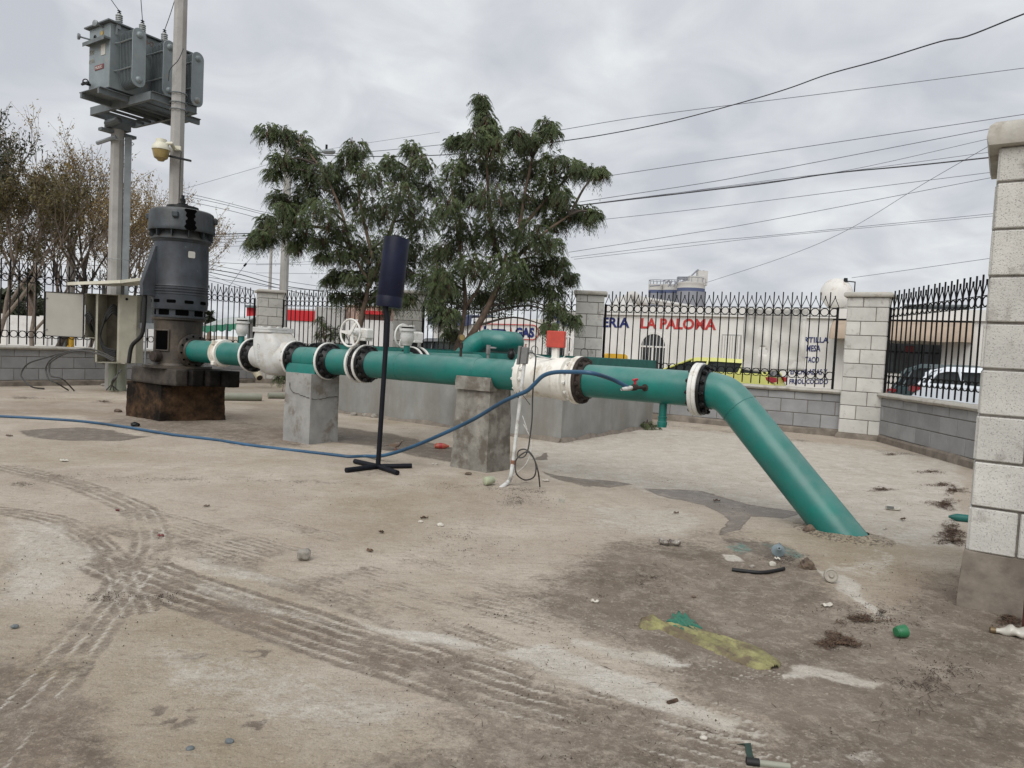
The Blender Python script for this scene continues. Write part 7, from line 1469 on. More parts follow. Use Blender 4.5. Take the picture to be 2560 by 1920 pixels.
def leucaena(name, label, Yd, trunk, clumps, seed, dens=1.0, depth=0.9, twig_from=None, low=None):
    rs = np.random.default_rng(seed); py_rs = random.Random(seed)
    tr = [[A(*D(*p[:2]), Yd+(p[2] if len(p) > 2 else 0)) for p in br_] for br_ in trunk]; base = tr[0][0].copy(); base.z = 0
    t = thing(name, label, 'tree', base)
    mb = MB(); 
    for bi, br_ in enumerate(tr):
        if bi == 0: br_ = [Vector((br_[0].x-.02, br_[0].y, -0.05))]+br_
        b_ = bez(br_, 5); r0 = trunk[bi][0][3] if len(trunk[bi][0]) > 3 else 0.05; mb.tube(b_, [r0*(1-0.72*i/len(b_)) for i in range(len(b_))], 10)
    mb.build('trunk', m_bark, t, ang=60)
    allp = [p for br_ in tr for p in bez(br_, 6)]
    cl = [(A(*D(x, y), Yd+rs.uniform(-depth, depth)*(0.8 if r > 35 else 0.5)), r*0.93*K/F_PX*Yd) for x, y, r in clumps]
    tw = MB(); Bs = []; Ds = []; Ls = []; T = []
    for c, r in cl:
        j = min(range(len(allp)), key=lambda i: (allp[i]-c).length+max(0, allp[i].z-c.z)*1.5); s = allp[j]; mid_ = s.lerp(c, .5)+Vector((0, 0, .12*(c-s).length)); 
        tw.tube(bez([s, mid_, c], 4), [0.024-0.016*i/8 for i in range(9)], 6)
        for k in range(3+int(r*6)):
            u = Vector(rs.normal(size=3)); u.normalize(); e_ = c+u*r*0.8; tw.tube([c.lerp(s, .12), c.lerp(e_, .5)+UP*.04, e_], [.010, .007, .004], 4)
        n = int((60+520*r*r/0.09*0.21)*dens)
        u = rs.normal(size=(n, 3)); u /= np.linalg.norm(u, axis=1, keepdims=True); rad = r*rs.uniform(0.05, 0.95, n)**0.6; pos = np.array(c)+u*rad[:, None]*np.array([1, 1, .85])
        dd = u*np.array([1, 1, .3])+rs.normal(size=(n, 3))*.35+np.array([0, 0, .25]); Bs.append(pos); Ds.append(dd); Ls.append(rs.uniform(.12, .235, n)*(0.85 if r < .2 else 1)); 
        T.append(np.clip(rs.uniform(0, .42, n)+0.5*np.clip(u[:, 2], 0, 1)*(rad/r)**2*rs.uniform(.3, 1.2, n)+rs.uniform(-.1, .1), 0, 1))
    tw.build('branches', m_barkd, t, ang=60)
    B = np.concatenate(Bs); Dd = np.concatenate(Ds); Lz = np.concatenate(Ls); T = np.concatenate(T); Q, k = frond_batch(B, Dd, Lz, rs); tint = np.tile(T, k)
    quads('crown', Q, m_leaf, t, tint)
    m_ = rs.random(len(B)) < 0.085; nb = m_.sum(); pb2 = B[m_]; q_ = []
    for s in range(3):
        a = pb2+rs.normal(size=(nb, 3))*.025; dr = np.stack([rs.normal(size=nb)*.25, rs.normal(size=nb)*.25, -np.ones(nb)], 1)*rs.uniform(.10, .16, nb)[:, None]; wv = np.stack([np.full(nb, .0065), rs.normal(size=nb)*.004, np.zeros(nb)], 1); q_.append(np.stack([a-wv, a+dr-wv, a+dr+wv, a+wv], 1))
    quads('seed_pods', np.concatenate(q_), m_pod, t, rs.random(nb*3)); return t
LT = [(578, 282, 24), (612, 288, 24), (648, 306, 28), (668, 330, 24), (605, 345, 24), (640, 352, 20), (660, 372, 26), (590, 372, 14), (600, 425, 20), (612, 452, 22), (770, 318, 26), (752, 345, 30), (700, 378, 34), (664, 412, 28), (640, 438, 26), (575, 476, 20), (545, 520, 18), (572, 512, 22), (600, 500, 30), (640, 480, 34), (690, 455, 38), (745, 415, 44), (800, 380, 36), (842, 350, 22), (890, 322, 24), (912, 352, 26), (870, 378, 32), (930, 405, 40), (862, 430, 46), (800, 455, 48), (735, 500, 36), (690, 520, 22), (660, 512, 20), (722, 372, 26),
      (740, 548, 26), (790, 540, 42), (848, 520, 44), (905, 480, 46), (905, 545, 44), (760, 600, 26), (730, 592, 18), (712, 605, 12), (806, 592, 40), (862, 590, 40), (926, 600, 38), (842, 650, 22), (775, 640, 22), (700, 552, 12), (730, 640, 14), (880, 645, 20), (640, 530, 14), (560, 505, 12), (820, 640, 26)]
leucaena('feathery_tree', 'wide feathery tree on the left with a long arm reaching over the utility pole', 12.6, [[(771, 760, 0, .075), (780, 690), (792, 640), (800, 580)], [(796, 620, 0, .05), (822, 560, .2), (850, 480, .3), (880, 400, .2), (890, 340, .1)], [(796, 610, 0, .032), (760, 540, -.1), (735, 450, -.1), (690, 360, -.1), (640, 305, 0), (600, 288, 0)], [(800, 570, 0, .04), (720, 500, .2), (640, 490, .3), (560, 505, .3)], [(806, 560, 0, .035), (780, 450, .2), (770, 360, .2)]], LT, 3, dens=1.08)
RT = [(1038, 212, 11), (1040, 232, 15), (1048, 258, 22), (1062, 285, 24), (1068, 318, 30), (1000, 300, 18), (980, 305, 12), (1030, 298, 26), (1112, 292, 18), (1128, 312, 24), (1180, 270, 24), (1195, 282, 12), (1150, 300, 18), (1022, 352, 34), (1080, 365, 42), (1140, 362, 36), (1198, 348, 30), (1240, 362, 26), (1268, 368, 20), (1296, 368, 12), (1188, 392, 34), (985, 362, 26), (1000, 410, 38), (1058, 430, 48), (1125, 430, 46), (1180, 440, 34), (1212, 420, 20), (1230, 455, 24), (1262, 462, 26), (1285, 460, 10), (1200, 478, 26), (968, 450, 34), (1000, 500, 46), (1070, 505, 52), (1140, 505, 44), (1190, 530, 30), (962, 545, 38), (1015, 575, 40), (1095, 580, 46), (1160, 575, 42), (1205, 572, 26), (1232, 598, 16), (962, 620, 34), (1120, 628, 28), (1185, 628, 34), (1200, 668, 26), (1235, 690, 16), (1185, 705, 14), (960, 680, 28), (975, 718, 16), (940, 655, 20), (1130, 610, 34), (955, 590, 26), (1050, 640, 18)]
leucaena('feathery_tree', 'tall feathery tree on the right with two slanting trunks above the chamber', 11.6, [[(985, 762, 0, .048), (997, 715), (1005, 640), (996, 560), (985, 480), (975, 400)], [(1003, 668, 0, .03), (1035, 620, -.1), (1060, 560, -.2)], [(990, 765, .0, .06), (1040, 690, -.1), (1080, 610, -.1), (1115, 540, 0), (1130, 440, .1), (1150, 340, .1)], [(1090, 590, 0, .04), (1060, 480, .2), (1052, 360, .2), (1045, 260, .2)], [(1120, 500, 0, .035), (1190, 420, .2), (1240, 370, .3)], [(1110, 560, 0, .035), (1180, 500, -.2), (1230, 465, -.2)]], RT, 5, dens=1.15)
leucaena('sapling', 'small feathery sapling beyond the railing in front of the grey shed', 17.8, [[(705, 770, 0, .03), (700, 720), (695, 690)]], [(692, 690, 12), (703, 705, 14), (730, 712, 14), (718, 728, 13), (690, 722, 10), (742, 722, 9)], 9, dens=0.35, depth=.3)
leucaena('weed', 'little green weed at the wall foot left of the first pier', 14.5, [[(612, 832, 0, .008), (610, 815)]], [(605, 806, 8), (616, 812, 7), (600, 818, 6)], 11, dens=0.22, depth=.15)
leucaena('weed', 'little weed at the right corner of the chamber', 10.6, [[(1402, 926, 0, .006), (1400, 915)]], [(1398, 914, 5), (1408, 918, 5)], 12, dens=0.16, depth=.1)

# ------------------------------------------------------------------ bare willow-like trees and far greenery
def bare_tree(name, label, px, Yd, height, seed, spread=0.5, lm=m_leafw, leafn=3, lean=0.0, r0=0.11, levels=5, barkm=m_barkg, leafs=1.0, group='bare trees beyond the left railing', n1=3, pyb=860):
    rs = random.Random(seed); b = A(px, pyb, Yd); base = Vector((b.x, Yd, GZ)); t = thing(name, label, 'tree', base, group); mb = MB(); tips = []; twv = []
    def grow(p, d, ln, r, lv):
        n = 3; pts = [p]; dd = d.copy()
        for i in range(n):
            dd = (dd+Vector((rs.gauss(0, .13), rs.gauss(0, .13), .07))).normalized(); pts.append(pts[-1]+dd*ln/n)
        mb.tube(pts, [r*(1-.4*i/n) for i in range(n+1)], 6 if lv < 2 else (4 if lv < 4 else 3), caps=False)
        if lv >= levels: tips.append((pts, dd)); return
        k = (n1 if lv < 2 else 3)+(1 if rs.random() < .45 else 0)
        for j in range(k):
            a_ = rs.uniform(0, 2*math.pi); sp_ = spread*rs.uniform(.5, 1.25)*(1 if j else .4); o = Vector((math.cos(a_), math.sin(a_), 0)); nd_ = (dd+o*sp_+Vector((lean*.12, 0, .10))).normalized(); s = pts[-1] if j < 2 else pts[rs.randint(1, n)]
            grow(s, nd_, ln*rs.uniform(.62, .88), max(.0048, r*.58), lv+1)
    grow(base, Vector((lean, 0, 1)).normalized(), height*.27, r0, 0)
    mb.build('trunk', barkm, t, ang=60)
    rr_ = np.random.default_rng(seed); P_ = []
    for pts, dd in tips:
        for k in range(leafn):
            u = rr_.random(); i = min(len(pts)-2, int(u*(len(pts)-1))); P_.append(np.array(pts[i].lerp(pts[i+1], rr_.random()))+rr_.normal(size=3)*.05)
    P_ = np.array(P_); n = len(P_); dr = rr_.normal(size=(n, 3)); dr /= np.linalg.norm(dr, axis=1, keepdims=True); dr[:, 2] -= .4; s2 = np.cross(dr, rr_.normal(size=(n, 3))); s2 /= np.linalg.norm(s2, axis=1, keepdims=True)
    l_ = rr_.uniform(.05, .10, n)[:, None]*leafs; w_ = rr_.uniform(.010, .018, n)[:, None]*leafs; quads('crown', np.stack([P_, P_+dr*l_*.5+s2*w_, P_+dr*l_, P_+dr*l_*.5-s2*w_], 1), lm, t, rr_.random(n)); return t
bare_tree('bare_tree', 'bare brown tree left of the cabinet door, leaning left', 75, 18, 7.2, 21, lean=-.1, leafn=12, r0=.07, spread=.7)
bare_tree('bare_tree', 'bare tree with a dark forked trunk above the open cabinet door', 128, 19.5, 7.2, 22, r0=.10, leafn=9, barkm=m_barkd, spread=.62)
bare_tree('bare_tree', 'bare tree between the forked one and the left concrete pole', 205, 21, 7.4, 23, lean=.08, leafn=12, r0=.07, spread=.72)
bare_tree('bare_tree', 'bare tree leaning right behind the left concrete pole', 240, 20, 6.8, 24, lean=.28, leafn=9, spread=.66, r0=.07)
bare_tree('bare_tree', 'sparse bare tree between the two concrete poles', 335, 23, 7.4, 25, lean=.02, leafn=9, spread=.72, r0=.065)
bare_tree('bare_tree', 'dense olive-brown tree at the far left edge', -5, 16.5, 6.2, 26, lean=-.05, leafn=16, lm=m_leafo, spread=.6, leafs=1.25, r0=.08)
bare_tree('bare_tree', 'dark leafy treetop peeping in at the far left edge above the others', -60, 17.5, 7.6, 27, lm=m_leafd, leafn=8, leafs=1.4)
def bush(label, px, py, Yd, rad, seed, n=4000, lm=m_leafd, zs=1.2, name='distant_tree', leaf=.16):
    rs = np.random.default_rng(seed); c = A(px, py, Yd); t = thing(name, label, 'tree', Vector((c.x, Yd, GZ))); mb = MB(); mb.tube([Vector((c.x, Yd, GZ)), Vector((c.x, Yd, c.z))], [.15, .07], 8); mb.build('trunk', m_barkd, t)
    cs = rs.normal(size=(14, 3)); cs /= np.linalg.norm(cs, axis=1, keepdims=True); cs = np.array(c)+cs*rad*.6*np.array([1, 1, zs]); k = rs.integers(0, 14, n); u = rs.normal(size=(n, 3)); u /= np.linalg.norm(u, axis=1, keepdims=True); P_ = cs[k]+u*rad*.45*rs.uniform(.5, 1, n)[:, None]
    dr = rs.normal(size=(n, 3)); dr /= np.linalg.norm(dr, axis=1, keepdims=True); s2 = np.cross(dr, u); s2 /= (np.linalg.norm(s2, axis=1, keepdims=True)+1e-5); l_ = leaf*rs.uniform(.6, 1.2, n)[:, None]; quads('crown', np.stack([P_, P_+dr*l_*.5+s2*l_*.3, P_+dr*l_, P_+dr*l_*.5-s2*l_*.3], 1), lm, t, rs.random(n)); return t
bush('rounded dark green tree behind the whitewashed wall', 62, 752, 45, 1.25, 31)
bush('dark shrub behind the whitewashed wall at the left edge', 5, 770, 42, 1.0, 32)
bush('low dark shrub at the wall between palm and cabinet', 92, 775, 44, .7, 33, n=1500)
bush('dark tree mass behind the gas office roof', 1230, 770, 55, 2.2, 34, n=5000)
bush('dark tree mass behind the two feathery trees', 1120, 770, 52, 2.0, 35, n=5000)
def palm(label, px, py, Yd, hl, seed, ln=1.4):
    rs = np.random.default_rng(seed); c = A(px, py, Yd); t = thing('palm_tree', label, 'tree', Vector((c.x, Yd, GZ)), 'distant palms'); mb = MB(); mb.tube([Vector((c.x, Yd, GZ)), c], [.22, .17], 8); mb.build('trunk', m_bark, t); q = []
    for k in range(60):
        a_ = rs.uniform(0, 6.28); el = rs.uniform(-1.2, 1.1); d = np.array([math.cos(a_)*math.cos(el), math.sin(a_)*math.cos(el), math.sin(el)]); s = np.cross(d, [0, 0, 1]); s /= np.linalg.norm(s)
        for j in range(4):
            p0 = np.array(c)+d*ln*j/4-np.array([0, 0, .25*(j/4)**2*ln]); p1 = np.array(c)+d*ln*(j+1)/4-np.array([0, 0, .25*((j+1)/4)**2*ln]); w0 = s*.16*(1-abs(j/4-.3)); w1 = s*.16*(1-abs((j+1)/4-.3))*(0.1 if j == 3 else 1); q.append([p0-w0, p1-w1, p1+w1, p0+w0])
    quads('crown', np.array(q), m_leafd, t, rs.random(len(q)))
palm('palm with a shaggy brown skirt beyond the left railing', 80, 700, 40, 0, 41, 1.0); palm('small palm just left of the cabinet door edge', 112, 765, 48, 0, 42, 1.0); palm('short palm behind the railing at the very left', 8, 748, 36, 0, 43, 1.1); palm('tiny palm above the market stall', 524, 790, 60, 0, 44, .9)

# ------------------------------------------------------------------ loose things on the ground
def ptube(pts, r, m, name, label, cat, seg=14, inner=None, group=None, bez_=True):
    mb = MB(); P_ = bez(pts, 6) if bez_ and len(pts) > 2 else pts; mb.tube(P_, r, seg); o = mb.build(name, m)
    tag(o, label, cat, group)
    if inner:
        e_ = (Vector(P_[-1])-Vector(P_[-2])).normalized(); k = MB(); k.lathe([(0.0005, inner), (0.002, inner)], P_[-1], e_, 20); k.build('pipe_mouth', m_void, o)
    return o
a, b = G(*C5(180, 1248)), G(*C5(600, 1252)); rr_ = .066
ptube([Vector((a.x, a.y, rr_)), Vector((a.x*.5+b.x*.5, (a.y+b.y)/2, rr_)), Vector((b.x, b.y, rr_))], rr_, m_pvcg, 'plastic_pipe', 'grey-green plastic pipe lying right of the foundation block, its open end to the right', 'pipe', inner=.056, group='loose plastic pipes')
a, b = G(*C5(640, 1235)), G(*C5(1400, 1240)); ptube([Vector((a.x, a.y+.1, .055)), Vector((b.x, b.y+.1, .055))], .055, m_pvcg, 'plastic_pipe', 'thinner brownish plastic pipe that continues behind the first pier', 'pipe', group='loose plastic pipes')
a, b = A(*C5(545, 985), 15.3), A(*C5(585, 1055), 15.1); mb = MB(); mb.tube([a+(a-b)*1.2, a, b], .075, 16); o = mb.build('drain_spout', m_pvcy); tag(o, 'cream plastic spout pointing down under the check valve, by the far wall', 'pipe'); k = MB(); k.lathe([(.001, .062), (.002, .062)], b, (b-a).normalized(), 16); k.build('pipe_mouth', m_rust, o)
def blob(name, label, cat, p, size, m, seed=0, flat=.6, rough=.35, sub=3, group=None):
    bm = bmesh.new(); bmesh.ops.create_icosphere(bm, subdivisions=sub, radius=1); sx, sy, sz = size
    for v in bm.verts:
        k = 1+rough*(fbm(np.array([v.co.x*1.7+seed*3.3+v.co.z]), np.array([v.co.y*1.7+seed*1.7-v.co.z]), 3)[0]-.5)*2; v.co = Vector((v.co.x*sx*k, v.co.y*sy*k, max(v.co.z*sz*k, -sz*.5)+sz*.5))+Vector(p)
    me = bpy.data.meshes.new(name); bm.to_mesh(me); bm.free(); me.materials.append(m); me.polygons.foreach_set('use_smooth', [True]*len(me.polygons)); me.set_sharp_from_angle(angle=R(28)); o = link(name, me); tag(o, label, cat, group); return o
X1 = crop(640, 1380); X2 = crop(1280, 1500); X3 = crop(1920, 1500)
p = G(*X1(412, 66)); mb = MB(); mb.box(p+UP*.026, (.062, .05, .052), (Vector((.97, .2, 0)), Vector((-.2, .97, 0)), UP), ch=.012); o = mb.build('stone', m_stone); roughen(o, 4, .008, 30); tag(o, 'squarish grey stone beside the tyre tracks', 'stone')
blob('clod', 'knobbly brown clod right of the black rubber hose piece', 'clod', G(*E5(1992, 765)), (.040, .030, .032), m_stoneb, 3, rough=.7, sub=4)
blob('stone', 'pale rounded stone beside the blue plastic funnel', 'stone', G(*E5(1698, 740)), (.020, .015, .016), m_paper, 4)
blob('stone', 'small dark stone above the black rubber hose piece', 'stone', G(*E5(1522, 757)), (.014, .012, .012), m_stone, 5)
blob('stone', 'brown stone against the near side of the sloping pipe', 'stone', G(*E5(2015, 445)), (.040, .030, .028), m_stoneb, 6, rough=.5)
blob('stone', 'small brown stone in the mud between the can and the rag', 'stone', G(*E5(1018, 1020)), (.012, .010, .009), m_stoneb, 7)
for k, (a_, s_) in enumerate(((E6(295, 272), .05), (E6(390, 280), .05), (E6(470, 290), .06))): blob('stone', ('left', 'middle', 'right')[k]+' pale rubble stone at the foot of the chamber behind the black post', 'stone', G(*a_), (s_, s_*.7, s_*.7), m_stone, 8+k, group='rubble at the chamber foot')
for k, (a_, s_, m_, l_) in enumerate(((E6(1280, 785), .028, m_stoneb, 'dark clod in front of the cracked pier'), (C3(1020, 450), .05, m_stoneb, 'brown clod left of the foundation block'), (C3(1170, 570), .05, m_black, 'black lump in front of the foundation block'), (C3(895, 225), .06, m_stone, 'grey clod beside the conduit stub'), (E6(870, 1195), .014, m_paper, 'white pebble in the middle of the yard'), (E6(1040, 1225), .020, m_paper, 'larger white pebble in the middle of the yard'), (X2(1655, 1200), .011, m_paper, 'white pebble near the pale streak at the bottom'), (E7(1980, 1440), .012, m_frame, 'dark pebble right of the footprint pattern'), (E7(1640, 1500), .010, m_frame, 'dark pebble below the footprint pattern'), (E7(125, 445), .013, m_frame, 'dark pebble at the left edge beside the tyre track'))): blob('pebble', l_, 'pebble', G(*a_), (s_, s_*.8, s_*.6), m_, 20+k, group='pebbles and clods')
# crushed can
p = G(*E5(810, 560)); mb = MB(); n = 14; secs = []
for i in range(n+1):
    u = -0.062+.124*i/n; k = 1-.30*math.sin(i/n*math.pi)-.12*math.sin(i*2.3); secs.append([p+Vector((u, .010*math.sin(i), .017+.004*math.sin(i*1.9)))+Vector((0, math.cos(th)*.022, math.sin(th)*.017*k)) for th in [j*math.pi/8 for j in range(16)]])
mb.loft(secs); tag(mb.build('crushed_can', mat('dirty_aluminium', (0.36, .33, .29), .5, var=.5, scale=40, bump=.4, bscale=70, col2=(.09, .07, .055), fac2=.45, scale2=30)), 'crushed dirty can lying left of the dark puddle', 'can')
ptube([G(*E5(1345, 790))+UP*.010, G(*E5(1450, 803))+UP*.010, G(*E5(1600, 816))+UP*.010, G(*E5(1720, 800))+UP*.010, G(*E5(1795, 782))+UP*.010], .0098, m_rubber, 'rubber_hose', 'short curved piece of black rubber hose in the mud', 'hose')
# blue funnel
p = G(*E5(1755, 665)); t = thing('plastic_funnel', 'dull blue plastic cone lying on its side near the pipe foot', 'funnel', p); ax_ = Vector((-.2, -.75, .45)).normalized(); mb = MB(); mb.lathe([(0, .036), (.004, .037), (.012, .032), (.03, .016), (.048, .010), (.049, .006), (.03, .012)], p+Vector((.0, .02, .030)), ax_, 28, a0=UP); mb.build('cone', m_bluelid, t)
mb = MB(); q = p+Vector((.01, .035, .035)); mb.loft([[q+Vector((x, 0, z)) for x, z in ((-.034, -.02), (.036, -.02), (.012, .028), (.002, .040), (-.004, .028))], [q+Vector((x, .006, z)) for x, z in ((-.034, -.02), (.036, -.02), (.012, .028), (.002, .040), (-.004, .028))]]); mb.build('torn_flap', m_bluelid, t)
p = G(*E4(540, 1230)); mb = MB(); mb.lathe([(-.012, .012), (-.010, .034), (0, .0355), (.010, .034), (.012, .029), (.008, .026), (.006, .014), (.012, .012), (.016, .008)], p+UP*.035, (-.15, -.95, .25), 32); tag(mb.build('round_cap', m_greydisc), 'dusty round plastic cap standing on edge at the top of the pale streak', 'cap')
# paper scraps and small litter
def scrap(a_, w_, h_, m, label, name='paper_scrap', seed=0, cat='litter', lift=.012):
    rs = random.Random(seed); p = G(*a_); mb = MB(); n = 7; rot = rs.uniform(-.6, .6); X = Vector((math.cos(rot), math.sin(rot), 0)); Y = Vector((-X.y, X.x, 0)); vs = []
    for j in range(n):
        for i in range(n):
            u, v = i/(n-1)-.5, j/(n-1)-.5; vs.append(p+X*u*w_+Y*v*h_+UP*(.003+lift*abs(math.sin(u*5+seed)*math.cos(v*4+seed))+lift*.4*rs.random()))
    mb.add(vs, [(j*n+i, j*n+i+1, (j+1)*n+i+1, (j+1)*n+i) for j in range(n-1) for i in range(n-1)]); o = mb.build(name, m, ang=30); sm = o.modifiers.new('s', 'SOLIDIFY'); sm.thickness = .0012; tag(o, label, cat, 'scraps on the ground')
for k, (a_, w_, h_, m_, l_) in enumerate(((E4(510, 1440), .055, .03, m_paper, 'bent white scrap in the mud left of the pillar'), (E4(80, 1040), .03, .02, m_paper, 'white scrap behind the pale rounded stone'), (E4(1010, 775), .05, .012, m_paper, 'thin white sliver right of the pipe foot'), (X2(715, 25), .035, .018, m_paper, 'white scrap above the tyre ridges'), (C3(555, 875), .06, .04, m_paper, 'pale scrap left of the blue hose'), (E6(900, 1165), .05, .02, m_leaflit, 'curled dark leaf in the middle of the yard'), (E6(990, 700), .06, .03, m_paper, 'dirty scrap left of the cracked pier'), (E6(1950, 840), .06, .03, m_paper, 'light scrap right of the coiled cable'), (E5(1215, 185), .05, .04, m_leaflit, 'curled leaf standing in the dark puddle'), (E5(865, 290), .035, .02, m_leaflit, 'dark curled leaf above the crushed can'), (C3(1390, 1530), .03, .015, m_maroon, 'red scrap at the end of the curved tyre track'), (C3(1015, 1310), .022, .012, m_maroon, 'faint red scrap inside the curved tyre track'), (C3(1785, 1270), .035, .02, m_stoneb, 'reddish leaf left of the black stand foot'), (E6(430, 1450), .03, .02, m_leaflit, 'dark scrap above the long tyre track'), (E6(530, 1290), .03, .02, m_leaflit, 'dark crumb scrap in the left middle of the yard'), (E4(1165, 690), .05, .02, m_leaflit, 'dark twiggy scrap right of the carton'), (C3(80, 660), .06, .03, m_leaflit, 'dark leaf left of the wet patch at the left edge'))): scrap(a_, w_, h_, m_, l_, seed=k)
p = G(*E4(1075, 600)); t = thing('crushed_carton', 'small white striped carton beyond the sloping pipe', 'carton', p); mb = MB(); mb.box(p+Vector((-.022, 0, .016)), (.055, .04, .032), (Vector((.95, -.3, 0)), Vector((.3, .95, 0)), UP), ch=.004); mb.box(p+Vector((.03, -.01, .010)), (.05, .045, .018), (Vector((.9, -.4, .1)).normalized(), Vector((.4, .9, 0)).normalized(), UP), ch=.004); mb.build('carton_body', m_paper, t)
mb = MB()
for k in range(4): mb.box(p+Vector((-.022, -.0202, .010+k*.006))+Vector((-.006, 0, 0)), (.05, .004, .002), (Vector((.95, -.3, 0)), Vector((.3, .95, 0)), UP))
mb.build('carton_stripes', m_frame, t)
# cup, jar, bottles
def lying(name, label, cat, p, ax, prof, m, seg=28, cap=None):
    mb = MB(); mb.lathe(prof, p, ax, seg); o = mb.build(name, m); tag(o, label, cat)
    if cap: k = MB(); k.lathe(cap[0], p, ax, seg); k.build('cap', cap[1], o)
    return o
p = G(*X3(1140, 325)); lying('plastic_cup', 'small green plastic cup lying in the mud before the near pillar', 'cup', p+Vector((-.022, -.004, .024)), Vector((.96, .2, .06)), [(0, .014), (.001, .018), (.004, .019), (.005, .016), (.009, .021), (.012, .0225), (.044, .0265), (.045, .024), (.03, .021)], m_cupg)
p = G(*E6(1450, 875)); lying('plastic_jar', 'pale green plastic jar lying in front of the cracked pier', 'jar', p+Vector((-.028, -.02, .036)), Vector((.75, .62, .04)), [(0, .012), (.002, .026), (.005, .031), (.012, .034), (.066, .034), (.074, .029), (.080, .027), (.092, .027)], m_jar)
p = G(*X3(1930, 285)); ax_ = Vector((.90, -.42, 0)).normalized(); mb = MB(); secs = []; n = 26
for i in range(n+1):
    u = .20*i/n; r_ = .013 if i < 3 else min(.030, .013+.004*(i-2)); r_ = r_ if i < n-1 else r_*.7; q = p+ax_*(u+.012)+UP*(r_*.72+.003+.003*math.sin(i)); tn = Vector((-ax_.y, ax_.x, 0)); kz = .78-.25*max(0, math.sin(i*.8))*(i > 6); secs.append([q+tn*math.cos(th)*r_*(1+.12*math.sin(i*.9+th))+UP*math.sin(th)*r_*kz for th in [j*math.pi/10 for j in range(20)]])
mb.loft(secs); o = mb.build('plastic_bottle', m_bottle, ang=50); tag(o, 'crushed clear bottle with a brown cap below the near pillar', 'bottle'); k = MB(); k.lathe([(-.006, .0145), (.014, .015)], p+UP*.013, ax_, 18); k.build('bottle_cap', m_brass, o)
p = G(*E4(1560, 690)); lying('plastic_bottle', 'teal plastic bottle half hidden behind the near pillar', 'bottle', p+Vector((0, 0, .025)), Vector((.93, -.3, .0)), [(0, .010), (.01, .010), (.012, .014), (.05, .027), (.055, .028), (.20, .027), (.21, .02)], m_green2)
p = G(*crop(1060, 1000, 340/2212)(170, 790)); o = lying('plastic_bottle', 'orange plastic bottle with a red label lying by the cracked pier', 'bottle', p+Vector((0, 0, .030)), Vector((.98, .1, .0)), [(0, .018), (.01, .026), (.03, .030), (.06, .031), (.10, .031), (.12, .022), (.14, .013), (.155, .013)], m_orange)
k = MB(); k.lathe([(.05, .0325), (.08, .0325)], p+Vector((0, 0, .030)), Vector((.98, .1, .0)), 28); k.build('bottle_label', m_red, o)
# rag
cl_ = [G(*E5(a, b)) for a, b in ((565, 1225), (640, 1250), (740, 1275), (860, 1300), (1000, 1345), (1150, 1400), (1300, 1445), (1450, 1510), (1600, 1580), (1715, 1640))]; P_ = bez(cl_, 8); wd = np.interp(np.linspace(0, 1, len(P_)), [0, .08, .17, .22, .3, .45, .6, .8, .95, 1], [.01, .07, .06, .03, .06, .075, .085, .09, .07, .02])
vs = []; m_n = 22; cr_ = random.Random(4)
for i, p in enumerate(P_):
    tg = (P_[min(i+1, len(P_)-1)]-P_[max(i-1, 0)]).normalized(); nn_ = Vector((-tg.y, tg.x, 0))
    for j in range(m_n+1):
        v = j/m_n*2-1; w_ = wd[i]*(1+.06*math.sin(i*.33+v*2)+.03*math.sin(i*.9)); hgt = .004+.010*abs(math.sin(v*6+i*.12))*(1-abs(v)**3)+.008*abs(math.sin(v*13-i*.25+math.sin(i*.4)))+(.012*math.exp(-((i-6)/4)**2))*abs(math.cos(v*5)); vs.append(p+nn_*v*w_+UP*hgt*(1 if abs(v) < .97 else .2))
mb = MB(); mb.add(vs, [(i*(m_n+1)+j, i*(m_n+1)+j+1, (i+1)*(m_n+1)+j+1, (i+1)*(m_n+1)+j) for i in range(len(P_)-1) for j in range(m_n)]); rg_ = mb.build('rag', m_rag, ang=70); tag(rg_, 'long yellow-green muddy rag twisted on the ground at the lower right', 'rag')
pc = [G(*E5(a, b)) for a, b in ((770, 1262), (850, 1250), (920, 1252), (1000, 1272), (1090, 1310))]; mb = MB(); vs = []; mm = 16; P2_ = bez(pc, 6)
for i, p in enumerate(P2_):
    f_ = math.sin((i+.5)/len(P2_)*math.pi)
    for j in range(mm+1):
        v = j/mm*2-1; vs.append(p+Vector((0.15, 1, 0)).normalized()*v*.115*f_*(1+.25*math.sin(i*1.3))+UP*(.010+.005*f_*(1-v*v)+.007*abs(math.sin(i*.9+v*6))*(1-v*v)+.002*math.sin(i*2.1+j*1.7)))
mb.add(vs, [(i*(mm+1)+j, i*(mm+1)+j+1, (i+1)*(mm+1)+j+1, (i+1)*(mm+1)+j) for i in range(len(P2_)-1) for j in range(mm)]); mb.build('green_stained_fold', m_ragg, rg_, ang=70)
a, b = G(*X2(2035, 1270)), G(*X2(2060, 1400)); mb = MB(); nn_ = Vector((1, .1, 0))
mb.loft([[p+nn_*u+UP*z for u, z in ((-.009, .002+h_), (.009, .004+h_), (.009, .001+h_), (-.009, 0+h_))] for p, h_ in ((a+Vector((-.02, .01, 0)), .0), (a, .008), (a.lerp(b, .4), .004), (a.lerp(b, .8), .006), (b, .01))]); tag(mb.build('strap', mat('dark_green_strap', (.02, .05, .035), .6, var=.3)), 'dark green strap end at the bottom edge', 'strap')
ptube([G(*X2(2035, 1425))+UP*.009, G(*X2(2400, 1470))+UP*.009], .009, m_pvcg, 'thin_tube', 'thin grey tube with a black end lying at the bottom edge', 'tube'); o = bpy.data.objects['thin_tube']; k = MB(); k.lathe([(-.004, .0115), (.03, .0115)], G(*X2(2035, 1425))+UP*.0095, (G(*X2(2400, 1470))-G(*X2(2035, 1425))).normalized(), 14); k.build('end_cap', m_rubber, o)
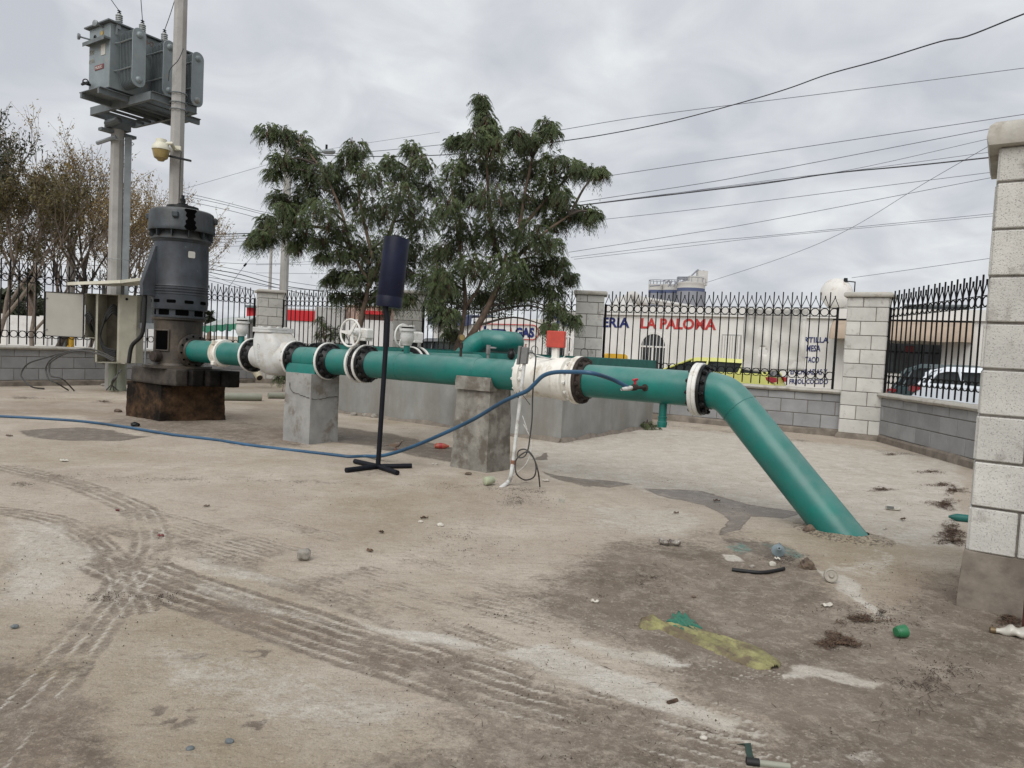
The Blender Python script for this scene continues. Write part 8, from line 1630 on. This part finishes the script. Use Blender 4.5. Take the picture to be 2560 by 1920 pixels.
ptube([G(*X2(1345, 905))+UP*.006, G(*X2(1425, 880))+UP*.006], .0065, m_leaflit, 'short_stick', 'short brown stick on the pale streak', 'stick')
mb = MB(); p = G(2566, 1585); mb.box(p+Vector((.012, 0, 1.2)), (.04, .04, 2.5)); o = mb.build('gate_post', mat('rusty_red_iron', (.10, .03, .022), .8, var=.4, scale=20, bump=.4)); tag(o, 'rusty red iron gate post just inside the right edge of the photo', 'post')
# dove
p = G(*E6(655, 575)); t = thing('dove', 'small brown dove standing in the damp strip left of the orange bottle', 'bird', p)
dr = Vector((.95, -.3, 0)).normalized(); mb = MB()
spn = [(-.085, .048, .004, .006), (-.06, .052, .014, .008), (-.03, .056, .024, .022), (0, .060, .029, .027), (.03, .066, .026, .025), (.048, .078, .018, .018), (.056, .092, .014, .014), (.064, .104, .0135, .014), (.074, .106, .010, .010), (.080, .105, .003, .003)]
sd_ = Vector((-dr.y, dr.x, 0)); secs = [[p+dr*x+UP*z+sd_*math.cos(th)*rw+UP*math.sin(th)*rh for th in [k*math.pi/8 for k in range(16)]] for x, z, rw, rh in spn]; mb.loft(secs); mb.build('body', m_dove, t, ang=80)
mb = MB(); mb.loft([[p-dr*.075+UP*.046+sd_*u+UP*v for u, v in ((-.008, .004), (.008, .004), (.008, -.002), (-.008, -.002))], [p-dr*.13+UP*.036+sd_*u+UP*v for u, v in ((-.013, .002), (.013, .002), (.013, -.002), (-.013, -.002))]]); mb.build('tail', m_barkd, t)
mb = MB(); mb.lathe([(0, .0032), (.012, .001)], p+dr*.080+UP*.105, dr-UP*.2, 8); mb.build('beak', m_black, t)
for s in (-1, 1):
    mb = MB(); mb.tube([p+sd_*s*.01+UP*.04, p+sd_*s*.012+UP*.002, p+sd_*s*.012+dr*.016+UP*.002], .0022, 6); mb.build('leg', m_redbox, t)
    mb = MB(); mb.lathe([(0, .0022), (.001, .0018)], p+dr*.066+UP*.106+sd_*s*.0132, sd_*s, 8); mb.build('eye', m_black, t)
    mb = MB(); mb.loft([[p+dr*x+UP*z+sd_*s*(w_+.001)+UP*h_ for h_ in (-hh, 0, hh)]+[p+dr*x+UP*z+sd_*s*(w_-.004)+UP*h_ for h_ in (hh, 0, -hh)] for x, z, w_, hh in ((.03, .062, .024, .008), (0, .058, .030, .018), (-.04, .054, .024, .014), (-.09, .046, .010, .004))]); mb.build('wing', m_bark, t)

# ------------------------------------------------------------------ crumbs, twigs and leaf litter (uncountable)
def chips(name, m, P3, s0, s1, seed, flat=.45):
    rs = np.random.default_rng(seed); n = len(P3); s = (s0*(s1/s0)**(rs.random(n)**1.8))[:, None]; a = rs.uniform(0, 6.28, n); X = np.stack([np.cos(a), np.sin(a), rs.uniform(-.2, .2, n)], 1)*s; Y = np.stack([-np.sin(a), np.cos(a), rs.uniform(-.2, .2, n)], 1)*s*rs.uniform(.4, .8, n)[:, None]; Zu = np.array([0, 0, 1.])*s*flat*rs.uniform(.5, 1.4, n)[:, None]
    t_ = P3+Zu*1.6; b = P3-Zu*.4; q = []
    c = [P3-X, P3-Y, P3+X, P3+Y]
    for k in range(4): q.append(np.stack([c[k], c[(k+1) % 4], t_, t_], 1)[:, [0, 1, 2, 2]])
    V = np.concatenate([np.stack([c[k]-Zu*.4, c[(k+1) % 4]-Zu*.4, t_+(c[(k+1) % 4]-P3)*.25, t_+(c[k]-P3)*.25], 1) for k in range(4)]+[np.stack([t_+(x-P3)*.25 for x in c], 1)])
    return quads(name, V, m, kind='stuff')
rs = np.random.default_rng(77)
def scatter_px(n, x0, x1, y0, y1):
    """even scatter over a patch of ground given in display units"""
    P_ = []; 
    while len(P_) < n:
        x, y = rs.uniform(x0, x1), rs.uniform(y0, y1)
        g_ = G(*D(x, y))
        if fbm(np.array([g_.x*1.3+7]), np.array([g_.y*1.3+3]), 4)[0]+rs.normal()*.05 < .50: continue
        P_.append(np.array(g_))
    return np.array(P_)
def line_px(n, pts, spread):
    out = []
    for _ in range(n):
        k = rs.integers(0, len(pts)-1); u = rs.random(); x = pts[k][0]*(1-u)+pts[k+1][0]*u; y = pts[k][1]*(1-u)+pts[k+1][1]*u+rs.normal()*spread; out.append(np.array(G(*D(x, y))))
    return np.array(out)
def pile_px(n, cx, cy, rx, ry): a = rs.uniform(0, 6.28, n); q = rs.random(n)**.75*(.75+.35*np.sin(a*3+cx)+.2*np.sin(a*5+cy))*rs.uniform(.8, 1.25, n); return np.array([np.array(G(*D(cx+rx*math.cos(t)*r, cy+ry*math.sin(t)*r))) for t, r in zip(a, q)])
A1 = [scatter_px(5000, -40, 2240, 1000, 1700), scatter_px(5000, 0, 2100, 850, 1100), scatter_px(3500, 1150, 2240, 1180, 1660), line_px(900, [(60, 1030), (300, 1032), (520, 1038), (720, 1042)], 5), line_px(1300, [(630, 1042), (900, 1048), (1100, 1055), (1180, 1062)], 5), line_px(500, [(0, 820), (270, 823)], 2), line_px(700, [(1213, 958), (1420, 913), (1500, 925), (1810, 960), (2085, 1002)], 3), line_px(500, [(1000, 903), (1213, 956)], 2),
      pile_px(300, 230, 1290, 90, 16), pile_px(260, 350, 1290, 70, 14), pile_px(500, 1120, 1075, 60, 16), pile_px(300, 1000, 1190, 150, 40), pile_px(400, 1080, 1330, 200, 60), pile_px(300, 60, 1047, 34, 8), pile_px(500, 1700, 1210, 70, 18), pile_px(500, 1300, 1290, 60, 20), pile_px(600, 1900, 1330, 160, 40), pile_px(600, 2050, 1450, 120, 40), pile_px(300, 1000, 1160, 160, 30)]
P3 = np.concatenate(A1); P3[:, 2] += .001; tag(chips('dirt_crumbs', m_chips, P3, .0008, .0044, 5), 'dark dirt crumbs strewn over the whole yard', 'crumbs')
P3 = np.concatenate([pile_px(800, 1810, 1387, 55, 17), pile_px(300, 2010, 1020, 40, 6), pile_px(350, 2035, 1048, 36, 6), pile_px(500, 2062, 1060, 30, 10), pile_px(700, 2040, 1090, 36, 14), pile_px(300, 1905, 1058, 32, 5), pile_px(900, 2055, 1150, 34, 22), pile_px(250, 1925, 982, 30, 4), pile_px(400, 2060, 1170, 40, 12), pile_px(300, 2180, 1340, 30, 20), pile_px(250, 1860, 1340, 60, 12), pile_px(300, 50, 860, 60, 4), pile_px(300, 225, 868, 25, 4)])
def slivers(name, m, P3, l0, l1, w, seed, label):
    rs2 = np.random.default_rng(seed); n = len(P3); a = rs2.uniform(0, 6.28, n); l = rs2.uniform(l0, l1, n)[:, None]; X = np.stack([np.cos(a), np.sin(a), rs2.uniform(-.15, .25, n)], 1)*l/2; Y = np.stack([-np.sin(a), np.cos(a), rs2.uniform(-.6, .6, n)], 1)*w; P4_ = P3+np.array([0, 0, .003])+np.abs(rs2.normal(size=n))[:, None]*np.array([0, 0, .004])
    mid_ = P4_+np.array([0, 0, .002]); V = np.concatenate([np.stack([P4_-X-Y, mid_-Y, mid_+Y, P4_-X+Y], 1), np.stack([mid_-Y, P4_+X-Y*.6, P4_+X+Y*.6, mid_+Y], 1)]); o = quads(name, V, m, kind='stuff'); tag(o, label, 'leaf litter')
slivers('leaf_litter', m_leaflit, P3, .012, .035, .0016, 8, 'brown dry leaf bits heaped in small drifts near the right wall and in the mud')
P3 = np.concatenate([scatter_px(200, -40, 2240, 1000, 1690), scatter_px(260, 0, 2100, 860, 1100), pile_px(150, 1120, 1085, 70, 14), pile_px(260, 1900, 1330, 200, 60), pile_px(260, 2000, 1480, 180, 90), pile_px(200, 1400, 1250, 120, 40)])
slivers('twig_litter', m_twig, P3, .010, .045, .0009, 9, 'thin dark twigs scattered over the yard')
